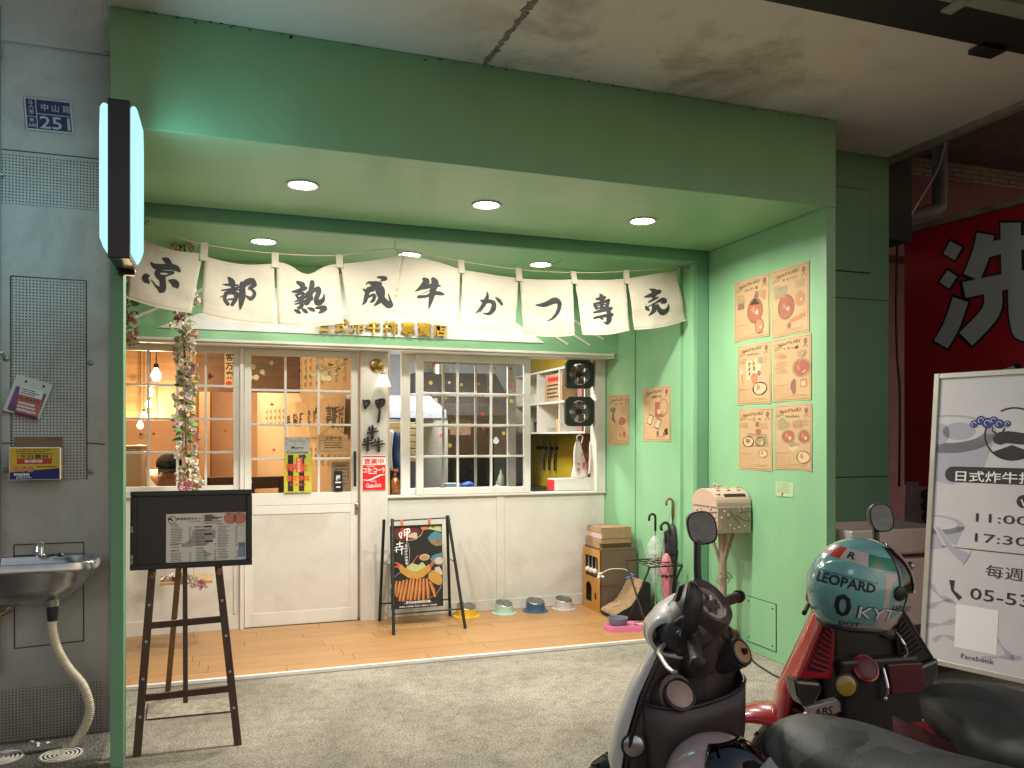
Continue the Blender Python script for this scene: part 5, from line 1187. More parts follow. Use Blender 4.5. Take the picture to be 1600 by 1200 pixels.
# red enamel sign
a=WY(566,712,PY-.006); b=WY(603,766,PY-.006); W_=b.x-a.x; H_=a.z-b.z
rs=thing('red_drink_sign','red and white enamel open sign with drink brand lettering on the white pillar','sign',(a.x,PY,b.z))
mb=MB(); mb.box(a.x,b.x,PY-.006,PY-.0005,b.z,a.z); part('plate',mb,m_paperw,rs,world=True,bevel=.001)
s=Sheet((a.x,PY-.0062,b.z),(1,0,0),(0,0,1),(0,-1,0)); mr=M("bright_red_enamel",(.70,.018,.022),rough=.25,var=.04)
s.rect(.003,.003,W_-.003,H_*.73,mr,1); s.rect(.003,H_*.955,W_-.003,H_-.003,mr,1)
s.text("営業中",W_*.09,H_*.77,H_*.165,mr,2,off=.02,width=W_*.82)
s.lines(W_*.2,H_*.70,W_*.62,1,.01,m_whitep,2,seed=6); s.text("コカ･コーラ",W_*.05,H_*.52,H_*.17,m_whitep,2,off=.018,width=W_*.9); s.lines(W_*.25,H_*.50,W_*.75,1,.01,m_whitep,2,h=.006,seed=2)
s.stroke([(W_*t,H_*(.335+.055*math.sin((t-.55)*5.2)+.07*t)) for t in [i/20 for i in range(1,20)]],[H_*(.012+.03*math.sin(math.pi*i/20)) for i in range(1,20)],m_whitep,2)
s.text("Enjoy",W_*.36,H_*.25,H_*.07,m_whitep,2,width=W_*.24,shear=.2); s.text("Coca-Cola",W_*.14,H_*.10,H_*.15,m_whitep,2,off=.012,width=W_*.64,shear=.25)
s.stroke([(W_*.2,H_*.085),(W_*.45,H_*.095),(W_*.7,H_*.16)],[.002,.005,.002],m_whitep,2); s.build('print',rs)
# things hung on the door glass
DY=SF+.008
def hung(name,lab,cat,p,q,Y=DY,th=.003,mat=None):
    a=WY(*p,Y); b=WY(*q,Y); t=thing(name,lab,cat,(a.x,Y,b.z)); mb=MB(); mb.box(a.x,b.x,Y-th,Y,b.z,a.z); part('card',mb,mat or m_paperw,t,world=True,bevel=.0008)
    s=Sheet((a.x,Y-th-.0002,b.z),(1,0,0),(0,0,1),(0,-1,0)); return t,s,b.x-a.x,a.z-b.z
t,s,w,h=hung('christmas_card','grey Merry Christmas card hanging on the sliding door','card',(445,683),(484,711),mat=M("grey_card",(.42,.42,.42),rough=.7))
s.text("Merry",w*.26,h*.34,h*.24,m_blackp,1,off=.012,width=w*.5); s.text("Christmas",w*.08,h*.08,h*.24,m_blackp,1,off=.012,width=w*.84); s.text("With Best Wishes",w*.16,h*.74,h*.12,m_blackp,1,width=w*.68)
for k in range(6): s.disc(w*(.08+.17*k),h*(.9 if k%2 else .62),.004,m_blackp,1,n=8)
s.build('print',t)
t,s,w,h=hung('striped_poster','yellow and black striped special offer poster on the sliding door','poster',(444,709),(487,769),Y=DY-.012,mat=M("lime_yellow",(.50,.50,.05),rough=.5))
for k in range(2): s.rect(w*(.13+.40*k),h*.03,w*(.33+.40*k),h*.97,m_blackp,1)
m_or=flat("orange_red_print",(.75,.09,.03)); s.rect(w*.42,h*.52,w*.66,h*.90,m_or,3); s.text("限定",w*.08,h*.57,h*.2,m_or,2,off=.03,width=w*.8); s.text("限定特典",w*.08,h*.30,h*.16,m_or,2,off=.03,width=w*.84)
s.text("六月壽星優惠",w*.2,h*.18,h*.07,m_or,2,off=.02,width=w*.6); s.disc(w*.7,h*.92,.02,flat("blue_dot",(.02,.05,.2)),2,n=10)
for k,ch in enumerate("牛排套餐"): s.text(ch,w*.475,h*(.80-k*.085),h*.08,m_whitep,4,off=.01)
s.build('print',t)
t,s,w,h=hung('wooden_hours_sign','wooden opening hours plaque hanging by a cord on the sliding door','sign',(497,679),(543,708),Y=DY-.002,th=.008,mat=m_lightwood)
mbk=flat("burnt_print",(.10,.04,.015)); s.stroke([(w*.06,h*.12),(w*.94,h*.12),(w*.94,h*.68),(w*.06,h*.68),(w*.06,h*.12)],.003,mbk,1); s.text("営業時間",w*.24,h*.74,h*.2,mbk,1,width=w*.55,off=.01)
s.lines(w*.2,h*.60,w*.85,3,h*.13,mbk,1,h=h*.06,seed=8); s.build('print',t)
mb=MB(); a=WY(500,680,DY-.004); b=WY(540,680,DY-.004); c=WY(521,664,DY-.004); mb.tube([a,c],.0015,5); mb.tube([c,b],.0015,5); part('cord',mb,m_black,t,world=True)
t,s,w,h=hung('black_notice','small black notice with white characters in the lower right door pane','sign',(522,736),(535,768),Y=DY,mat=m_black)
s.text("移",w*.2,h*.55,h*.3,m_whitep,1,off=.02,width=w*.6); s.rect(w*.15,h*.42,w*.85,h*.48,m_whitep,1); s.rect(w*.25,h*.2,w*.75,h*.25,m_whitep,1); s.build('print',t)
t,s,w,h=hung('leaning_menu','cream handwritten menu card leaning inside the lower right door pane','card',(518,722),(545,768),Y=SF+.09,mat=m_note); s.lines(w*.2,h*.9,w*.9,6,h*.12,flat("rust_print",(.35,.10,.03)),1,seed=3); s.build('print',t)
# blossom decals on door panes and left panes
m_bw=flat("decal_cream",(.66,.60,.36)); m_bg=flat("decal_green",(.14,.30,.14)); m_bo=flat("decal_gold",(.60,.38,.08)); m_br=flat("decal_red",(.60,.05,.03))
YD=SF+.010+.018
def decal(px,py,kind,k=1.0):
    p=WY(px,py,YD); s=Sheet(p,(1,0,0),(0,0,1),(0,-1,0))
    if kind=='blossom':
        s.stroke([(-.13*k,-.01),(-.05*k,.01),(.03*k,.035),(.12*k,.07)],.004,m_bg,1)
        for i,(u,v,r) in enumerate(((-.12,-.02,.022),(-.07,-.02,.024),(-.055,-.052,.017),(-.02,-.05,.02),(-.04,.02,.02),(.02,-.012,.017),(.08,.05,.016),(-.10,.02,.014))):
            for j in range(5):
                t=j*2*math.pi/5; s.disc((u+r*.5*math.cos(t))*k,(v+r*.5*math.sin(t))*k,r*.52*k,m_bw,2+i*.3+j*.05,n=8)
            s.disc(u*k,v*k,r*.22*k,m_bo,5,n=6)
        for u,v in ((-.09,.045),(.0,.045),(.05,.02),(.10,.085),(.03,-.03)): s.disc(u*k,v*k,.014*k,m_bg,1.5,ry=.008*k,n=8)
    elif kind=='snow':
        for j in range(8):
            t=j*math.pi/4; s.stroke([(.006*math.cos(t),.006*math.sin(t)),(.026*math.cos(t),.026*math.sin(t))],.004,m_bo,1)
    elif kind=='white':
        for j in range(6):
            t=j*math.pi/3; s.stroke([(.004*math.cos(t),.004*math.sin(t)),(.022*math.cos(t),.022*math.sin(t))],[.003,.008],m_whitep,1)
    else: s.poly([((.028 if j%2==0 else .012)*k*math.cos(j*math.pi/4),(.028 if j%2==0 else .012)*k*math.sin(j*math.pi/4)) for j in range(8)],m_br,1)
    o=s.build('window_decal',None,world=False); tag(o,{'blossom':'cream blossom branch decal in the upper '+('left' if px<450 else 'right')+' pane of the sliding door','snow':'gold snowflake decal on the left window glass','white':'white flower decal low on the door glass','star':'red star decal on the window glass'}[kind],'decal','window decals')
decal(405,578,'blossom',1.15); decal(518,580,'blossom',1.15); decal(328,560,'snow'); decal(208,590,'snow'); decal(328,588,'star',1.2); decal(425,632,'star',.7); decal(428,703,'star',.6); decal(389,753,'white'); decal(430,588,'star',.01) if False else None
decal(220,678,'star',.5); decal(240,678,'star',.5); decal(352,673,'star',.45); decal(500,620,'white'); decal(528,642,'star',.5); decal(221,682,'snow') ; decal(545,620,'white')

# ------------------------------------------------------------------ flower swing
m_pk=M("pink_petal",(.66,.34,.38),rough=.8,var=.2,scale=40,rand=.25); m_pw=M("blush_petal",(.70,.58,.55),rough=.8,var=.15,scale=40,rand=.15); m_cr=M("cream_petal",(.70,.66,.54),rough=.8,var=.15,scale=40,rand=.12)
m_leaf=M("silk_leaf",(.14,.28,.05),rough=.6,var=.3,scale=30,rand=.35); m_twig=M("dry_vine",(.14,.08,.04),rough=.9,var=.3,scale=40)
def blossom_mesh(mat,seed,n=16):
    rr=random.Random(seed); mb=MB()
    for i in range(n):
        t=i*2.4; e=.15+1.15*i/n+rr.uniform(-.2,.2); L=rr.uniform(.030,.042); w=L*.62
        d=Vector((math.cos(t)*math.cos(e),math.sin(t)*math.cos(e),math.sin(e))); sd=Vector((-math.sin(t),math.cos(t),0)); up=d.cross(sd)
        mb.add([d*.004,d*L*.55+sd*w*.5+up*.004,d*L+sd*w*.28+up*.010*rr.uniform(-1,1),d*L*.93,d*L-sd*w*.28+up*.010*rr.uniform(-1,1),d*L*.55-sd*w*.5+up*.004],[[0,1,2,3],[0,3,4,5]])
    return mesh('blossom',mb,mat)
bl=[blossom_mesh(m,k) for k,m in enumerate((m_pk,m_pw,m_cr,m_pw,m_cr,m_cr))]
mb=MB(); mb.grid(lambda u,v: Vector(((u-.5)*.034*max(0,math.sin(math.pi*min(v*1.05,1)))**.8+.0,.055*v,.010*math.sin(math.pi*v)-.012*abs(u-.5))),2,5); leaf_me=mesh('leaf',mb,m_leaf)
GYs=5.98
def garland(root,path,n_b,n_l,seed,spread=.045):
    rr=random.Random(seed); b0=base_of(root); P=V3(path,8)
    def at(t): i=min(int(t*(len(P)-1)),len(P)-2); f=t*(len(P)-1)-i; return P[i].lerp(P[i+1],f)
    mb=MB(); mb.tube(P,.006,6); part('vine',mb,m_twig,root,world=True,smooth=True)
    for i in range(n_b):
        a=rr.random()*6.28; off=Vector((math.cos(a)*spread*rr.uniform(.4,1.15),math.sin(a)*spread*.8,0)); p=at((i+rr.random())/n_b)
        o=link('blossom',bl[rr.randrange(6)],root); o.location=p+off-b0; o.rotation_euler=Vector((off.x,off.y,rr.uniform(-.02,.03))).to_track_quat('Z','Y').to_euler(); k=rr.uniform(.75,1.25); o.scale=(k,k,k)
    for i in range(n_l):
        a=rr.random()*6.28; off=Vector((math.cos(a),math.sin(a),rr.uniform(-.6,.3))); p=at((i+rr.random())/n_l)
        o=link('leaf',leaf_me,root); o.location=p+off*spread*.35-b0; o.rotation_euler=(off.to_track_quat('Y','Z').to_matrix()@Euler((0,rr.uniform(-1,1),0)).to_matrix()).to_euler(); k=rr.uniform(.8,1.4); o.scale=(k,k,k)
c=WY(291,905,GYs); sw=thing('flower_swing','wooden swing seat hung on ropes wound with pink and white artificial blossoms','swing',(c.x,GYs,c.z))
mb=MB(); a=WY(250,915,GYs); b=WY(332,918,GYs); mb.box(a.x,b.x,GYs-.01,GYs+.26,a.z,a.z+.022); part('seat',mb,m_lightwood,sw,world=True,bevel=.004)
for xx in (a.x+.12,b.x-.12):
    mb=MB(); mb.tube([(xx,GYs+.12,a.z+.0225),(.5*(xx+c.x),GYs+.12,1.6),(.7*c.x+.3*xx,GYs+.12,ICEIL-.002)],.0055,8); part('rope',mb,m_rope,sw,world=True)
zt=ICEIL-.01
garland(sw,[WY(286,355,GYs+.08),WY(290,430,GYs+.08),WY(287,520,GYs+.08),WY(291,600,GYs+.08),WY(290,680,GYs+.08),WY(296,765,GYs+.08)],135,95,3,.06)
garland(sw,[WY(262,905,GYs+.05),WY(285,900,GYs+.03),WY(300,905,GYs-.01),WY(315,915,GYs-.02)],13,5,5,.03)
# second garland, mostly hidden by the jamb
g0=WY(203,505,6.3); g2=thing('flower_garland','short pink blossom garland hanging at the left edge of the shopfront','garland',(g0.x,6.3,g0.z))
garland(g2,[WY(200,440,6.3),WY(199,500,6.3),WY(203,540,6.3)],26,14,9,.045)

# ------------------------------------------------------------------ easel and menu board
ez=thing('easel','dark wooden A-frame easel with pegs carrying the menu board','easel',WZ(290,1150,0))
fl_=WZ(214,1181,0); fr_=WZ(372,1164,0); tl_=Vector((-.17,4.44,1.52)); tr_=Vector((-.08,4.43,1.52)); 
# legs pass behind the board: find leg tops so that they cross the board's lower edge where the photograph shows them
def legline(foot,px,py,Y,top):
    m=WY(px,py,Y); d=(m-foot); k=(top-foot.z)/d.z; return foot+d*k
la=legline(fl_,237,900,4.335,1.10); lb_=legline(fr_,343,900,4.335,1.10)
for f,t_ in ((fl_,la),(fr_,lb_)):
    mb=MB(); mb.bar(f,t_,.036,.022,up=(0,1,0)); leg=part('leg',mb,m_easel,ez,world=True,bevel=.002)
    for k in range(6):
        p=f+(t_-f)*(.16+.155*k); mb=MB(); mb.lathe([(0,-.0125),(.0065,-.0125),(.0065,-.010)],10,p,'y'); part('peg_hole',mb,M("hole_grey",(.45,.43,.40),rough=.6),leg,world=True)
def on(f,t_,z): return f+(t_-f)*((z-f.z)/(t_.z-f.z))
z1=.5*(WY(235,1093,4.22).z+WY(370,1075,4.22).z); z2=.5*(WY(250,975,4.28).z+WY(355,970,4.28).z)
for z in (z1,z2):
    a=on(fl_,la,z-.004); b=on(fr_,lb_,z+.004); mb=MB(); d=(b-a).normalized(); mb.bar(a+d*.014,b-d*.014,.032,.018,up=(0,1,0)); part('cross_bar',mb,m_easel,ez,world=True,bevel=.002)
ft=WZ(291,1102,0); top=.5*(la+lb_)
cp=WZ(291,1100,0); cz=Vector((.5*(on(fl_,la,.05).x+on(fr_,lb_,.05).x),4.26,.16)); 
mb=MB(); mb.bar(Vector((top.x-.002,4.40,1.12)),Vector((WY(291,1098,4.30).x,4.235,WY(291,1098,4.235).z)),.022,.016,up=(0,1,0)); part('centre_post',mb,m_easel,ez,world=True,bevel=.002)
bf=WZ(262,1082,0); mb=MB(); mb.bar(Vector((top.x-.01,4.43,1.10)),bf,.03,.018,up=(0,1,0)); part('back_leg',mb,m_easelb,ez,world=True,bevel=.002)
BZ=None
# board resting on two pegs
bl_=WY(203,890,4.30); br_=WY(394,884,4.30)
wB=br_.x-bl_.x; zb0=.5*(bl_.z+br_.z); zb1=.5*(WY(203,767,4.33).z+WY(386,765,4.33).z)
bd=thing('menu_board','black framed menu board standing on the easel','board',(bl_.x,4.30,zb0),0)
bd.rotation_euler=(R(-4),0,0); hB=(zb1-zb0)
mb=MB(); mb.box(.004,wB-.004,.004,.016,.004,hB-.004); part('panel',mb,M("aubergine_board",(.022,.014,.017),rough=.35,var=.15),bd)
m_fr=M("black_frame",(.012,.013,.014),rough=.3,var=.1); fw=.026
for (x0,x1,z0,z1) in ((0,wB,0,fw),(0,wB,hB-fw,hB),(0,fw,fw+.0003,hB-fw-.0003),(wB-fw,wB,fw+.0003,hB-fw-.0003)):
    mb=MB(); mb.box(x0,x1,-.010,.0035,z0,z1); part('frame_rail',mb,m_fr,bd,bevel=.004)
s=Sheet((0,-.0115,0),(1,0,0),(0,0,1),(0,-1,0)); s.text("0.945",.018,hB*.62,.016,m_whitep,1,rot=R(90)) if False else None
s.text("SUCCESS",.012,hB*.08,.020,m_whitep,1,rot=R(90),off=.01,sx=.55); s.text("Quinci",.012,hB*.48,.018,m_whitep,1,rot=R(90),sx=.6); s.build('frame_lettering',bd,world=False)
mu0=wB*.285; mu1=wB-fw-.004; mv0=fw+.003; mv1=hB*.70
s=Sheet((mu0,.0030,mv0),(1,0,0),(0,0,1),(0,-1,0)); w=mu1-mu0; h=mv1-mv0
m_menu=M("menu_paper",(.74,.70,.65),rough=.35,var=.02); m_brn=flat("brown_print",(.28,.08,.03)); m_wine=flat("wine_print",(.16,.01,.03)); m_pnk=flat("salmon_print",(.60,.24,.19)); m_gry=flat("grey_ghost_print",(.40,.39,.38)); m_blu=flat("steel_blue_print",(.14,.22,.32))
s.rect(0,0,w,h,m_menu,0); s.poly([(w*.33,h*.66),(w*.55,h*.68),(w*.62,h*.60),(w*.60,h*.48),(w*.50,h*.33),(w*.33,h*.32),(w*.2,h*.30),(w*.18,h*.36),(w*.30,h*.45)],m_gry,1); s.poly([(w*.46,h*.22),(w*.58,h*.14),(w*.48,h*.06)],m_gry,1)
s.ring(w*.075,h*.875,.018,.003,m_blackp,2); s.poly([(w*.06,h*.85),(w*.09,h*.85),(w*.075,h*.90)],m_blackp,2); s.disc(w*.045,h*.90,.010,flat("navy_print",(.01,.02,.12)),2,ry=.005)
s.text("呷犇熟成牛かつ",w*.13,h*.87,h*.062,m_blackp,2,off=.012,width=w*.30); s.text("日式炸牛排 專賣店",w*.29,h*.825,h*.03,m_blackp,2,width=w*.14); s.rect(w*.455,h*.80,w*.459,h*.97,m_blackp,2)
for i,l in enumerate((.10,.13,.22,.17,.10)): s.rect(w*.475,h*(.945-.026*i),w*(.475+l),h*(.965-.026*i),m_wine,2)
s.lines(w*.475,h*.84,w*.72,3,h*.025,m_blackp,2,seed=3,h=h*.01)
for u,t_ in ((.80,"定食"),(.92,"炸牛")): s.disc(w*u,h*.88,.031,m_pnk,2,n=28); s.text(t_,w*u-.008,h*.955,h*.03,m_blackp,3,width=w*.03,off=.02)
def colm(u,v,t_,n,seed,price=True,chip=False):
    s.text(t_,w*u,h*v,h*.045,m_brn,2,off=.012,width=w*.105)
    if chip: s.rect(w*(u+.115),h*(v-.002),w*(u+.22),h*(v+.035),m_wine,2)
    s.lines(w*(u+.01),h*(v-.03),w*(u+.16),n,h*.0325,m_blackp,2,h=h*.012,seed=seed); s.lines(w*(u+.235),h*(v-.03),w*(u+.265),n,h*.0325,m_blackp,2,h=h*.012,seed=seed+1)
colm(.045,.745,"丹牛炸熟",11,11); colm(.05,.345,"和牛系列",1,15); colm(.05,.225,"丼飯系列",6,17); colm(.35,.70,"鍋燒系列",2,19,chip=True); colm(.355,.545,"炸豬系列",2,23,chip=True); colm(.36,.395,"咖哩系列",2,25,chip=True); colm(.36,.255,"上飯系列",7,27); colm(.63,.745,"日本人",14,31); colm(.64,.215,"甜點,飲品",5,33)
s.rect(w*.905,h*.06,w*.99,h*.36,m_blu,2); s.rect(w*.918,h*.085,w*.978,h*.26,flat("pale_blue_print",(.24,.34,.45)),3); s.lines(w*.905,h*.725,w*.97,1,h*.02,m_blackp,2,seed=4); s.lines(w*.905,h*.54,w*.97,1,h*.02,m_blackp,2,seed=6)
s.eps=.00025; s.build('menu_sheet',bd,world=False)
for px,py in ((239,897),(343,891)):
    p=WY(px,py,4.30); mb=MB(); mb.tube([(p.x,4.262,p.z-.008),(p.x,4.36,p.z-.008)],.012,12); part('peg',mb,m_easelb,ez,world=True,smooth=40)

# ------------------------------------------------------------------ folding A-frame sign
af=thing('a_frame_sign','black tube A-frame stand with a hanging food poster on the timber floor','sign',WZ(655,975,FLZ))
F=FLZ; A1=WZ(615,992,F); A2=WZ(727,982,F); B1=WZ(593,970,F); B2=WZ(683,965,F)
T1=WY(606,812,.5*(A1.y+B1.y)); T2=WY(704,806,.5*(A2.y+B2.y)); T1b=WY(599,813,T1.y+.03); T2b=WY(712,806,T2.y-.03)
tz=.5*(T1.z+T2.z)+.0
m_tb=M("green_black_tube",(.010,.014,.012),rough=.35,var=.15)
legs=[(A1,WY(613,812,T1.y)),(A2,WY(699,806,T2.y)),(B1,WY(600,812,T1.y+.02)),(B2,WY(707,806,T2.y+.02))]
FL=WY(613,811,6.37); FRt=WY(700,806,6.37); BLt=WY(600,812,6.40); BRt=WY(709,806,6.40)
A2=WZ(727,982,F); 
for f,t_,nm in ((A1,FL,'front_leg'),(A2,FRt,'front_leg'),(B1,BLt,'back_leg'),(Vector((A2.x+.0,B1.y-.02,F)),FRt+Vector((.0,.03,0)),'back_leg')):
    mb=MB(); mb.tube([f,t_],.0125,10); part(nm,mb,m_tb,af,world=True,smooth=40)
fb2=Vector((A2.x+.0,B1.y-.02,F))
for a,b in ((FL-Vector((0,0,.015)),FRt-Vector((0,0,.015))),(A1.lerp(FL,.17),A2.lerp(FRt,.17)),(B1.lerp(BLt,.17),fb2.lerp(FRt+Vector((0,.03,0)),.17))):
    mb=MB(); mb.tube([a,b],.006,8); part('rail',mb,m_tb,af,world=True,smooth=40)
for f,t_,f2,t2 in ((A1,FL,B1,BLt),(A2,FRt,fb2,FRt)):
    a=f.lerp(t_,.58); b=f2.lerp(t2,.58); mb=MB(); mb.bar(a,b,.018,.003,up=(0,0,1)); part('brace',mb,m_tb,af,world=True)
o=WY(612,952,6.30); U=WY(692,945,6.30)-o; U.z*=.35; hh=WY(650,823,6.30).z-WY(650,949,6.30).z; w=U.length
pst=Sheet(o,U,(0,.08,1)); pst.eps=.0005; s=pst; h=hh
s.rect(0,0,w,h,M("charcoal_poster",(.016,.015,.016),rough=.35,var=.2),0)
m_fry=M("fried_crumb",(.42,.14,.035),rough=.7,var=.35,scale=110,bump=.6,bscale=240); m_fry2=M("golden_crumb",(.50,.27,.05),rough=.7,var=.3,scale=110,bump=.5,bscale=220); m_crust=flat("dark_crust_print",(.12,.03,.01)); m_fry3=M("light_crumb",(.58,.26,.08),rough=.7,var=.3,scale=140); m_teal=flat("teal_bowl_print",(.06,.20,.26)); m_tail=flat("prawn_tail_print",(.50,.10,.06)); m_cab=flat("cabbage_print",(.42,.46,.20)); m_gol=flat("sauce_print",(.45,.20,.08)); m_mil=flat("milky_print",(.50,.42,.30))
def P(x,y): return (x/652*w if False else (x-82)/655*w, (1100-y)/965*h)
def pp(pts): return [P(*q) for q in pts]
s.poly(pp([(90,150),(200,128),(330,128),(430,160),(470,220),(420,280),(330,300),(200,300),(110,240)]),flat("dark_red_bowl",(.10,.015,.015)),1)
s.disc(*P(290,230),w*.14,flat("tomato_print",(.38,.05,.03)),2,ry=h*.05,wob=.15); s.disc(*P(370,245),w*.09,m_mil,3,ry=h*.035,wob=.2); s.disc(*P(250,170),w*.06,flat("tomato_print",0),3,ry=h*.03)
s.stroke(pp([(300,300),(400,290),(470,240),(500,180)]),.004,m_mil,3); s.poly(pp([(460,130),(560,128),(560,180),(480,180)]),flat("carrot_print",(.55,.16,.06)),2); s.poly(pp([(560,170),(590,130),(660,125),(730,150),(735,215),(640,190)]),m_cab,2); s.poly(pp([(600,150),(650,130),(640,170)]),flat("leaf_print",(.08,.25,.04)),3)
s.poly(pp([(555,280),(600,230),(660,200),(737,240),(737,370),(660,385),(600,350)]),m_teal,2); s.poly(pp([(565,300),(640,300),(737,320),(737,375),(660,385),(600,350)]),flat("broth_print",(.20,.17,.10)),3); s.disc(*P(690,325),w*.035,flat("tomato_print",0),4)
s.disc(*P(510,510),w*.10,m_mil,2,ry=h*.04); s.disc(*P(510,512),w*.08,m_gol,3,ry=h*.03); s.poly(pp([(580,540),(620,490),(737,465),(737,620),(640,600)]),m_teal,2); s.disc(*P(695,560),w*.085,m_mil,3,ry=h*.045)
s.stroke(pp([(430,480),(350,575)]),.006,m_tail,2); s.poly(pp([(270,620),(350,570),(430,600),(480,565),(530,620),(420,680),(320,680)]),m_cab,3)
s.ring(*P(400,830),w*.49,.003,m_gry,1,ry=h*.21)
s.poly(pp([(640,640),(700,630),(737,690),(737,740),(640,700)]),m_mil,3)
s.stroke(pp([(190,590),(230,650),(320,705),(400,720),(480,700),(550,650),(585,610)]),[w*.07,w*.12,w*.14,w*.15,w*.14,w*.12,w*.07],m_fry2,5)
for q in ([(200,590),(150,560),(95,545)],[(190,600),(140,605),(115,600)],[(575,620),(605,580),(632,545)],[(580,630),(615,600),(630,575)]): s.stroke(pp(q),[w*.05,w*.03,w*.008],m_tail,6)
s.poly(pp([(560,700),(620,670),(690,700),(735,770),(730,840),(680,855),(600,810),(550,760)]),m_fry2,6)
for i,(x0,y0,x1,y1) in enumerate(((150,770,120,940),(195,775,150,960),(240,765,180,1010),(285,760,225,1020),(330,755,285,1000),(370,750,320,1015),(415,755,375,1010),(455,755,425,1015),(495,760,485,1015),(535,765,550,1005),(575,800,640,990))): [s.stroke(pp([(x0+dx,y0+dy),((x0+x1)/2+3+dx,(y0+y1)/2),(x1+dx,y1+dy)]),[w*a*k_ for a in (.05,.085,.06)],mt,7+i*.6+ll) for dx,dy,k_,mt,ll in ((4,3,1.08,m_crust,0),(-2,0,.72,m_fry,.2),(-6,0,.28,m_fry3,.4))]
wb=m_whitep
def PB(x,y,l): return s.P(*P(x,y),12+l*.4)
for st in ([[(185,210,10),(200,250,14),(215,275,10)],[(190,210,10),(220,200,12),(215,270,8)],[(250,175,12),(260,240,14)],[(250,175,10),(310,160,16),(320,200,14),(265,235,8)],[(255,205,8),(318,195,8)],[(290,165,12),(290,235,14),(285,300,14)]],[[(150,340,12),(240,325,10)],[(195,305,12),(195,370,12)],[(135,375,10),(240,365,10)],[(125,410,10),(180,400,10)],[(150,380,10),(150,435,10)],[(190,405,10),(250,390,10)],[(220,370,10),(218,465,10)]]):
    mbq=brush(st,PB,n=3); s.mb.add(mbq.v,mbq.f,s._mi(wb))
for i,ch in enumerate("熟成炸牛排專賣"): s.text(ch,*P(265,370+i*35),h*.03,wb,10,off=.01)
s.ring(*P(287,460),w*.045,.0015,wb,10,ry=h*.145)
s.text("- 國內自助吧無限供應 -",*P(240,1050),h*.036,wb,10,off=.012,width=w*.54); s.text("味噌湯, 日式咖哩, 特製茶, 高麗菜絲, 白飯續碗",*P(175,1090),h*.022,wb,10,width=w*.74)
s.build('poster',af)
mb=MB(); n_=s.N; mb.prism([(-.004,-.004),(w+.004,-.004),(w+.004,h+.004),(-.004,h+.004)],lambda u,v:s.P(u,v,-1),lambda u,v:s.P(u,v,-1)-n_*.004); part('poster_board',mb,m_black,af,world=True)
mb=MB(); mb.bar(s.P(-.006,h+.004,2),s.P(w+.006,h+.004,2),.012,.012); part('poster_rod',mb,m_black,af,world=True)
for u in (.22,.76):
    a=s.P(w*u,h-.004,4); b=(FL-Vector((0,0,.015))).lerp(FRt-Vector((0,0,.015)),u); b=Vector((a.x,b.y-.008,b.z+.006)); mb=MB(); mb.bar(a,b,.022,.003,up=(0,-1,0)); part('strap',mb,M("orange_leather",(.42,.13,.03),rough=.5),af,world=True)

# ------------------------------------------------------------------ pet bowls
for (px,py,c,lab,r) in ((728,962,(.62,.36,.02),'yellow raised pet bowl beside the A-frame sign',.115),(783,955,(.36,.52,.44),'mint green raised pet bowl against the white wall',.105),(829,950,(.03,.085,.16),'navy blue raised pet bowl between the mint and grey ones',.11),(873,947,(.46,.44,.42),'light grey raised pet bowl nearest the cat house',.105)):
    p=WZ(px,py,FLZ); p.y=min(p.y,SF-.13); t=thing('pet_bowl',lab,'pet bowl',(p.x,p.y,FLZ),R(random.uniform(-5,25)),'raised pet bowls on the timber floor')
    m_=M("bowl_plastic_%d"%px,c,rough=.35,var=.05)
    def tl(v): 
        k=max(0,min(1,v.z/.09)); return Vector((v.x,v.y,v.z*(.95+.20*(v.y/.08))))
    mb=MB(); mb.lathe([(r,0.0),(r*1.0,.006),(r*.80,.012),(r*.74,.03),(r*.72,.082),(r*.66,.086),(r*.63,.08)],36); mb.v=[tl(v) for v in mb.v]; part('stand',mb,m_,t,smooth=40)
    mb=MB(); mb.lathe([(r*.69,.088),(r*.66,.092),(r*.62,.080),(r*.56,.032),(r*.3,.024),(0,.024)],36); mb.v=[tl(v) for v in mb.v]; part('steel_dish',mb,M('dark_steel_dish',(.30,.30,.30),rough=.3,metal=1,var=.2,scale=30),t,smooth=60)
    mb=MB(); mb.lathe([(r*.45,.030),(r*.25,.038),(0,.037)],20); mb.v=[tl(v)+Vector((0,0,.002*noise.noise(v*90))) for v in mb.v]; part('kibble',mb,M("kibble",(.10,.045,.02),rough=.9,var=.4,scale=120,bump=1,bscale=150),t)
# ------------------------------------------------------------------ cat house, scratchers
pN=WZ(947,957,FLZ); pF=WZ(906,946,FLZ); CXp=.5*(pN.x+pF.x); Y0=pN.y; Y1=min(pF.y,SF-.03); 
zh=.5*(WX(905,851,CXp).z+WX(947,862,CXp).z)-FLZ
ch_=thing('cat_house','cardboard cat house with orange front panel, arched door and hanging balls','cat house',(CXp,Y0,FLZ))
D=Y1-Y0; X2=3.29-CXp
m_orange=M("orange_kraft_panel",(.46,.22,.045),rough=.6,var=.08,scale=10)
m_inside=M("dark_card_inside",(.06,.04,.025),rough=.9)
m_brcard=M("brown_card",(.13,.09,.055),rough=.85,var=.1,scale=14)
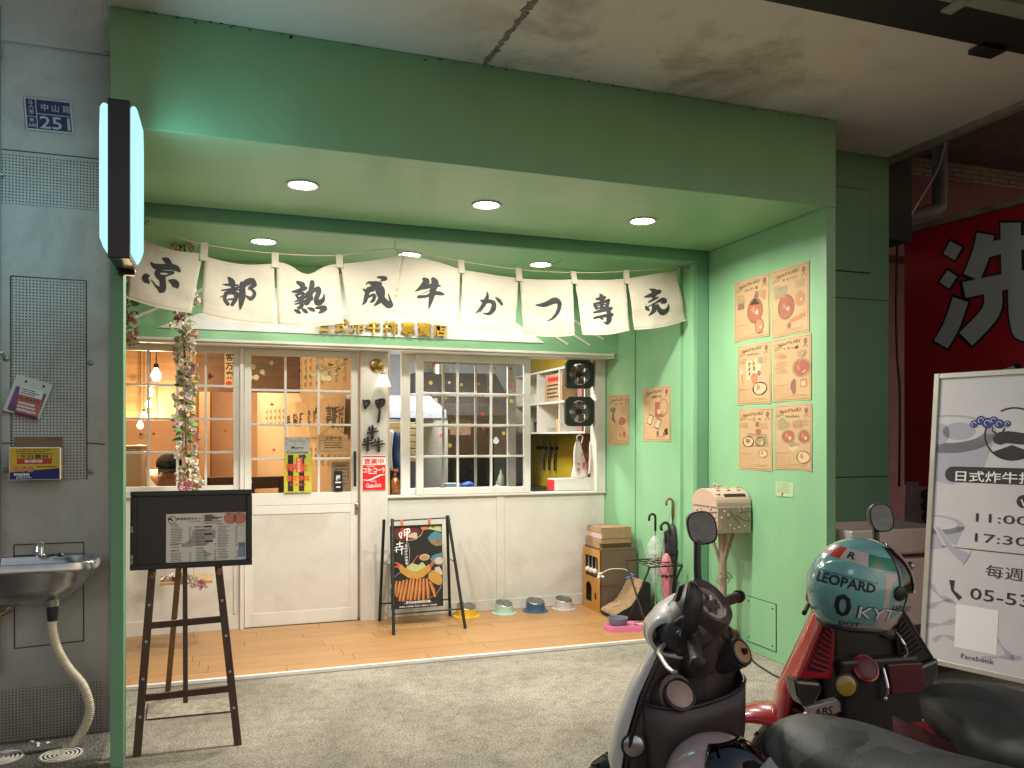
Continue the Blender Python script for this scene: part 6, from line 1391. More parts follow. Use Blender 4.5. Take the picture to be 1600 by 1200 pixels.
# front panel with openings: build as strips around them (local: x right into wall, y depth, z up)
mb=MB(); t=.008
def fp(y0,y1,z0,z1): mb.box(-t,0,y0,y1,z0,z1)
def loft_hole(ya,yb,za,zb,arch):
    n=14; hole=[]
    cyy=(ya+yb)/2; ry=(yb-ya)/2
    if arch:
        hole=[(ya,za),(yb,za)]+[(cyy+ry*math.cos(a),zb-ry+ry*math.sin(a)) for a in [math.pi*i/n for i in range(n+1)]]
    else:
        r=.022; hole=[]
        for cx_,cz_,a0 in ((yb-r,zb-r,0),(ya+r,zb-r,90),(ya+r,za+r,180),(yb-r,za+r,270)): hole+=[(cx_+r*math.cos(R(a0+k*30)),cz_+r*math.sin(R(a0+k*30))) for k in range(4)]
    return hole
me=bpy.data.meshes.new('front_panel'); b=bmesh.new()
def loop_(pts,x):
    vs=[b.verts.new((x,y,z)) for y,z in pts]; return [b.edges.new((vs[i],vs[(i+1)%len(vs)])) for i in range(len(vs))]
outer=[(0,0),(D,0),(D,zh),(0,zh)]
# drawn as seen from the left: y=D is the far (left) side
h1=loft_hole(D*.10,D*.88,zh*.54,zh*.88,False); h2=loft_hole(D*.46,D*.84,zh*.12,zh*.44,True); h3=[(D*.19,zh*.18),(D*.31,zh*.18),(D*.31,zh*.27),(D*.25,zh*.31),(D*.19,zh*.27)]
E_=[]
for q in (outer,h1,h2,h3): E_+=loop_(q,-t)
bmesh.ops.triangle_fill(b,edges=E_,use_beauty=True); bmesh.ops.solidify(b,geom=b.faces[:],thickness=t)
b.to_mesh(me); b.free(); me.materials.append(m_orange); link('front_panel',me,ch_)
for (x0,x1,y0,y1,z0,z1,nm) in ((.003,X2,.0,.008,0,zh,'side_wall'),(.003,X2,D-.008,D,0,zh,'side_wall'),(X2-.008,X2,.0085,D-.0085,0,zh,'back_wall'),(.003,X2-.0085,.0085,D-.0085,.0,.008,'floor_board'),(.003,X2-.0085,.0085,D-.0085,zh*.5,zh*.5+.008,'middle_board'),(.0,X2,-.002,D+.002,zh+.0005,zh+.012,'roof_board')):
    mb=MB(); mb.box(x0,x1,y0,y1,z0,z1); part(nm,mb,m_brcard if nm!='floor_board' else m_inside,ch_)
for k in range(3):
    yy=D*(.72-.22*k); mb=MB(); mb.tube([(-.004,yy,zh*.87),(-.004,yy,zh*.68)],.0015,5); sg=part('ball_string',mb,m_whitep,ch_)
    mb=MB(); mb.sphere((-.012,yy,zh*.64),.024,12,8); mb.v=[v+Vector((noise.noise(v*80),noise.noise(v*90+Vector((3,0,0))),noise.noise(v*70)))*.003 for v in mb.v]; part('ball',mb,M("felt_ball",(.62,.58,.53),rough=.95,var=.2,scale=60),ch_,smooth=True)
rr=random.Random(2)
for (yy,zz) in [(D*.06,zh*f) for f in (.06,.3,.55,.8,.95)]+[(D*.95,zh*f) for f in (.06,.3,.55,.8,.95)]+[(D*f,zh*.49) for f in (.3,.5,.7)]+[(D*f,zh*.95) for f in (.3,.5,.7)]+[(D*f,zh*.05) for f in (.3,.6)]:
    mb=MB(); mb.lathe([(0,-.0015),(.006,-.0015),(.006,0)],8,(-t,yy,zz),'x'); part('rivet',mb,m_blackp,ch_)
# stack of scratch boards on the roof
def corr():
    m=M("corrugated_edge",(.30,.20,.11),rough=.9,var=.35,scale=60,stretch=(3,3,.5)); return m
m_corr=corr(); m_top=M("chewed_corrugated_top",(.30,.20,.105),rough=.95,var=.45,scale=70,bump=1,bscale=120)
z=zh+.013+FLZ
specs=[(.040,m_card,'bottom corrugated scratch board in the stack on the cat house',.0,.03),(.042,m_card,'second corrugated scratch board from the bottom in the stack',.0,.0),(.046,M("pink_paw_paper",(.62,.44,.44),rough=.7,var=.1),'pink patterned scratch board in the middle of the stack',.004,-.004),(.040,m_card,'topmost scratch board with rough corrugated surface on the cat house stack',.0,.002)]
for i,(hgt,mt,lab,dx,dy) in enumerate(specs):
    sb=thing('scratch_board',lab,'scratcher',(CXp+.012+dx,Y0+.02+dy,z),0,'scratch boards stacked on the cat house')
    w=X2-.05 if i else X2-.005; d=D-.05
    mb=MB(); mb.box(0,w,0,d,0,hgt); part('core',mb,m_corr,sb)
    mb=MB(); mb.box(-.0035,-.0003,-.001,d+.001,.0005,hgt-.0005); part('side_band',mb,mt,sb)
    if i==3: mb=MB(); mb.grid(lambda u,v:Vector((w*u,d*v,hgt+.0006+.004*random.random())),30,20); part('scratched_top',mb,m_top,sb)
    if i==2:
        for k in range(9): mb=MB(); mb.lathe([(0,-.0006),(.004,-.0006)],8,(-.0038,d*(k+.5)/9,hgt*(.35 if k%2 else .65)),'x'); part('paw_dot',mb,m_blackp,sb)
    z+=hgt+.0012
# curved scratch ramp
rp=thing('scratch_ramp','worn curved cardboard scratch ramp leaning in front of the cat house','scratcher',(CXp,5.85,FLZ))
lo_=WZ(936,962,FLZ); lo2=WZ(967,976,FLZ)
hi=WY(984,916,Y0-.12); hi2=WY(1022,921,Y0-.30)
ya=Y0-.06; yb=Y0-.34; xa=CXp-.02; xb=3.24; zt_=.30
prof=[(xa,.045),(xa-.012,.03),(xa,.006),(xa+.03,.0),(xb,.0),(xb,zt_-.02),(xb-.02,zt_),(xb-.05,zt_),(xa+.14,.12),(xa+.06,.075),(xa+.02,.06)]
mb=MB(); mb.prism(prof,lambda u,v:(u,yb,v+FLZ+.001),lambda u,v:(u,ya,v+FLZ+.001)); part('body',mb,M("black_card",(.02,.018,.016),rough=.8),rp,world=True)
def rs(u,v):
    P_=catmull([(xa-.012,.03),(xa,.05),(xa+.06,.080),(xa+.14,.126),(xb-.05,zt_+.004)],6); i=min(int(u*(len(P_)-1)),len(P_)-2); f=u*(len(P_)-1)-i
    x=P_[i][0]*(1-f)+P_[i+1][0]*f; zq=P_[i][1]*(1-f)+P_[i+1][1]*f
    return Vector((x-.002,ya+(yb-ya)*v,zq+FLZ+.006+.004*random.random()))
mb=MB(); mb.grid(rs,40,24); part('scratch_surface',mb,m_top,rp,world=True)
for k in range(3):
    mb=MB(); p=Vector((3.20-.05*k,ya-.05-.05*k,FLZ+zt_+.02)); mb.sphere(p,.014,10,6,(1.3,1,.7)); part('blue_clip',mb,M("blue_plastic",(.02,.16,.50),rough=.3),rp,world=True,smooth=True)
tw=thing('cat_wand','feather cat teaser wand on the scratch ramp','cat toy',(3.1,ya-.05,FLZ+zt_))
a=Vector((3.20,ya-.05,FLZ+zt_+.025)); mb=MB(); mb.tube(V3([a,a+Vector((-.08,.0,.05)),a+Vector((-.2,.02,.055)),a+Vector((-.27,.04,.02))],6),.0025,6); part('wire',mb,m_whitep,tw,world=True)
mb=MB(); c=a+Vector((-.28,.04,0)); 
for k in range(14): 
    d=Vector((random.uniform(-1,1),random.uniform(-1,1),random.uniform(-1,.4))).normalized()*.035; mb.tube([c,c+d*.6,c+d],[.003,.007,.001],5)
part('feather_tuft',mb,m_whitep,tw,world=True,smooth=True)
# ------------------------------------------------------------------ umbrella stand with umbrellas
us=thing('umbrella_stand','folding dark metal umbrella stand beside the green wall','umbrella stand',WZ(1005,985,FLZ))
m_st=M("brown_black_metal",(.035,.028,.024),rough=.4,metal=.5,var=.2)
x0,x1,y0,y1=2.99,3.27,5.46,5.83; zt=.52
feet=[(x0,y0),(x0,y1),(x1,y0),(x1,y1)]
for a,b in (((x0,y0),(x0,y1)),((x0,y1),(x0,y0)),((x1,y0),(x1,y1)),((x1,y1),(x1,y0))):
    dx=.006 if a[1]>b[1] else -.006
    mb=MB(); mb.bar((a[0]+dx,a[1],FLZ),(b[0]+dx,b[1],zt),.018,.008,up=(1,0,0)); part('leg',mb,m_st,us,world=True,bevel=.002)
for yy in (y0,y1): mb=MB(); mb.tube([(x0-.01,yy,zt),(x1+.01,yy,zt)],.006,8); part('top_rail',mb,m_st,us,world=True)
for k in range(5): 
    xx=x0+.0+(x1-x0)*k/4; mb=MB(); mb.tube([(xx,y0,zt+.008),(xx,y1,zt+.008)],.0035,6); part('divider_wire',mb,m_st,us,world=True)
for k in range(1,4):
    yy=y0+(y1-y0)*k/4; mb=MB(); mb.tube([(x0,yy,zt+.015),(x1,yy,zt+.015)],.0035,6); part('divider_wire',mb,m_st,us,world=True)
mb=MB(); mb.box(x0+.03,x1-.01,y0+.02,y1-.02,FLZ+.001,FLZ+.012); part('drip_tray',mb,m_st,us,world=True,bevel=.003)
mb=MB(); mb.box(x0+.03,x1-.01,y0+.02,y0+.026,FLZ+.0125,FLZ+.035); mb.box(x0+.03,x1-.01,y1-.026,y1-.02,FLZ+.0125,FLZ+.035); part('tray_edge',mb,m_st,us,world=True)
m_clear=M("clear_vinyl",(.75,.78,.76),rough=.25,var=.1,alpha=.32)
def umbrella(px,pyt,Y,mat,hmat,lab,canopy,hook='j',lean=0,w=.035):
    top=WY(px,pyt,Y); zb=FLZ+.014; L=top.z-zb
    u=thing('umbrella',lab,'umbrella',(top.x+lean*L,Y,zb),0,'umbrellas in the stand')
    def at(f,dx=0,dy=0): return Vector((-lean*L*f+dx,dy,L*f))
    mb=MB(); mb.tube([at(0),at(.86)],.005,8); part('shaft',mb,m_steel if mat is m_clear else m_black,u)
    c0,c1=canopy
    pr=[(0,.008),(.06,.013),(.3,w*.62),(.62,w*.95),(.80,w),(.93,w*.62),(1,.009)]
    n=22; rings=[]
    for f,r in pr:
        z=c0+(c1-c0)*f
        rings.append([at(z)+Vector((math.cos(t)*r*(1+.22*math.sin(8*t+f*5)),math.sin(t)*r*(1+.22*math.sin(8*t+f*5)),0)) for t in [2*math.pi*i/n for i in range(n)]])
    mb=MB(); mb.loft(rings); cn=part('canopy',mb,mat,u,smooth=True)
    mb=MB(); z=c0+(c1-c0)*.66; mb.tube([at(z-.012),at(z+.012)],w*1.06,16); part('strap',mb,m_blackpl if mat is not m_clear else mat,u,smooth=40)
    mb=MB(); mb.lathe([(0,-.012),(.004,-.010),(.006,.03),(0,.03)],8); part('ferrule',mb,m_steel,u)
    r=.028
    if hook=='j': P_=[at(.84)]+[at(1,-r+r*math.cos(a),0)+Vector((0,0,-r*1.0+r*math.sin(a))) for a in [math.pi*i/8 for i in range(9)]]+[at(1,-2*r,0)+Vector((0,0,-r*1.0-.025))]
    elif hook=='jr': P_=[at(.84)]+[at(1,r-r*math.cos(a),0)+Vector((0,0,-r*1.0+r*math.sin(a))) for a in [math.pi*i/8 for i in range(9)]]+[at(1,2*r,0)+Vector((0,0,-r*1.0-.025))]
    else: P_=[at(.80)]+[at(1,-.005+r*1.3*math.sin(a),0)+Vector((0,0,-r*1.2-r*1.3*math.cos(a)*1.0)) for a in [2*math.pi*i/14 for i in range(13)]]
    mb=MB(); mb.tube(P_,.0095 if hook!='o' else .011,10); part('handle',mb,hmat,u,smooth=True)
m_nyl=M("black_nylon",(.012,.012,.014),rough=.55,var=.3,scale=30,sheen=.3); m_pnyl=M("pink_nylon",(.60,.20,.26),rough=.6,var=.2,scale=25)
umbrella(1024,803,5.76,m_clear,m_blackpl,'clear vinyl umbrella with slim black hook handle in the stand',(.34,.80),w=.055)
umbrella(1040,817,5.62,m_pnyl,m_blackpl,'pink umbrella with black ring handle in the stand',(.06,.70),hook='o',w=.046,lean=.03)
umbrella(1051,779,5.66,m_nyl,wood("bamboo_handle",(.16,.08,.03),(.26,.15,.06),rough=.35),'black umbrella with curved wooden handle in the stand',(.14,.80),w=.062)
umbrella(1062,806,5.78,M("ivory_nylon",(.5,.47,.40),rough=.6),M("ivory_plastic",(.60,.56,.46),rough=.3),'umbrella with ivory hook handle at the back of the stand',(.08,.62),hook='jr',w=.025)
# pink double feeder with grey ridged bowl
p=WZ(985,983,FLZ); pf=thing('double_feeder','pink double pet feeder tray on the timber floor','pet bowl',(p.x,p.y,FLZ),R(-14)); pf.scale=(1.3,1.3,1.3)
def bn(r0,r1,z):
    out=[]
    for i in range(40):
        t=2*math.pi*i/40; c=math.cos(t); k=.070+.012*math.cos(2*t); out.append(Vector(((.075 if c>0 else -.075)*min(1,abs(c)*3)+r0*math.cos(t),r0*math.sin(t)*(1-.22*math.exp(-(c*4)**2)),z)))
    return out
mb=MB(); mb.loft([bn(.085,0,.0),bn(.083,0,.022),bn(.077,0,.034),bn(.068,0,.034),bn(.06,0,.026)]); part('tray',mb,M("hot_pink_plastic",(.62,.16,.30),rough=.35),pf,smooth=50)
mb=MB(); n=40
mb.loft([[Vector((-.075+(r*(1+.03*(i%2)))*math.cos(2*math.pi*i/n),(r*(1+.03*(i%2)))*math.sin(2*math.pi*i/n),z)) for i in range(n)] for r,z in ((.050,.0345),(.056,.06),(.058,.072),(.052,.072),(.046,.045))]); part('ridged_bowl',mb,M("slate_blue_plastic",(.17,.19,.26),rough=.45),pf,smooth=30)
mb=MB(); mb.lathe([(.058,.036),(.05,.030),(0,.028)],28,(.078,0,0)); part('dish',mb,M("pale_pink_plastic",(.60,.34,.40),rough=.3),pf,smooth=True)
# ------------------------------------------------------------------ mailbox on a tree-like post
mbx=thing('mailbox','blush pink metal mailbox with arched lid on a post by the green wall','mailbox',(3.3,4.95,0))
m_mail=M("blush_enamel",(.52,.37,.30),rough=.38,var=.06,scale=8)
x0,x1=3.165,XR-.012; yA=4.815; yB=5.135; zb=.838; zh_=WX(1122,794,3.165).z; rad=(yB-yA)/2; ht=WX(1105,764,3.165).z-zh_
mb=MB(); mb.box(x0,x1,yA,yB,zb,zh_); part('box',mb,m_mail,mbx,world=True,bevel=.004)
n=18; pr=[(.5*(yA+yB)+rad*math.cos(math.pi*i/n),zh_+.003+ht*max(0,math.sin(math.pi*i/n))**.8) for i in range(n+1)]
mb=MB(); mb.prism(pr,lambda u,v:(x0-.006,u,v),lambda u,v:(x1,u,v)); lid=part('lid',mb,m_mail,mbx,world=True,bevel=.003)
mb=MB(); th_=R(52); yy=.5*(yA+yB)-rad*math.cos(th_)
# slot lies on the curved lid, street side
i0=n-3; P1=Vector((0,*pr[i0])); P2=Vector((0,*pr[i0-1])); nn=Vector((0,-(P2-P1).z,(P2-P1).y)); nn=-nn.normalized() if nn.y>0 else nn.normalized()
mid=(P1+P2)/2; mb.obox((.5*(x0+x1)+.02,mid.y+nn.y*.003,mid.z+nn.z*.003),(.17,.02,.006),(math.atan2((P2-P1).z,(P2-P1).y),0,0)); part('slot',mb,m_blackp,lid,world=True)
mb=MB(); mb.box(x0-.004,x1,yA-.006,yA-.0005,zh_-.006,zh_+.004); part('hinge_bead',mb,m_mail,mbx,world=True,bevel=.002)
mb=MB(); mb.box(.5*(x0+x1)+.03,.5*(x0+x1)+.042,yA-.012,yA-.0065,zh_-.03,zh_+.025); part('latch',mb,m_mail,mbx,world=True,bevel=.002)
m_maild=M("shaded_blush_wire",(.22,.15,.12),rough=.5)  # scroll stems: their shadows painted in as a darker blush
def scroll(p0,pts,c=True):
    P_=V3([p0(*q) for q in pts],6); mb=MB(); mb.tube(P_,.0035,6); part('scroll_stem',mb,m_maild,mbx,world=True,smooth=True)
fY=lambda u,v: Vector((x0+u,yA-.004,zb+v)); fX=lambda u,v: Vector((x0-.004,yB-u,zb+v))
bw=x1-x0; bh=zh_-zb
for f,w in ((fY,bw),(fX,yB-yA)):
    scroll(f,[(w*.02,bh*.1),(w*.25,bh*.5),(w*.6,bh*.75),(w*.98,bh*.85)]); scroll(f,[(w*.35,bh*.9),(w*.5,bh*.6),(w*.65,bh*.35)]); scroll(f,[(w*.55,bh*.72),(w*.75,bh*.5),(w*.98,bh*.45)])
    for (u,v) in ((.12,.6),(.2,.85),(.35,.3),(.48,.15),(.62,.2),(.8,.25),(.75,.95),(.92,.65),(.3,.7)):
        mb=MB(); c=f(w*u,bh*v); ax='y' if f is fY else 'x'; mb.lathe([(0,-.005),(.009,-.004),(.011,0)],10,c,ax); part('leaf_boss',mb,m_mail,mbx,world=True,smooth=True)
for k in range(9):
    i=n-4-(k%3)*2; c=Vector((x0+.03+bw*.1*k,pr[i][0],pr[i][1]+.004)); mb=MB(); mb.sphere(c,.016,8,5,(1.1,.6,.35)); part('lid_leaf',mb,m_mail,lid,world=True,smooth=True)
mb=MB(); c=Vector((x0+.10,.5*(yA+yB),zh_+ht+.016)); mb.sphere(c,.02,10,6,(1.3,.6,.7)); mb.sphere(c+Vector((-.022,0,.012)),.010,8,6); mb.tube([c+Vector((.015,0,0)),c+Vector((.045,0,.012))],[.008,.003],6); part('bird',mb,m_mail,lid,world=True,smooth=True)
pc=Vector((3.30,4.96,0)); m_post=M("blush_post",(.40,.29,.22),rough=.5,var=.2,scale=12,stretch=(4,4,.6),bump=.3,bscale=40)
mb=MB(); mb.tube(V3([(pc.x,pc.y,.012),(pc.x,pc.y,.06),(pc.x+.004,pc.y,.4),(pc.x,pc.y,zb-.0005)],6),[.06,.034,.030,.028,.028,.028,.028,.028,.028,.028,.028,.028,.028,.028,.028,.028,.028,.030,.035],12); part('post',mb,m_post,mbx,world=True,smooth=True)
for sx_,sy_ in ((.10,0),(-.09,.02),(0,-.09)):
    mb=MB(); mb.tube(V3([(pc.x,pc.y,zb-.28),(pc.x+sx_*.4,pc.y+sy_*.4,zb-.16),(pc.x+sx_,pc.y+sy_,zb-.001)],6),[.018]+[.012]*11+[.009],8); part('branch',mb,m_post,mbx,world=True,smooth=True)
    mb=MB(); mb.tube([(pc.x+sx_*.2+.05*math.cos(a)*(1-a/14),pc.y+sy_*.2-.02,.5+.05*math.sin(a)*(1-a/14)) for a in [i*.5 for i in range(22)]],.003,6); part('wire_curl',mb,m_post,mbx,world=True,smooth=True)
mb=MB(); mb.lathe([(.11,.001),(.11,.008),(.10,.012),(0,.012)],24,(pc.x,pc.y,0)); part('base',mb,m_post,mbx,world=True,smooth=40)
# ------------------------------------------------------------------ posters
inks={'r':flat("poster_red",(.36,.11,.07)),'g':flat("poster_green",(.12,.20,.09)),'t':flat("poster_teal",(.27,.27,.18)),'k':flat("poster_ink",(.05,.03,.015)),'o':flat("poster_orange",(.44,.20,.10)),'p':flat("poster_plum",(.24,.12,.09)),'c':flat("poster_cream",(.56,.44,.27)),'s':flat("poster_sage",(.32,.26,.14)),'n':flat("poster_sepia",(.22,.12,.055))}
def poster(o,U,N,w,h,title2,draw,lab,seed,grp=None):
    t=thing('food_poster',lab,'poster',o,0,grp); s=Sheet(o,U,(0,0,1),N); s.eps=.0003
    ph=seed*1.7; s.curl=lambda u,v:.0018+.002*math.sin(6*u/w+ph)*math.sin(3*v/h+ph)+.003*max(0,abs(u/w-.5)-.4)*8*abs(v/h-.5)
    s.rect(0,0,w,h,m_kraft,0,n=8); k=inks['k']; n_=inks['n']
    for a,b,c,d in ((.03,.025,.97,.03),(.03,.97,.97,.975),(.03,.025,.036,.975),(.964,.025,.97,.975)): s.rect(w*a,h*b,w*c,h*d,n_,2)
    s.text("GoGoグルメ隊!",w*.14,h*.875,h*.062,k,3,off=.02,width=w*.58,rot=R(2)); s.text(title2,w*.30,h*.80,h*.055,k,3,off=.012,width=w*.38)
    s.stroke([(w*.06,h*.81),(w*.26,h*.85),(w*.26,h*.88),(w*.06,h*.84),(w*.06,h*.81)],.003,k,3); s.lines(w*.06,h*.93,w*.13,4,h*.018,inks['o'],3,seed=seed); s.disc(w*.86,h*.90,w*.05,inks['p'],3,n=10); s.stroke([(w*.80,h*.80),(w*.86,h*.86),(w*.92,h*.80)],.004,k,3)
    s.stroke([(w*.68,h*.89),(w*.76,h*.95)],.003,n_,3)
    rr=random.Random(seed); draw(s,w,h)
    s.lines(w*.06,h*.76,w*.32,4,h*.022,n_,3,h=h*.006,seed=seed+2); s.lines(w*.64,h*.76,w*.93,5,h*.022,n_,3,h=h*.006,seed=seed+3)
    s.stroke([(w*.06,h*.06),(w*.40,h*.06),(w*.40,h*.26),(w*.06,h*.26),(w*.06,h*.06)],.002,n_,3); s.lines(w*.08,h*.24,w*.38,5,h*.034,inks['o'],3,h=h*.006,seed=seed+5); s.lines(w*.44,h*.09,w*.92,2,h*.022,n_,3,h=h*.006,seed=seed+6)
    s.build('sheet',t); return t,s
def bowl(s,u,v,r,rim,fill,ry=None,l=4): s.disc(u,v,r,inks[rim],l,ry=ry); s.disc(u,v,r*.84,inks[fill],l+1,ry=(ry or r)*.84,wob=.06); s.disc(u-r*.2,v+r*.1,r*.25,inks['o'],l+2,wob=.2,n=10); s.disc(u+r*.25,v-r*.15,r*.2,inks['c'],l+2,wob=.2,n=10)
def d1(s,w,h):
    s.rect(w*.10,h*.52,w*.30,h*.62,inks['p'],4); s.poly([(w*.06,h*.62),(w*.34,h*.62),(w*.30,h*.70),(w*.10,h*.68)],inks['s'],4)
    bowl(s,w*.60,h*.45,w*.22,'n','r'); s.poly([(w*.46,h*.56),(w*.60,h*.66),(w*.74,h*.54)],inks['k'],7); bowl(s,w*.72,h*.19,w*.13,'n','o'); s.disc(w*.64,h*.70,w*.06,inks['p'],4,wob=.2); s.disc(w*.84,h*.66,w*.07,inks['o'],4,wob=.2)
def d2(s,w,h):
    s.rect(w*.08,h*.56,w*.42,h*.66,inks['s'],4); s.poly([(w*.06,h*.66),(w*.46,h*.66),(w*.42,h*.74),(w*.10,h*.73)],inks['t'],4)
    for k in range(3): s.rect(w*(.12+.1*k),h*.56,w*(.17+.1*k),h*.63,inks['o'],5)
    bowl(s,w*.40,h*.42,w*.22,'n','r')
    for k in range(5): s.stroke([(w*(.24+.07*k),h*.34),(w*(.28+.07*k),h*.50)],.006,inks['p'],8)
    bowl(s,w*.76,h*.50,w*.13,'s','o'); 
    for k in range(6): s.disc(w*(.52+.07*k),h*(.20+.012*k),w*.035,inks['o'],5,ry=h*.04,wob=.1)
    s.disc(w*.48,h*.14,w*.05,inks['p'],5)
def d3(s,w,h):
    s.poly([(w*.28,h*.40),(w*.72,h*.44),(w*.70,h*.76),(w*.26,h*.72)],inks['c'],4)
    for k,c in enumerate("かきぞうすい"): s.text(c,w*(.34+.0*k) if k<3 else w*.48,h*(.64-.085*(k%3)),h*.075,inks['k'],6,off=.02)
    s.rect(w*.62,h*.66,w*.74,h*.76,inks['t'],6); s.disc(w*.52,h*.42,w*.10,inks['o'],6,wob=.15); s.disc(w*.66,h*.50,w*.05,inks['p'],6)
    bowl(s,w*.68,h*.25,w*.22,'k','c',ry=h*.11); s.stroke([(w*.12,h*.56),(w*.16,h*.40),(w*.18,h*.36)],[.01,.006,.005],inks['n'],4); s.disc(w*.12,h*.55,w*.045,inks['c'],5,ry=h*.05)
def d4(s,w,h):
    bowl(s,w*.76,h*.50,w*.25,'s','r',ry=h*.15); s.stroke([(w*.70,h*.58),(w*.86,h*.74)],.008,inks['s'],8); s.disc(w*.55,h*.22,w*.07,inks['p'],4,ry=h*.12,wob=.12); s.rect(w*.72,h*.20,w*.90,h*.33,inks['o'],4); s.rect(w*.75,h*.22,w*.86,h*.29,inks['c'],5); s.disc(w*.28,h*.70,w*.11,inks['o'],4,ry=h*.035); s.lines(w*.08,h*.62,w*.44,7,h*.028,inks['n'],3,h=h*.008,seed=4)
def d5(s,w,h):
    s.poly([(w*.14,h*.38),(w*.90,h*.38),(w*.84,h*.58),(w*.30,h*.60)],inks['s'],4); bowl(s,w*.30,h*.46,w*.18,'k','c',ry=h*.09); s.poly([(w*.30+w*.09*math.cos(a)*(1 if k%2 else .5),h*.47+h*.05*math.sin(a)*(1 if k%2 else .5)) for k,a in enumerate([i*math.pi/5 for i in range(10)])],inks['r'],8)
    bowl(s,w*.66,h*.46,w*.15,'k','s',ry=h*.08); s.disc(w*.60,h*.62,w*.08,inks['r'],5,ry=h*.05,wob=.1); s.rect(w*.52,h*.70,w*.62,h*.78,inks['p'],4); bowl(s,w*.74,h*.27,w*.14,'n','c',ry=h*.065)
def d6(s,w,h):
    s.disc(w*.24,h*.70,w*.16,inks['s'],4,ry=h*.09,wob=.2); s.rect(w*.50,h*.64,w*.74,h*.74,inks['o'],4); s.disc(w*.62,h*.72,w*.11,inks['s'],5,ry=h*.04,wob=.2)
    bowl(s,w*.38,h*.51,w*.19,'s','r',ry=h*.11); bowl(s,w*.80,h*.51,w*.17,'s','r',ry=h*.11); s.disc(w*.52,h*.35,w*.13,inks['c'],5,ry=h*.06); s.disc(w*.52,h*.39,w*.14,inks['s'],5.5,ry=h*.04,wob=.2); bowl(s,w*.78,h*.20,w*.19,'n','c',ry=h*.10)
def d7(s,w,h):
    s.rect(w*.46,h*.44,w*.76,h*.72,inks['r'],4); s.rect(w*.54,h*.50,w*.66,h*.58,inks['c'],6); s.ring(w*.76,h*.62,w*.14,.012,inks['o'],5); s.disc(w*.76,h*.62,w*.12,m_kraft,4.5)
    for u,v in ((.28,.38),(.56,.30)): s.poly([(w*(u-.14),h*(v-.04)),(w*(u+.02),h*(v-.09)),(w*(u+.14),h*(v+.08)),(w*(u-.02),h*(v+.13))],inks['k'],6); s.poly([(w*(u-.12),h*(v-.03)),(w*(u+.02),h*(v-.07)),(w*(u+.12),h*(v+.07)),(w*(u-.02),h*(v+.11))],inks['c'],7)
    s.poly([(w*.76,h*.10),(w*.92,h*.12),(w*.90,h*.24),(w*.80,h*.22)],inks['k'],5); s.rect(w*.74,h*.10,w*.82,h*.16,inks['r'],6); s.disc(w*.55,h*.14,w*.05,inks['n'],5)
def d8(s,w,h):
    s.disc(w*.24,h*.70,w*.14,inks['g'],4,ry=h*.05,wob=.1); s.stroke([(w*.24,h*.68),(w*.22,h*.52),(w*.34,h*.44)],[.01,.03,.01],inks['n'],4); bowl(s,w*.68,h*.48,w*.22,'c','r',ry=h*.11); s.disc(w*.68,h*.47,w*.06,inks['g'],8,wob=.2); s.rect(w*.55,h*.16,w*.65,h*.24,inks['o'],4); s.rect(w*.72,h*.16,w*.84,h*.26,inks['r'],4)
g="posters on the green side wall"
rows=[((1148,442),(1203,426),(1153,534),"ぶんぷく堂",d1,'kraft food poster with a split bowl drawing, top left of the six'),((1206,424),(1265,408),(1209,528),"キャベツ",d2,'kraft food poster with sliced loaf drawing, top right of the six'),((1153,541),(1205,532),(1155,633),"かきぞうすい",d3,'kraft food poster with a pot and large vertical characters, middle left'),((1208,531),(1268,520),(1211,628),"トマト鍋",d4,'kraft food poster with one big red soup bowl, middle right'),((1155,640),(1207,636),(1157,733),"一番 々",d5,'kraft food poster with a tray of three bowls, bottom left'),((1211,635),(1269,628),(1213,733),"GoroGoro",d6,'kraft food poster with several green rimmed bowls, bottom right')]
for i,(tl,tr,bl2,tt,dr,lab) in enumerate(rows):
    X=XR-.0012; a=WX(*tl,X); b=WX(*tr,X); c=WX(*bl2,X); w=a.y-b.y; h=.5*(a.z+b.z)-c.z
    poster((X,a.y,c.z),(0,-1,0),(-1,0,0),w,h,tt,dr,lab,i+3,g)
X=xj-.0012; a=WX(1005,607,X); b=WX(1048,601,X); c=WX(1007,689,X); poster((X,a.y,c.z),(0,-1,0),(-1,0,0),a.y-b.y,a.z-c.z,"大盛弁当",d7,'kraft food poster with red boxes, right of the panel groove',31,'posters on the inner side panels')
e0=Vector((xj,6.3225,0)); e1=Vector((3.182,SF+.02,0)); du=(e0-e1).normalized(); nn=Vector((du.y,-du.x,0)); nn=nn if nn.x<0 else -nn
L_=(e0-e1).length; o=e1+du*(L_*.16)+nn*.0012; zt_=.5*(WX(955,620,3.25).z+WX(983,614,3.25).z); zb_=WX(968,695,3.25).z; o.z=zb_
poster(o,du,nn,L_*.66,zt_-zb_,"カレー屋",d8,'kraft food poster with red round dish, left of the panel groove',37,'posters on the inner side panels')
# small pale note, tape corners
a=WX(1212,752,XR-.001); b=WX(1240,777,XR-.001); t=thing('pale_note','small pale green paper note taped under the posters','note',(XR,b.y,b.z)); s=Sheet((XR-.001,a.y,b.z),(0,-1,0),(0,0,1),(-1,0,0)); w=a.y-b.y;h=a.z-b.z
s.curl=lambda u,v:.001+.004*(v/h<.15)*abs(math.sin(u*20)); s.rect(0,0,w,h,M("pale_green_paper",(.40,.55,.33),rough=.8),0,n=5); s.lines(w*.1,h*.9,w*.9,6,h*.13,inks['n'],2,h=h*.03,seed=2); s.disc(w*.4,h*.15,.01,inks['n'],2); s.build('paper',t)
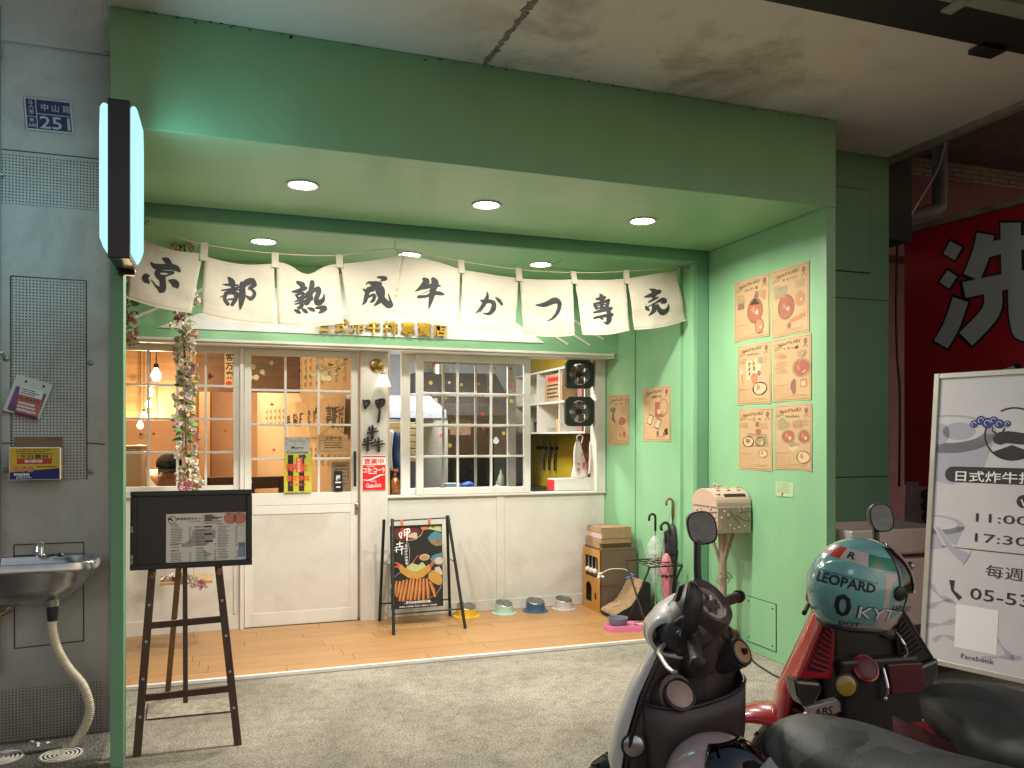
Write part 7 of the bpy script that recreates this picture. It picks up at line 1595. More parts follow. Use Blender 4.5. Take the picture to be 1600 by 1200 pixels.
# brick and wood block by the wall base, cable on the ground
a=WZ(1148,1003,0); bk=thing('brick','orange brick lying against the foot of the green wall','brick',(3.37,5.05,0)); mb=MB(); mb.box(3.26,3.44,4.98,5.16,.06,.12); o=part('body',mb,M("orange_brick",(.34,.14,.06),rough=.85,var=.3,scale=20,bump=.3),bk,world=True,bevel=.006)
mb=MB(); mb.box(3.24,3.445,4.92,5.18,.001,.0595); o=part('wood_block',mb,wood("scrap_wood",(.18,.12,.06),(.28,.19,.10),rough=.7),bevel=.004); tag(o,'flat scrap wood block under the orange brick','block')
mb=MB(); pts=[WZ(*q,.006) for q in ((1165,1016),(1172,1026),(1180,1036),(1195,1046),(1206,1053),(1225,1062),(1260,1075))]; mb.tube(V3(pts,6),.006,8); o=part('power_cable',mb,m_black,smooth=True); tag(o,'black cable running from the green wall base across the ground','cable')
# inspection patch under the easel
a=WZ(232,1100,.003); b=WZ(357,1092,.003); c=WZ(362,1112,.003); d=WZ(229,1125,.003)
mb=MB(); e=.006
ctr=(a+b+c+d)/4
mb.add([p.lerp(ctr,-.03)+Vector((0,0,.001)) for p in (d,c,b,a)],[[0,1,2,3]]); hatch=struct('floor_hatch',mb,M("hatch_gap",(.03,.028,.024),rough=.9))
mb=MB(); mb.add([p+Vector((0,0,.005)) for p in (d,c,b,a)],[[0,1,2,3]]); part('lid',mb,M("flaking_concrete_lid",(.27,.245,.20),rough=.9,var=.35,scale=30,bump=.8,bscale=60,dirt=.7,dcol=(.12,.055,.03),dscale=6),hatch)
# ------------------------------------------------------------------ right edge: wash trough, standing sign, laundry billboard
tr=thing('wash_trough','pale pink plastic wash trough standing in front of the green utility wall','sink',(4.0,4.2,0))
m_tr=M("pinkish_white_plastic",(.68,.57,.53),rough=.45,var=.06)
x0,x1,yf,yb=3.56,4.32,3.98,4.46; zr=WY(1352,829,yf).z; zl=zr-.17; zb=WY(1440,978,yf).z
def rg(ins,z,x0=x0,x1=x1,yf=yf,yb=yb): return [Vector((x0+ins,yf+ins,z)),Vector((x1-ins,yf+ins,z)),Vector((x1-ins,yb-ins,z)),Vector((x0+ins,yb-ins,z))]
mb=MB(); mb.loft([rg(.05,zl),rg(.03,zl+.02),rg(.0,zr-.02),rg(-.006,zr),rg(.02,zr),rg(.05,zr-.12),rg(.1,zr-.15)]); part('basin',mb,m_tr,tr,world=True,bevel=.012,segs=3)
mb=MB(); mb.box(x0+.03,x1-.03,yf+.03,yb-.02,zb,zl-.025); part('cabinet',mb,m_tr,tr,world=True,bevel=.01)
mb=MB(); mb.box(x0+.06,x0+.24,yf+.024,yf+.0295,zl+.03-.16,zl-.05); part('door_inset',mb,M("cream_plastic",(.52,.48,.40),rough=.4),tr,world=True,bevel=.006)
for xx in (x0+.06,x1-.10):
    for yy in (yf+.06,yb-.10): mb=MB(); mb.box(xx,xx+.04,yy,yy+.04,.004,zb-.0005); part('leg',mb,m_black,tr,world=True)
a=WY(1318,789,4.44); fc=thing('wall_tap','small dark wall tap above the wash trough','tap',(3.6,4.49,a.z)); mb=MB(); mb.tube(V3([(3.64,4.495,a.z),(3.64,4.44,a.z),(3.64,4.40,a.z-.005),(3.64,4.385,a.z-.03)],5),.010,8); mb.box(3.61,3.67,4.43,4.45,a.z+.012,a.z+.02); mb.lathe([(0,0),(.02,0),(.02,.006)],12,(3.64,4.489,a.z),'y'); part('body',mb,m_brass,fc,world=True,smooth=40)
# standing sign board
d0=WZ(1447,1092,0); sdir=Vector((.30,-.954,0)).normalized(); nrm=Vector((-.954,-.30,0)).normalized()
tb=d0+Vector((0,0,0)); W_=.92
o=WY(1446,1026,d0.y); zb=o.z; topp=WY(1469,592,d0.y); zt=topp.z; lean=(topp-o).dot(Vector((1,0,0)))
sb=thing('standing_sign','white framed standing sign with shop hours on metal legs at the right edge','sign',(d0.x,d0.y,0))
Vv=Vector((lean,0.0,zt-zb)); H_=Vv.length
s=Sheet(o,sdir,Vv,None); 
if s.N.dot(nrm)<0: s.N=-s.N
s.eps=.0006
m_sgn=M("translucent_sign_face",(.60,.575,.60),rough=.35,var=.03); m_ghost=flat("lavender_ghost_print",(.40,.39,.47)); m_txt=flat("sign_black_print",(.035,.03,.035)); m_bluc=flat("cloud_blue_print",(.03,.05,.22))
m_alu=M("brushed_sign_frame",(.50,.47,.41),rough=.35,metal=.35,var=.1)
s.clip=(W_,H_); s.rect(0,0,W_,H_,m_sgn,0)
k=1.0
# ghost bowls and bull pattern
def el(u,v,a,b,l=1,m=m_ghost): s.disc(u,v,a,m,l,ry=b,n=28)
el(.06,H_*.80,.26,.11); s.poly([(-.0,H_*.80),(.32,H_*.80),(.26,H_*.68),(.10,H_*.62),(.0,H_*.63)],m_ghost,1); el(.06,H_*.815,.20,.075,2,m_sgn); el(.12,H_*.81,.09,.05,3); el(.02,H_*.80,.05,.06,3)
el(.02,H_*.475,.16,.055); s.poly([(0,H_*.475),(.18,H_*.475),(.13,H_*.40),(.0,H_*.385)],m_ghost,1); el(.02,H_*.48,.12,.035,2,m_sgn)
s.stroke([(.02,H_*.47),(.10,H_*.40),(.20,H_*.37)],[.03,.05,.09],m_sgn,3); s.stroke([(.03,H_*.465),(.11,H_*.395),(.20,H_*.365)],[.02,.03,.07],m_ghost,4)
for q in ([(0,.42),(.06,.36),(.12,.34),(.2,.30)],[(.0,.28),(.08,.33),(.14,.34)],[(.0,.18),(.08,.20),(.16,.24),(.18,.27)],[(.04,.10),(.1,.14),(.2,.12),(.26,.13)],[(.34,.22),(.40,.14),(.46,.08)],[(.30,.05),(.38,.08),(.5,.10)]): s.stroke([(a,b) for a,b in catmull(q,5)],[.018+.012*math.sin(i) for i in range((len(q)-1)*5+1)],m_ghost,1)
# round emblem: arc, bull head, hill, cloud
cx,cy=.40,H_*.80; s.ring(cx,cy,.14,.009,m_txt,3,a0=R(150),a1=R(300)); s.ring(cx,cy,.14,.009,m_txt,3,a0=R(60),a1=R(118))
s.poly([(cx-.10,cy-.02),(cx-.07,cy+.01),(cx-.02,cy+.015),(cx+.08,cy+.0),(cx+.08,cy-.06),(cx-.03,cy-.05),(cx-.06,cy-.06),(cx-.09,cy-.05)],m_txt,3); s.stroke([(cx-.08,cy),(cx-.105,cy+.02),(cx-.10,cy+.04)],[.012,.008,.003],m_txt,3); s.stroke([(cx-.05,cy+.01),(cx-.04,cy+.035)],[.012,.004],m_txt,3)
s.poly([(cx-.10,cy-.10),(cx+.0,cy-.06),(cx+.10,cy-.10),(cx+.05,cy-.135),(cx-.05,cy-.135)],m_txt,3)
for u,v,r in ((-.20,.055,.022),(-.165,.075,.026),(-.13,.06,.030),(-.10,.075,.022),(-.07,.055,.025),(-.03,.055,.018)): s.disc(cx+u,cy+v,r,m_bluc,4+abs(u),n=14); s.ring(cx+u,cy+v,r*.5,.004,m_sgn,6,a0=0,a1=4.5)
s.rect(.10,H_*.630,W_-.1,H_*.685,m_txt,2); s.disc(.10,H_*.6575,H_*.0275,m_txt,2.2); s.text("日式炸牛排專賣店",.115,H_*.637,H_*.040,m_whitep,4,off=.012,width=W_-.26)
s.disc(.47,H_*.575,.035,m_txt,3); s.text("V",.455,H_*.56,.05,m_whitep,5,off=.02)
s.text("11:00-14:00",.235,H_*.497,H_*.042,m_txt,3,off=.004,width=.60); s.text("17:30-21:00",.235,H_*.428,H_*.042,m_txt,3,off=.004,width=.60)
s.stroke([(.06,H_*.40),(W_-.06,H_*.40)],.005,m_txt,3); s.text("每週一公休",.30,H_*.315,H_*.046,m_txt,3,off=.0,width=.48)
s.text("05-53",.225,H_*.23,H_*.056,m_txt,3,off=.006,width=.30); s.stroke([(.125,H_*.285),(.13,H_*.25),(.175,H_*.225)],[.03,.014,.028],m_txt,3)
s.rect(.155,H_*.055,.375,H_*.205,m_whitep,2); s.text("Facebook",.195,H_*.022,H_*.024,m_txt,3,width=.17)
s.build('face',sb)
fw=.030
def fbar(u0,v0,u1,v1,nm='frame_rail'):
    mb=MB(); P=[s.P(a,b,0)+s.N*n for n in (-.035,.012) for a,b in ((u0,v0),(u1,v0),(u1,v1),(u0,v1))]
    mb.add(P,[[3,2,1,0],[4,5,6,7],[0,1,5,4],[1,2,6,5],[2,3,7,6],[3,0,4,7]]); part(nm,mb,m_alu,sb,world=True,bevel=.003)
fbar(-fw,-fw,0,H_+fw); fbar(W_,-fw,W_+fw,H_+fw); fbar(.0003,-fw,W_-.0003,0); fbar(.0003,H_,W_-.0003,H_+fw)
mb=MB(); P=[s.P(a,b,0)+s.N*n for n in (-.033,-.03) for a,b in ((0,0),(W_,0),(W_,H_),(0,H_))]; mb.add(P,[[3,2,1,0],[4,5,6,7],[0,1,5,4],[1,2,6,5],[2,3,7,6],[3,0,4,7]]); part('back_panel',mb,m_alu,sb,world=True)
for u in (.0,W_):
    b=s.P(u,-fw-.001,0); mb=MB(); mb.bar(b,Vector((b.x,b.y,.003)),.03,.03,up=(1,0,0)); part('leg',mb,m_alu,sb,world=True,bevel=.003)
    mb=MB(); mb.bar(b+nrm*-.35+Vector((0,0,-b.z+.018)),b+nrm*.30+Vector((0,0,-b.z+.018)),.03,.028); part('foot_bar',mb,m_alu,sb,world=True,bevel=.003)
    mb=MB(); mb.bar(b+Vector((0,0,-.02)),Vector((b.x,b.y,.03))+nrm*.26,.012,.012); part('strut',mb,m_alu,sb,world=True)
# laundry billboard
c0=Vector((5.02,5.04,0)); c1=Vector((5.36,2.2,0)); bd_=(c1-c0).normalized(); W2=(c1-c0).length; nb_=Vector((bd_.y,-bd_.x,0)); nb_=nb_ if nb_.x<0 else -nb_
zt=3.10; zb=1.13
rb=thing('laundry_billboard','big red billboard with white black-edged characters behind the standing sign','billboard',(c0.x,c0.y,zb))
s=Sheet((c0.x,c0.y,zb),bd_,(0,0,1),nb_); s.eps=.002; m_rb=M("deep_red_vinyl",(.50,.010,.02),rough=.4,var=.12,scale=3); m_grl=M("grey_white_vinyl",(.55,.55,.58),rough=.4,var=.04)
s.rect(0,0,W2,zt-zb,m_rb,0)
def rib(q,w,mt,l):
    L,Rr=ribbon(q,[w]*len(q),5,0); P=[BP(*z) for z in L]; Q=[BP(*z) for z in Rr]
    s.mb.add([s.P(*z,l) for z in P+Q],[[i,i+1,len(P)+i+1,len(P)+i] for i in range(len(P)-1)],s._mi(mt))
def BP(x,y):
    r=_ray(1280+x/3,220+y/3); t=(s.o-Vector((0,0,CH))).dot(s.N)/r.dot(s.N); p=Vector((0,0,CH))+r*t-s.o
    return (p.dot(s.U),p.z)
for k,(q,w) in enumerate((([(600,500),(655,530)],.27),([(585,635),(630,665)],.27),([(665,745),(625,860),(573,955)],.30),([(782,438),(765,520),(718,640)],.33),([(770,520),(900,487),(1250,430)],.27),([(900,385),(902,500),(905,640)],.38),([(682,700),(880,660),(1300,590)],.30),([(815,690),(808,800),(690,930)],.34),([(925,680),(935,850),(985,905),(1250,880)],.30)   )):
    w*=250
    rib(q,w,m_grl,3+.05*k); a0=Vector(q[0]); a1=Vector(q[1]); e0=Vector(q[-1]); e1=Vector(q[-2])
    rib([tuple(a0+(a0-a1).normalized()*11)]+q+[tuple(e0+(e0-e1).normalized()*11)],w+22,m_blackp,1+.05*k)
u_,v_=BP(800,1045); s.text('衣',u_-.45,v_-.98,1.12,m_blackp,1,off=.020,sx=1.15); s.text('衣',u_-.45,v_-.98,1.12,m_grl,3,off=.006,sx=1.15)
s.build('face',rb)
mb=MB(); P=[s.P(a,b,0)+s.N*n for n in (-.10,-.004) for a,b in ((0,0),(W2,0),(W2,zt-zb),(0,zt-zb))]; mb.add(P,[[3,2,1,0],[4,5,6,7],[0,1,5,4],[1,2,6,5],[2,3,7,6],[3,0,4,7]]); part('box',mb,m_rb,rb,world=True)
mb=MB(); P=[s.P(a,b,0)+s.N*n for n in (-.10,.02) for a,b in ((-.03,zt-zb+.001),(W2,zt-zb+.001),(W2,zt-zb+.045),(-.03,zt-zb+.045))]; mb.add(P,[[3,2,1,0],[4,5,6,7],[0,1,5,4],[1,2,6,5],[2,3,7,6],[3,0,4,7]]); part('top_trim',mb,M("dusty_trim",(.30,.25,.20),rough=.8,var=.3),rb,world=True)
# roller slats under the billboard
sl=thing('roller_shutter','dark maroon roller shutter below the red billboard','shutter',(5.1,5.0,0))
for k in range(12):
    z0=.05+k*.088; mb=MB(); a=c0+bd_*.02-nb_*.06; b=c1-nb_*.06; mb.tube([a+Vector((0,0,z0+.04)),b+Vector((0,0,z0+.04))],.043,10); part('slat',mb,M("maroon_slat",(.07,.025,.025),rough=.45,var=.2),sl,world=True,smooth=40)
pt=WY(1436,798,4.9); mb=MB(); mb.grid(lambda u,v:Vector((4.92+.26*u,4.93-.04*u+.006*math.sin(u*9+v*5),.82+.34*v)),8,6); o=part('torn_sheet',mb,M("dirty_pink_sheet",(.24,.15,.14),rough=.7,var=.3),solid=.003); tag(o,'torn dirty pink plastic sheet hanging under the billboard','sheet')
# upper background: neighbour wall with brick strip, drain pipe, ceiling, wires
mb=MB(); mb.box(3.3,9,7.4,7.5,.001,5); o=part('neighbour_back_wall',mb,M("dim_pink_wall",(.28,.13,.13),rough=.9,var=.15)); tag(o,'dim reddish back wall of the neighbouring bay','wall')
mb=MB(); mb.box(4.41,9,2.2,7.39,3.95,4.1); struct('neighbour_ceiling',mb,M("dark_brown_ceiling",(.30,.23,.17),rough=.9,var=.2))
m_wb=M("dirty_white_brick",(.50,.40,.35),rough=.9,var=.25,scale=12,bump=.3,rand=.15)
bw=thing('white_brick_beam','dirty white painted brick beam above the red billboard','wall',(5.3,5.6,3.2))
q=MB(); q.box(-.5,.5,-.5,.5,-.5,.5); brick_me=mesh('brick',q,m_wb)
BY=5.55; zlo=WY(1500,300,BY).z; zhi=WY(1500,255,BY).z; x0=WY(1414,280,BY).x; x1=7.6
mb=MB(); mb.box(x0,x1,BY+.012,BY+.3,zlo,zhi); part('core',mb,M("grimy_mortar",(.10,.08,.065),rough=.95),bw,world=True)
rows_=6; bh=(zhi-zlo)/rows_; bwid=.22; b0=base_of(bw)
for r in range(rows_):
    x=x0-(bwid/2 if r%2 else 0)
    while x<x1:
        a=max(x,x0); b=min(x+bwid,x1)
        if b-a>.03: o=link('brick',brick_me,bw); o.location=Vector(((a+b)/2,BY+.012,zlo+(r+.5)*bh))-b0; o.scale=(b-a-.008,.02,bh-.006)
        x+=bwid
mb=MB(); mb.box(4.0,7.6,5.3,5.54,3.0,zlo-.002); o=part('pink_soffit',mb,M("dim_pink_wall",0)); tag(o,'dark pink soffit beam under the white brick beam','beam')
pp2=[WY(1468,235,5.0),WY(1468,310,5.0),WY(1464,325,5.0),WY(1445,333,5.02),WY(1395,345,5.1)]; pp2[0].z=3.94
mb=MB(); mb.tube(V3(pp2,8),.055,14); o=part('drain_pipe',mb,M("grey_pvc_dark",(.22,.225,.23),rough=.5,var=.15),smooth=True); tag(o,'thick grey drain pipe bending under the neighbouring ceiling','pipe')
mb=MB(); mb.box(4.345,4.6,4.55,5.2,2.9,3.94); o=part('dark_cavity_wall',mb,M("dark_board",(.05,.045,.04),rough=.9)); tag(o,'dark board beside the drain pipe next to the green wall','board')
mb=MB(); mb.tube(V3([WY(1478,220,4.75),WY(1465,265,4.76),WY(1430,325,4.8),WY(1412,358,4.85)],6),.007,6); o=part('white_wire',mb,m_paperw,smooth=True); tag(o,'thin white wire hanging in front of the drain pipe','wire')
mb=MB(); mb.tube(V3([WY(1425,240,4.7),WY(1405,275,4.75),WY(1396,310,4.8)],6),.006,6); o=part('black_wire',mb,m_black,smooth=True); tag(o,'black cable dangling beside the green utility wall','wire')
mb=MB(); mb.tube(V3([WY(1402,370,4.95),WY(1400,480,4.95),WY(1402,560,4.95),WY(1406,620,4.95),WY(1405,760,4.95)],6),.009,6); o=part('black_cable',mb,m_black,smooth=True); tag(o,'black cable running down the left edge of the red billboard','cable')
# ------------------------------------------------------------------ scooters
m_pw_=M("pearl_white_paint",(.74,.70,.68),rough=.38,var=.04,coat=.25)
m_dark=M("aubergine_plastic",(.065,.050,.052),rough=.42,var=.25,scale=7,bump=.06,bscale=260)
m_tyre=M("tyre_rubber",(.012,.012,.012),rough=.75,var=.2,bump=.5,bscale=50)
m_rim=M("dark_rim",(.05,.05,.05),rough=.4,metal=.7)
m_grip=M("worn_grip",(.04,.033,.030),rough=.6,var=.3,scale=30,bump=.3,bscale=160)
m_mirror=flat("mirror_glass",(.85,.85,.85),rough=.02,metal=1)
m_lensc=M("clear_lens",(.58,.50,.33),rough=.2,var=.1,coat=.5)
m_seat=M("camo_seat_vinyl",(.030,.031,.033),rough=.45,var=.05,bump=.2,bscale=300)
def camo(m):
    N=m.node_tree.nodes; L=m.node_tree.links; b=N["Principled BSDF"]; tc=N.new("ShaderNodeTexCoord"); v=N.new("ShaderNodeTexVoronoi"); v.inputs["Scale"].default_value=9; v.distance='MANHATTAN'
    L.new(tc.outputs["Object"],v.inputs["Vector"]); r=ramp(N,[(.0,(.030,.030,.031)),(.4,(.055,.056,.058)),(.7,(.10,.104,.106))]); r.color_ramp.interpolation='CONSTANT'; sep=N.new("ShaderNodeSeparateColor"); L.new(v.outputs["Color"],sep.inputs[0]); L.new(sep.outputs[0],r.inputs[0]); L.new(r.outputs[0],b.inputs["Base Color"])
camo(m_seat)
m_seat2=M("plain_black_seat",(.045,.044,.044),rough=.5,var=.1,bump=.2,bscale=300)
m_redp_=M("candy_red_paint",(.42,.014,.025),rough=.22,var=.06,coat=.7); m_red2=M("maroon_plastic",(.10,.012,.020),rough=.4,var=.1)
m_chp=M("rosy_lens",(.40,.28,.26),rough=.25,var=.1)
def secloft(secs,nseg=16,front=True):
    """secs: (z, xf, depth, halfwidth, power) half-oval fronts"""
    rings=[]
    for z,xf,dep,hw,p in secs:
        out=[]
        for i in range(nseg+1):
            a=-math.pi/2+math.pi*i/nseg; c=abs(math.cos(a))**p; sgn=math.sin(a); sy=math.copysign(abs(sgn)**.9,sgn)
            out.append(Vector((xf-dep*(1-c),hw*sy,z)))
        rings.append(out)
    return rings
def wheel(parent,x,r,wd,turn=0,cover=None):
    Mz=Matrix.Rotation(turn,4,'Z'); T=Matrix.Translation((x,0,r))
    prof=[(r*.62,-wd*.40),(r*.70,-wd*.48),(r*.88,-wd*.5),(r*.97,-wd*.32),(r,0),(r*.97,wd*.32),(r*.88,wd*.5),(r*.70,wd*.48),(r*.62,wd*.40)]
    mb=MB(); mb.lathe(prof,48,(0,0,0),'y')
    mb.xf(T@Mz); w=part('wheel',mb,m_tyre,parent,smooth=50)
    for k in range(24):
        t=2*math.pi*k/24
        for s_ in (-1,1):
            mb=MB(); p0=Vector((r*.995*math.cos(t),s_*wd*.06,r*.995*math.sin(t))); p1=Vector((r*.965*math.cos(t+.16),s_*wd*.40,r*.965*math.sin(t+.16))); mb.bar(p0,p1,.008,.010,up=(math.cos(t),0,math.sin(t))); mb.xf(T@Mz); part('tread_block',mb,m_tyre,w)
    mb=MB(); mb.lathe([(0,-wd*.3),(r*.2,-wd*.35),(r*.25,-wd*.1),(r*.58,-wd*.08),(r*.62,-wd*.38),(r*.62,wd*.38),(r*.58,wd*.08),(r*.25,wd*.1),(r*.2,wd*.35),(0,wd*.3)],32,(0,0,0),'y'); mb.xf(T@Mz); part('rim',mb,m_rim,w,smooth=40)
def seat_mesh(x0,x1,z,hw,h,n=20):
    rings=[]
    for i in range(n+1):
        u=i/n; x=x0+(x1-x0)*u
        k=math.sin(math.pi*min(1,max(0,(u*.94+.03))))**.2
        zz=z+.035*math.exp(-((u-.18)/.16)**2)*0+ (.0 if u<.5 else .03*(1-math.cos((u-.5)*2*math.pi))/2*1.0) - .02*math.exp(-((u-.42)/.18)**2)
        w=hw*k*(.86+.2*math.sin(math.pi*min(1,u*1.25))); out=[]
        for j in range(18):
            t=2*math.pi*j/18; c,s_=math.cos(t),math.sin(t); kk=(abs(c)**3+abs(s_)**3)**(-1/3)
            out.append(Vector((x,w*c*kk,zz+h*.5*k*s_*kk)))
        rings.append(out)
    mb=MB(); mb.loft(rings); return mb
def disc_on(parent,name,c,nrm,r,mat,th=.006,ring=None,n=24):
    Mq=Vector((0,0,1)).rotation_difference(Vector(nrm).normalized()).to_matrix()
    if ring: mb=MB(); mb.lathe([(r*1.22,0),(r*1.22,th*.8),(r*1.05,th*1.2),(r*1.0,th*.6),(0,th*.6)],n,c,M=Mq); part(name+'_ring',mb,ring,parent,smooth=40)
    mb=MB(); mb.lathe([(r,0),(r,th),(r*.8,th*1.5),(0,th*1.6)],n,c,M=Mq); return part(name,mb,mat,parent,smooth=40)
def mirror(parent,base,mid,head,face,w,h,T,back=m_blackpl):
    mb=MB(); f=Vector(face).normalized(); mb.tube(V3([base,mid,Vector(head)-f*.038],8),[.010]*5+[.012]*8+[.014]*4,10); mb.xf(T); part('mirror_stem',mb,m_black,parent,smooth=True)
    f=Vector(face).normalized(); rt=f.cross(Vector((0,0,1))).normalized(); up=rt.cross(f)
    n=28
    def rg(k,d): 
        o=[]
        for i in range(n):
            t=2*math.pi*i/n; c,s_=math.cos(t),math.sin(t); q=(abs(c)**2.8+abs(s_)**2.8)**(-1/2.8); o.append(Vector(head)+rt*(w*k*c*q+.25*h*k*s_*q*.6)+up*(h*k*s_*q)+f*d)
        return o
    mb=MB(); mb.loft([rg(.35,-.045),rg(.75,-.036),rg(1.0,-.012),rg(1.02,.002),rg(.95,.004),rg(.92,.0)]); mb.xf(T); sh=part('mirror_shell',mb,back,parent,smooth=60)
    mb=MB(); mb.add(rg(.925,.0015),[list(range(n))]); mb.xf(T); part('mirror_glass',mb,m_mirror,sh)
HEAD=math.atan2(.982,-.189)
def rear_half(sc_,body,seatm,hw=.155,z=.725,sx=0,side=None):
    mb=MB(); rings=[]
    for x,zl,zh,w in ((-.60,.30,.66,.10),(-.72,.27,.70,.14),(-.95,.30,.71,.16),(-1.20,.42,.73,.15),(-1.42,.55,.76,.11),(-1.55,.66,.76,.05)):
        rings.append([Vector((x,w*c_*k,(zl+zh)/2+(zh-zl)/2*s_*k)) for c_,s_,k in [(math.cos(t),math.sin(t),(abs(math.cos(t))**3+abs(math.sin(t))**3)**(-1/3)) for t in [2*math.pi*i/20 for i in range(20)]]])
    mb.loft(rings); part('rear_body',mb,body,sc_,smooth=50)
    part('seat',seat_mesh(-.64+sx,-1.40+sx,z,hw,.15),seatm,sc_,smooth=60)
    wheel(sc_,-1.26,.235,.10)
    mb=MB(); mb.box(-.66,-.34,-.14,.14,.235,.27); part('floorboard',mb,m_dark,sc_,bevel=.015)
    mb=MB(); mb.box(-1.3,-.75,-.10,.13,.16,.30); part('engine',mb,m_rim,sc_,bevel=.03)
    mb=MB(); mb.tube([(-1.1,-.16,.22),(-1.5,-.17,.30)],[.05,.055],14); part('exhaust',mb,m_black,sc_,smooth=40)
    mb=MB(); mb.obox((-1.55,0,.66),(.04,.16,.06),(0,R(20),0)); part('tail_light',mb,M("tail_red",(.4,.01,.01),rough=.2),sc_,bevel=.01)
    mb=MB(); mb.tube([(-.62,.12,.22),(-.60,.20,.03)],.011,8); part('side_stand',mb,m_black,sc_,smooth=40)

# ---- white scooter
ws=thing('scooter','white scooter with dark leg shield and black camouflage seat, nearest the camera','scooter',(1.321,2.417,0),0); ws.rotation_euler=(R(-5),0,HEAD)
TURN=R(36); ST=Matrix.Translation((-.27,0,0))@Matrix.Rotation(TURN,4,'Z')@Matrix.Translation((.27,0,0))
wheel(ws,0,.235,.095,turn=TURN)
mb=MB(); mb.grid(lambda u,v: Vector((.275*math.cos(R(108+60*u)),(.075-.02*abs(u-.5))*math.sin((v-.5)*math.pi),.235+ (.255+.035*math.cos((v-.5)*math.pi))*math.sin(R(108+60*u)))),20,10); mb.xf(ST); part('front_fender',mb,m_blackpl,ws,smooth=True,solid=.004)
mb=MB(); mb.tube([(-.02,.06,.25),(-.16,.05,.55)],.018,10); mb.tube([(-.02,-.06,.25),(-.16,-.05,.55)],.018,10); mb.xf(ST); part('fork',mb,m_steel,ws,smooth=40)
secs=[(.30,-.16,.10,.12,.8),(.36,-.10,.13,.175,.8),(.46,-.06,.16,.225,.8),(.56,-.06,.17,.245,.8),(.66,-.09,.16,.232,.8),(.77,-.14,.13,.195,.8),(.87,-.19,.10,.14,.8),(.92,-.21,.07,.09,.8)]
mb=MB(); mb.loft(secloft(secs),closed=False,cap=False); part('front_apron',mb,m_pw_,ws,smooth=True,solid=.006)
# inner leg shield, dark, inset from the white rim
def inner(u,v):
    k=v*(len(secs)-1); i=min(int(k),len(secs)-2); f=k-i; a,b=secs[i],secs[i+1]; z,xf,dep,hw=[a[j]*(1-f)+b[j]*f for j in range(4)]
    y=(u*2-1)*hw*.94; return Vector((xf-dep-.012-.03*(1-(u*2-1)**2)+.035*math.exp(-((z-.80)/.07)**2)*(1-(u*2-1)**2),y,z))
mb=MB(); mb.grid(inner,16,24); part('leg_shield',mb,m_dark,ws,smooth=True,solid=.008)
for sgn in (-1,1):
    mb=MB(); P_=[]
    for j in range(25):
        p=inner(.5+.5*sgn,j/24); P_.append(p+Vector((-.002,sgn*.006,0)))
    mb.tube(P_,.007,8); part('shield_edging',mb,m_blackpl,ws,smooth=True)
# glove pocket: bulging box with open lip
rings=[]
for z,dep,hw in ((.34,.05,.10),(.38,.09,.135),(.50,.12,.16),(.66,.135,.185),(.735,.14,.19)):
    xb=-.228+.05*min(0,z-.6); ring=[]
    for i in range(17):
        a=-math.pi/2+math.pi*i/16; ring.append(Vector((xb-dep*abs(math.cos(a))**.5,hw*math.copysign(abs(math.sin(a))**.75,math.sin(a)),z-.035*(math.sin(a))*0+ (.02*abs(math.sin(a))**2 if z>.70 else 0))))
    rings.append(ring)
mb=MB(); mb.loft(rings,closed=False,cap=False); part('glove_pocket',mb,m_dark,ws,smooth=True,solid=.008)
mb=MB(); mb.tube(rings[-1],.007,8); part('pocket_lip',mb,m_blackpl,ws,smooth=True)
disc_on(ws,'fuel_cap',(-.345,.105,.775),(-.75,.15,.65),.040,m_chp,ring=m_blackpl)
mb=MB(); mb.tube([(-.26,.10,.745),(-.335,.105,.773)],[.07,.058],18); part('cap_boss',mb,m_dark,ws,smooth=40)
disc_on(ws,'bag_hook',(-.262,.217,.63),(-.8,.6,.1),.030,m_steel,ring=m_blackpl)
mb=MB(); mb.tube([(-.24,-.13,.80),(-.34,-.15,.84)],[.055,.045],16); part('ignition_boss',mb,m_dark,ws,smooth=40)
disc_on(ws,'ignition_switch',(-.342,-.150,.841),(-.8,-.2,.45),.034,M("copper_ring",(.42,.22,.12),rough=.35),ring=m_blackpl); disc_on(ws,'keyhole',(-.352,-.152,.846),(-.8,-.2,.45),.010,m_black)
mb=MB(); mb.prism([(0,0),(.12,.02),(.13,.10),(.02,.13)],lambda u,v:(-.215-u*.5,-.175-.0,.79+v),lambda u,v:(-.215-u*.5,-.19,.79+v)); part('knee_guard',mb,m_dark,ws,bevel=.008)
# handlebar cover
HX,HZ=-.29,.955
mb=MB(); mb.loft([[Vector((HX-.005+a*math.cos(t),b*math.sin(t),z)) for t in [2*math.pi*i/20 for i in range(20)]] for z,a,b in ((.80,.05,.06),(.84,.065,.08),(.90,.075,.095),(.97,.08,.11),(1.02,.06,.09))]); mb.xf(ST); part('column_cover',mb,m_dark,ws,smooth=60)
rings=[]
for y in [-.17,-.155,-.12,-.07,0,.07,.12,.155,.17]:
    k=(1-(abs(y)/.185)**3); rx=.075*k+.018; rz=.065*k+.016; rings.append([Vector((HX+.005+rx*math.cos(t),y,HZ+rz*math.sin(t))) for t in [2*math.pi*i/20 for i in range(20)]])
mb=MB(); mb.loft(rings); mb.xf(ST); part('handlebar_cover',mb,m_dark,ws,smooth=60)
rings=[]
for y in [-.150,-.13,-.09,0,.09,.13,.150]:
    k=(1-(abs(y)/.19)**3); rx=.088*k+.01; rz=.072*k+.01; rings.append([Vector((HX+.03+rx*math.cos(t),y,HZ-.012+rz*math.sin(t))) for t in [R(-100)+R(215)*i/16 for i in range(17)]])
mb=MB(); mb.loft(rings,closed=False,cap=False); mb.xf(ST); part('front_cowl',mb,m_pw_,ws,smooth=True,solid=.006)
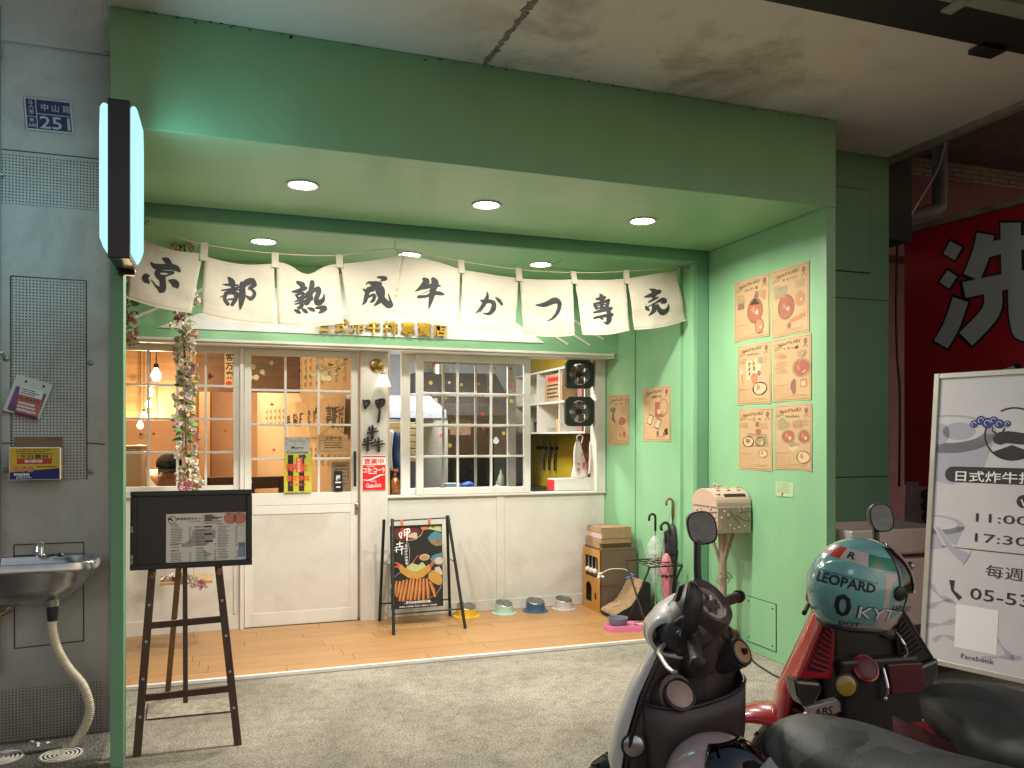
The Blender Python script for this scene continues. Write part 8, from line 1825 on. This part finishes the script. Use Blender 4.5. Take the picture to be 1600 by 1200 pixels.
mb=MB(); mb.grid(lambda u,v:Vector((HX+.03+(.094+.012*math.sin(math.pi*v))*math.cos(R(-45+85*v))*(1-.25*(2*u-1)**4),.105*(2*u-1),HZ-.012+.08*math.sin(R(-45+85*v)))),14,10); mb.xf(ST); part('headlight',mb,m_lensc,ws,smooth=True,solid=.006)
# dash
dn=Vector((-.72,0,.69)).normalized(); du=Vector((0,-1,0)); dv=dn.cross(du)*-1
if dv.z<0: dv=-dv
dc=Vector((HX-.055,0,HZ+.055))
def drg(a,b,d,n=28): return [dc+du*(a*math.cos(2*math.pi*i/n))+dv*(b*math.sin(2*math.pi*i/n))+dn*d for i in range(n)]
mb=MB(); mb.loft([drg(.125,.085,-.06),drg(.135,.09,-.02),drg(.125,.078,.012),drg(.098,.058,.008),drg(.092,.054,.0)]); mb.xf(ST); part('dash_hood',mb,m_dark,ws,smooth=50)
mb=MB(); mb.add(drg(.094,.056,.002),[list(range(28))]); mb.xf(ST); ds=part('gauge_face',mb,M("rosy_gauge_face",(.42,.29,.26),rough=.2,var=.12,scale=20,coat=.6),ws)
for (a,b,r) in ((-.0,.012,.030),(-.028,-.022,.014),(.03,-.02,.014)):
    mb=MB(); mb.tube([dc+du*(a+r*math.cos(t))+dv*(b+r*math.sin(t))+dn*.004 for t in [2*math.pi*i/18 for i in range(19)]],.0015,5); mb.xf(ST); part('gauge_ring',mb,m_black,ds)
for i in range(3): 
    mb=MB(); c=dc+du*(-.02+.02*i)+dv*(-.01+.008*i)+dn*.005; mb.tube([c,c+dv*.018],.0025,5); mb.xf(ST); part('gauge_mark',mb,m_black,ds)
# phone holder bar
mb=MB(); c=Vector((HX-.03,.075,HZ+.085)); mb.obox(c,(.03,.10,.016),(0,R(-25),R(20))); mb.obox(c+Vector((.03,.05,.03)),(.012,.03,.05),(0,R(-20),0)); mb.xf(ST); part('phone_clamp',mb,m_blackpl,ws,bevel=.004)
for sg in (1,-1):
    a=Vector((HX-.005,sg*.15,HZ+.005)); b=Vector((HX-.045,sg*.20,HZ+.0)); c=Vector((HX-.085,sg*.345,HZ-.012))
    mb=MB(); mb.tube([a,b,b.lerp(c,.05),b.lerp(c,.93),c],[.020,.019,.0175,.0175,.016],14); mb.xf(ST); gp=part('grip',mb,m_grip,ws,smooth=40)
    mb=MB(); e=(c-b).normalized(); mb.tube([c-e*.004,c+e*.010,c+e*.016],[.0215,.0215,.014],16); mb.xf(ST); part('bar_end',mb,m_blackpl,ws,smooth=40)
    mb=MB(); mb.obox(a.lerp(b,.6)+Vector((0,0,.0)),(.055,.06,.05),(0,0,R(-10*sg))); mb.xf(ST); part('switch_box',mb,m_blackpl,ws,bevel=.008)
    mb=MB(); mb.tube(V3([a+Vector((.05,sg*.0,-.03)),a+Vector((.055,sg*.05,-.035)),a+Vector((.04,sg*.10,-.035)),a+Vector((.005,sg*.17,-.04)),a+Vector((-.02,sg*.20,-.042))],6),[.008]*12+[.0065]*12+[.010],8,flat=.7); mb.xf(ST); part('brake_lever',mb,M("white_lever",(.55,.52,.48),rough=.3,metal=.3),ws,smooth=True)
mirror(ws,(HX,-.145,HZ+.03),(HX+.005,-.155,HZ+.12),(HX-.01,-.20,HZ+.245),(-.55,.83,-.05),.048,.054,ST)
mirror(ws,(HX,.145,HZ+.03),(HX-.0,.16,HZ+.04),(HX-.03,.20,HZ+.09),(.97,.22,.25),.040,.075,ST)
mb=MB(); mb.tube([(-.25,0,.62),(HX+.02,0,HZ-.04)],[.06,.05],14); part('steering_column',mb,m_dark,ws,smooth=40)
rear_half(ws,m_pw_,m_seat)

# ---- red scooter
rs_=thing('scooter','red scooter with slatted side vents carrying a mint helmet on its handlebar','scooter',(2.043,2.478,0),0); rs_.rotation_euler=(R(-4),0,math.atan2(.993,.112))
T2=Matrix.Translation((-.27,0,0))@Matrix.Rotation(R(34),4,'Z')@Matrix.Translation((.27,0,0))
wheel(rs_,0,.24,.10,turn=R(34))
mb=MB(); mb.grid(lambda u,v: Vector(((.30+.10*max(0,.25-u)*2)*math.cos(R(18+140*u)),(.085-.055*max(0,.3-u)/.3)*math.sin((v-.5)*math.pi),.24+(.265+.05*math.cos((v-.5)*math.pi))*math.sin(R(18+140*u)))),20,10); mb.xf(T2); part('front_fender',mb,m_redp_,rs_,smooth=40,solid=.004)
mb=MB(); mb.tube([(-.02,.065,.25),(-.16,.05,.55)],.02,10); mb.tube([(-.02,-.065,.25),(-.16,-.05,.55)],.02,10); mb.xf(T2); part('fork',mb,m_black,rs_,smooth=40)
secsw=secs; secs=[(.34,-.20,.06,.10,.6),(.44,-.10,.14,.17,.6),(.56,-.03,.20,.215,.6),(.66,-.06,.20,.20,.6),(.80,-.13,.16,.15,.6),(.92,-.20,.10,.11,.6),(.97,-.23,.07,.09,.6)]
mb=MB(); mb.loft(secloft(secs,12),closed=False,cap=False); part('front_apron',mb,m_redp_,rs_,smooth=35,solid=.008)
mb=MB(); mb.grid(lambda u,v:Vector((inner(u,v).x,inner(u,v).y*.86,inner(u,v).z)),16,24); part('leg_shield',mb,m_blackpl,rs_,smooth=True,solid=.01)
# red side fins with slatted vents
for sg in (1,-1):
    fm=m_redp_ if sg>0 else m_blackpl
    B0,B1,B2,B3=[Vector((-.375,sg*y,z)) for y,z in ((.255,.755),(.125,.735),(.095,.965),(.120,.985))]
    A0,A3=Vector((-.30,sg*.250,.745)),Vector((-.33,sg*.118,.985))
    mb=MB(); mb.prism([(0,0),(1,0),(1,1),(0,1)],lambda u,v:(A0*(1-u)+B0*u)*(1-v)+(A3*(1-u)+B3*u)*v,lambda u,v:((A0*(1-u)+B0*u)*(1-v)+(A3*(1-u)+B3*u)*v)+Vector((-.004,-sg*.012,0))); part('side_fin',mb,fm,rs_,bevel=.004)
    Q2=lambda u,v,d=0:(B0*(1-u)+B1*u)*(1-v)+(B3*(1-u)+B2*u)*v+Vector((d,0,0))
    mb=MB(); mb.prism([(0,0),(1,0),(1,1),(0,1)],lambda u,v:Q2(u,v),lambda u,v:Q2(u,v,.022)); rp_=part('rear_fin',mb,fm,rs_,bevel=.007)
    mb=MB(); mb.add([Q2(.20,.10,-.0015),Q2(.86,.10,-.0015),Q2(.80,.74,-.0015),Q2(.30,.74,-.0015)],[[0,1,2,3]]); part('vent_recess',mb,m_blackp,rp_)
    for k in range(9):
        v=.13+.068*k; mb=MB(); mb.bar(Q2(.22+.012*k,v+.05,-.004),Q2(.85-.008*k,v-.02,-.004),.007,.007,up=(1,0,0)); part('vent_slat',mb,fm,rp_)
    mb=MB(); mb.prism([(.265,.755),(.175,.735),(.168,.71),(.20,.668),(.238,.662),(.258,.70)],lambda u,v:(-.385,sg*u,v),lambda u,v:(-.32,sg*u,v)); part('indicator',mb,M("smoked_lens",(.04,.045,.04),rough=.08,coat=.8),rs_,bevel=.010)
    mb=MB(); mb.prism([(.232,.664),(.12,.675),(.09,.635),(.21,.622)],lambda u,v:(-.388,sg*u,v),lambda u,v:(-.36,sg*u,v)); ab=part('badge_plate',mb,M("badge_silver",(.50,.47,.42),rough=.35,metal=.3),rs_,bevel=.003)
    if sg==1:
        s=Sheet((-.3885,.212,.631),(0,-1,0),(0,0,1),(-1,0,0)); s.text("ABS",.0,.0,.036,m_blackp,2,off=.012,shear=.25,sx=1.1); s.build('badge_lettering',ab,world=False)
    mb=MB(); mb.prism([(.205,.62),(.10,.633),(.07,.68),(.04,.68),(.04,.42),(.15,.42)],lambda u,v:(-.375,sg*u,v),lambda u,v:(-.30,sg*u,v)); part('lower_fin',mb,fm,rs_,bevel=.012)
# inner panel parts
mb=MB(); mb.prism([(.12,.80),(-.19,.78),(-.21,.60),(-.14,.42),(.05,.42),(.12,.60)],lambda u,v:(-.30,u,v),lambda u,v:(-.40,u*.92,v)); part('glove_box',mb,m_blackpl,rs_,bevel=.012)
mb=MB(); mb.prism([(-.05,.77),(-.18,.76),(-.195,.66),(-.06,.67)],lambda u,v:(-.3995,u,v),lambda u,v:(-.41,u,v)); part('glove_flap',mb,m_red2,rs_,bevel=.006)
disc_on(rs_,'side_reflector',(-.402,.100,.72),(-.9,.2,.15),.032,M("amber_reflector",(.42,.30,.05),rough=.2,coat=.5),ring=m_blackpl)
disc_on(rs_,'fuel_cap',(-.402,.025,.765),(-.85,.0,.5),.036,m_red2,ring=m_redp_)
disc_on(rs_,'ignition_switch',(-.362,-.10,.87),(-.9,0,.4),.030,m_blackpl,ring=m_rim)
mb=MB(); mb.tube(V3([(-.40,-.04,.76),(-.425,-.035,.70),(-.415,-.03,.67)],6),.006,8); mb.sphere((-.415,-.03,.665),.009,8,6); part('bag_hook',mb,m_chrome,rs_,smooth=True)
mb=MB(); mb.tube(V3([(-.37,-.115,.86),(-.40,-.12,.83),(-.395,-.135,.79),(-.385,-.12,.775)],6),.006,8); part('key_ring',mb,m_chrome,rs_,smooth=True)
mb=MB(); mb.prism([(.12,.74),(-.20,.74),(-.17,.95),(.12,.95)],lambda u,v:(-.27,u,v),lambda u,v:(-.36,u*.92,v)); part('upper_panel',mb,m_blackpl,rs_,bevel=.02)
HX,HZ=-.31,1.0
rings=[]
for y in [-.18,-.16,-.11,0,.11,.16,.18]:
    k=(1-(abs(y)/.195)**3); rings.append([Vector((HX+(.07*k+.018)*math.cos(t),y,HZ+(.055*k+.016)*math.sin(t))) for t in [2*math.pi*i/16 for i in range(16)]])
mb=MB(); mb.loft(rings); mb.xf(T2); part('handlebar_cover',mb,m_blackpl,rs_,smooth=50)
mb=MB(); mb.prism([(HX+.07,HZ-.10),(HX+.12,HZ-.02),(HX+.08,HZ+.08),(HX-.01,HZ+.075),(HX+.02,HZ-.10)],lambda u,v:(u,-.14,v),lambda u,v:(u,.14,v)); mb.xf(T2); part('headlight_cowl',mb,m_redp_,rs_,bevel=.02)
mb=MB(); mb.obox((HX-.03,0,HZ+.055),(.09,.17,.02),(0,R(-35),0)); mb.xf(T2); part('gauge',mb,m_black,rs_,bevel=.01)
for sg in (1,-1):
    a=Vector((HX,sg*.16,HZ+.005)); b=Vector((HX-.035,sg*.21,HZ+.01)); c=Vector((HX-.06,sg*(.345 if sg<0 else .30),HZ+.015))
    mb=MB(); mb.tube([a,b,c],[.018,.0175,.0175],14); mb.xf(T2); part('grip',mb,m_grip,rs_,smooth=40)
    mb=MB(); e=(c-b).normalized(); mb.tube([c,c+e*.02],[.016,.016],14); mb.xf(T2); part('bar_end',mb,m_steel,rs_,smooth=40)
    mb=MB(); mb.obox(a.lerp(b,.7),(.06,.06,.055),(0,0,0)); mb.xf(T2); part('switch_box',mb,m_blackpl,rs_,bevel=.008)
    mb=MB(); mb.tube(V3([a+Vector((.05,0,-.01)),a+Vector((.05,sg*.08,-.012)),a+Vector((.02,sg*.19,-.015))],6),.0075,8); mb.xf(T2); part('brake_lever',mb,m_black,rs_,smooth=True)
mirror(rs_,(HX,-.15,HZ+.03),(HX-.005,-.20,HZ+.10),(HX-.02,-.235,HZ+.205),(-.8,.6,-.02),.044,.050,T2)
0 and mirror(rs_,(HX,.15,HZ+.03),(HX+.06,.19,HZ+.03),(HX+.10,.10,HZ+.06),(-.2,-.9,-.02),.04,.045,T2)
rear_half(rs_,m_redp_,m_seat2,hw=.17,z=.765,sx=-.08)
mb=MB(); mb.grid(lambda u,v:Vector((-.72-.66*u,.172*math.sin(math.pi*min(1,.25+.5*u+.2))**.4,.60+.14*v+.02*u)),10,4); part('mesh_panel',mb,M("red_mesh_fabric",(.12,.012,.02),rough=.7,var=.4,scale=160,bump=.8,bscale=200),rs_,smooth=True,solid=.006)
mb=MB(); mb.grid(lambda u,v:Vector((-.72-.66*u,-.172*math.sin(math.pi*min(1,.25+.5*u+.2))**.4,.60+.14*v+.02*u)),10,4); part('mesh_panel',mb,M("red_mesh_fabric",0),rs_,smooth=True,solid=.006)

# ---- helmets
def hel_pt(az,el,k=1.0,a=.150,b=.122,c=.135):
    d=Vector((math.cos(el)*math.cos(az),math.cos(el)*math.sin(az),math.sin(el)))
    r=1/math.sqrt((d.x/a)**2+(d.y/b)**2+(d.z/c)**2)
    p=d*r*k
    if p.z<-.06: p.x*=1+.10*((-p.z-.06)/.07); 
    return p
def helmet(name,lab,loc,rot,zones,mats,elmin=-50,visor=True,vmat=None,n=72,m=48):
    h=thing(name,lab,'helmet',loc); h.rotation_euler=rot
    mb=MB(); e0=R(elmin); vs=[]; 
    for j in range(m+1):
        el=e0+(math.pi/2-e0)*j/m
        for i in range(n): vs.append(hel_pt(2*math.pi*i/n,el))
    fs=[];mi=[]
    for j in range(m):
        for i in range(n):
            az=math.degrees(2*math.pi*(i+.5)/n); az=az-360 if az>180 else az; el=math.degrees(e0+(math.pi/2-e0)*(j+.5)/m)
            if visor and abs(az)<74-.35*max(0,-el) and el<28-.0*abs(az) and el>(-46 if True else 0): 
                continue
            fs.append([j*n+i,j*n+(i+1)%n,(j+1)*n+(i+1)%n,(j+1)*n+i]); mi.append(zones(az,el))
    mb.v=vs; mb.f=fs; mb.m=mi
    sh=part('shell',mb,mats,h,smooth=True,solid=.006)
    mb=MB(); mb.tube([hel_pt(R(a_),e0,1.0)+Vector((0,0,-.004)) for a_ in range(78,283,6)],.009,8); part('rim_trim',mb,m_blackpl,h,smooth=True)
    mb=MB(); mb.grid(lambda u,v: hel_pt(2*math.pi*u,R(-48)+R(136)*v,.93),36,16); part('padding',mb,M("black_padding",(.015,.014,.014),rough=.95),h,smooth=True)
    if visor:
        mb=MB(); mb.grid(lambda u,v: hel_pt(R(-84+168*u),R(6+60*v),1.045),28,12); part('visor',mb,vmat,h,smooth=True,solid=.003)
        for sg in (1,-1): disc_on(h,'visor_pivot',hel_pt(R(sg*84),R(6),1.03),(0,sg,0),.020,m_blackpl,th=.006)
    return h,sh
def wrap_text(h,txt,az,el,size,mat,k=1.034,off=.01,sx=1,flip=1,rot=0,name='lettering'):
    vs,fs=glyphs(txt,off); x0=min(a for a,b in vs); x1=max(a for a,b in vs); cx=(x0+x1)/2
    # subdivide long faces so that lettering follows the shell
    bm=bmesh.new(); bv=[bm.verts.new((a-cx,b-.36,0)) for a,b in vs]
    for f in fs:
        try: bm.faces.new([bv[i] for i in f])
        except ValueError: pass
    for _ in range(2): bmesh.ops.subdivide_edges(bm,edges=[e for e in bm.edges if e.calc_length()>.12],cuts=1,use_grid_fill=False)
    bm.verts.index_update(); V_=[(v.co.x,v.co.y) for v in bm.verts]; F_=[[v.index for v in f.verts] for f in bm.faces]; bm.free()
    mb=MB(); c,s_=math.cos(rot),math.sin(rot)
    mb.add([hel_pt(az+flip*(x*c-y*s_)*size*sx/(.13*max(.3,math.cos(el))),el+(x*s_+y*c)*size/.135,k) for x,y in V_],F_); return part(name,mb,mat,h)
m_mint=M("mint_helmet_paint",(.20,.46,.45),rough=.22,var=.05,coat=.6,dirt=.18,dcol=(.13,.20,.18),dscale=22); m_hw=M("helmet_white",(.58,.48,.44),rough=.25,var=.05,coat=.5); m_hg=M("helmet_green",(.0,.20,.11),rough=.2,coat=.6); m_hr=M("helmet_red",(.55,.05,.04),rough=.25,coat=.5)
m_smoke=glass("smoked_visor",(.16,.17,.17),refl=.12,rough=.05)
def zones1(az,el):
    a=abs(az)
    if el>60: return 0
    if 33<el<48:
        if a>165: return 3 if az<0 else 1
        if a>128: return 1
        if a>84: return 2
        return 1
    if el<-40: return 1 if a<150 else 0
    if 62<a<104 and el<30: 
        return 1
    return 0
fwd=Vector((.92,.38)); # camera frame (right, away)
fw=Vector((fwd.x*CC+fwd.y*SS,-fwd.x*SS+fwd.y*CC)); hz=math.atan2(fw.y,fw.x)
hc=WY(1336,912,0) if False else None
# place helmet centre over the red scooter's handlebar
Mred=Matrix.Translation(rs_.location)@Euler(rs_.rotation_euler).to_matrix().to_4x4()
hl=Vector((1.812,1.995,1.045))
kh,ksh=helmet('motorcycle_helmet','mint and white open face helmet with dark visor resting on the red scooter handlebar',hl,(R(4),R(8),hz),zones1,[m_mint,m_hw,m_hg,m_hr],vmat=m_smoke)
kh.scale=(1.08,1.08,1.08)
wrap_text(kh,"LEOPARD",R(-150),R(8),.034,m_blackp,k=1.032,off=.028,sx=.98); wrap_text(kh,"0",R(-150),R(-17),.085,m_blackp,k=1.032,off=.02,sx=.95); wrap_text(kh,"DOT",R(-140),R(-41),.022,m_blackp,off=.02)
wrap_text(kh,"KYT",R(-108),R(-22),.052,m_blackp,k=1.034,off=.03,sx=1.15,rot=.0); wrap_text(kh,"KYT",R(-108),R(-22),.050,m_whitep,k=1.042,off=.004,sx=1.15); wrap_text(kh,"LEOPARD",R(-70),R(-12),.022,m_blackp,k=1.052,off=.02); wrap_text(kh,"0",R(-84),R(0),.16,m_mint,k=1.030,off=.02,sx=.8)
mb=MB(); mb.grid(lambda u,v: hel_pt(R(-168+36*u),R(24+9*v*math.sin(math.pi*u)+2*math.cos(u*6)),1.018),12,3); part('rear_vent',mb,m_blackp,kh,smooth=True,solid=.004)
mb=MB(); mb.grid(lambda u,v: hel_pt(R(-186+70*u),R(14+(17*v)*math.sin(math.pi*u)**.6),1.0+.030*math.sin(math.pi*u)**.7*(1-.3*v)),20,6); part('rear_spoiler',mb,m_mint,kh,smooth=True,solid=.006)
mb=MB(); mb.grid(lambda u,v: hel_pt(R(-60+120*u),R(50+26*v*math.sin(math.pi*u)),1.03),20,6); part('sun_peak',mb,m_smoke,kh,smooth=True,solid=.003)
wrap_text(kh,"R",R(-152),R(40),.030,m_blackp,off=.02)
# pale pink helmet hung low on the white scooter
Mwh=Matrix.Translation(ws.location)@Euler(ws.rotation_euler).to_matrix().to_4x4()
m_pkh=M("pearl_pink_helmet",(.56,.40,.42),rough=.2,var=.05,coat=.8)
fwd=Vector((.80,-.60)); fw=Vector((fwd.x*CC+fwd.y*SS,-fwd.x*SS+fwd.y*CC))
hh,_=helmet('motorcycle_helmet','pearl pink helmet with dark visor hanging in front of the white scooter seat',Mwh@Vector((-.47,.09,.555)),(R(0),R(-6),math.atan2(fw.y,fw.x)),lambda a,e:0,[m_pkh],vmat=m_smoke)
mb=MB(); mb.tube(V3([(-.0,.10,-.08),(.02,.0,-.15),(-.0,-.10,-.08)],6),.006,8,flat=.4); part('chin_strap',mb,m_black,hh)
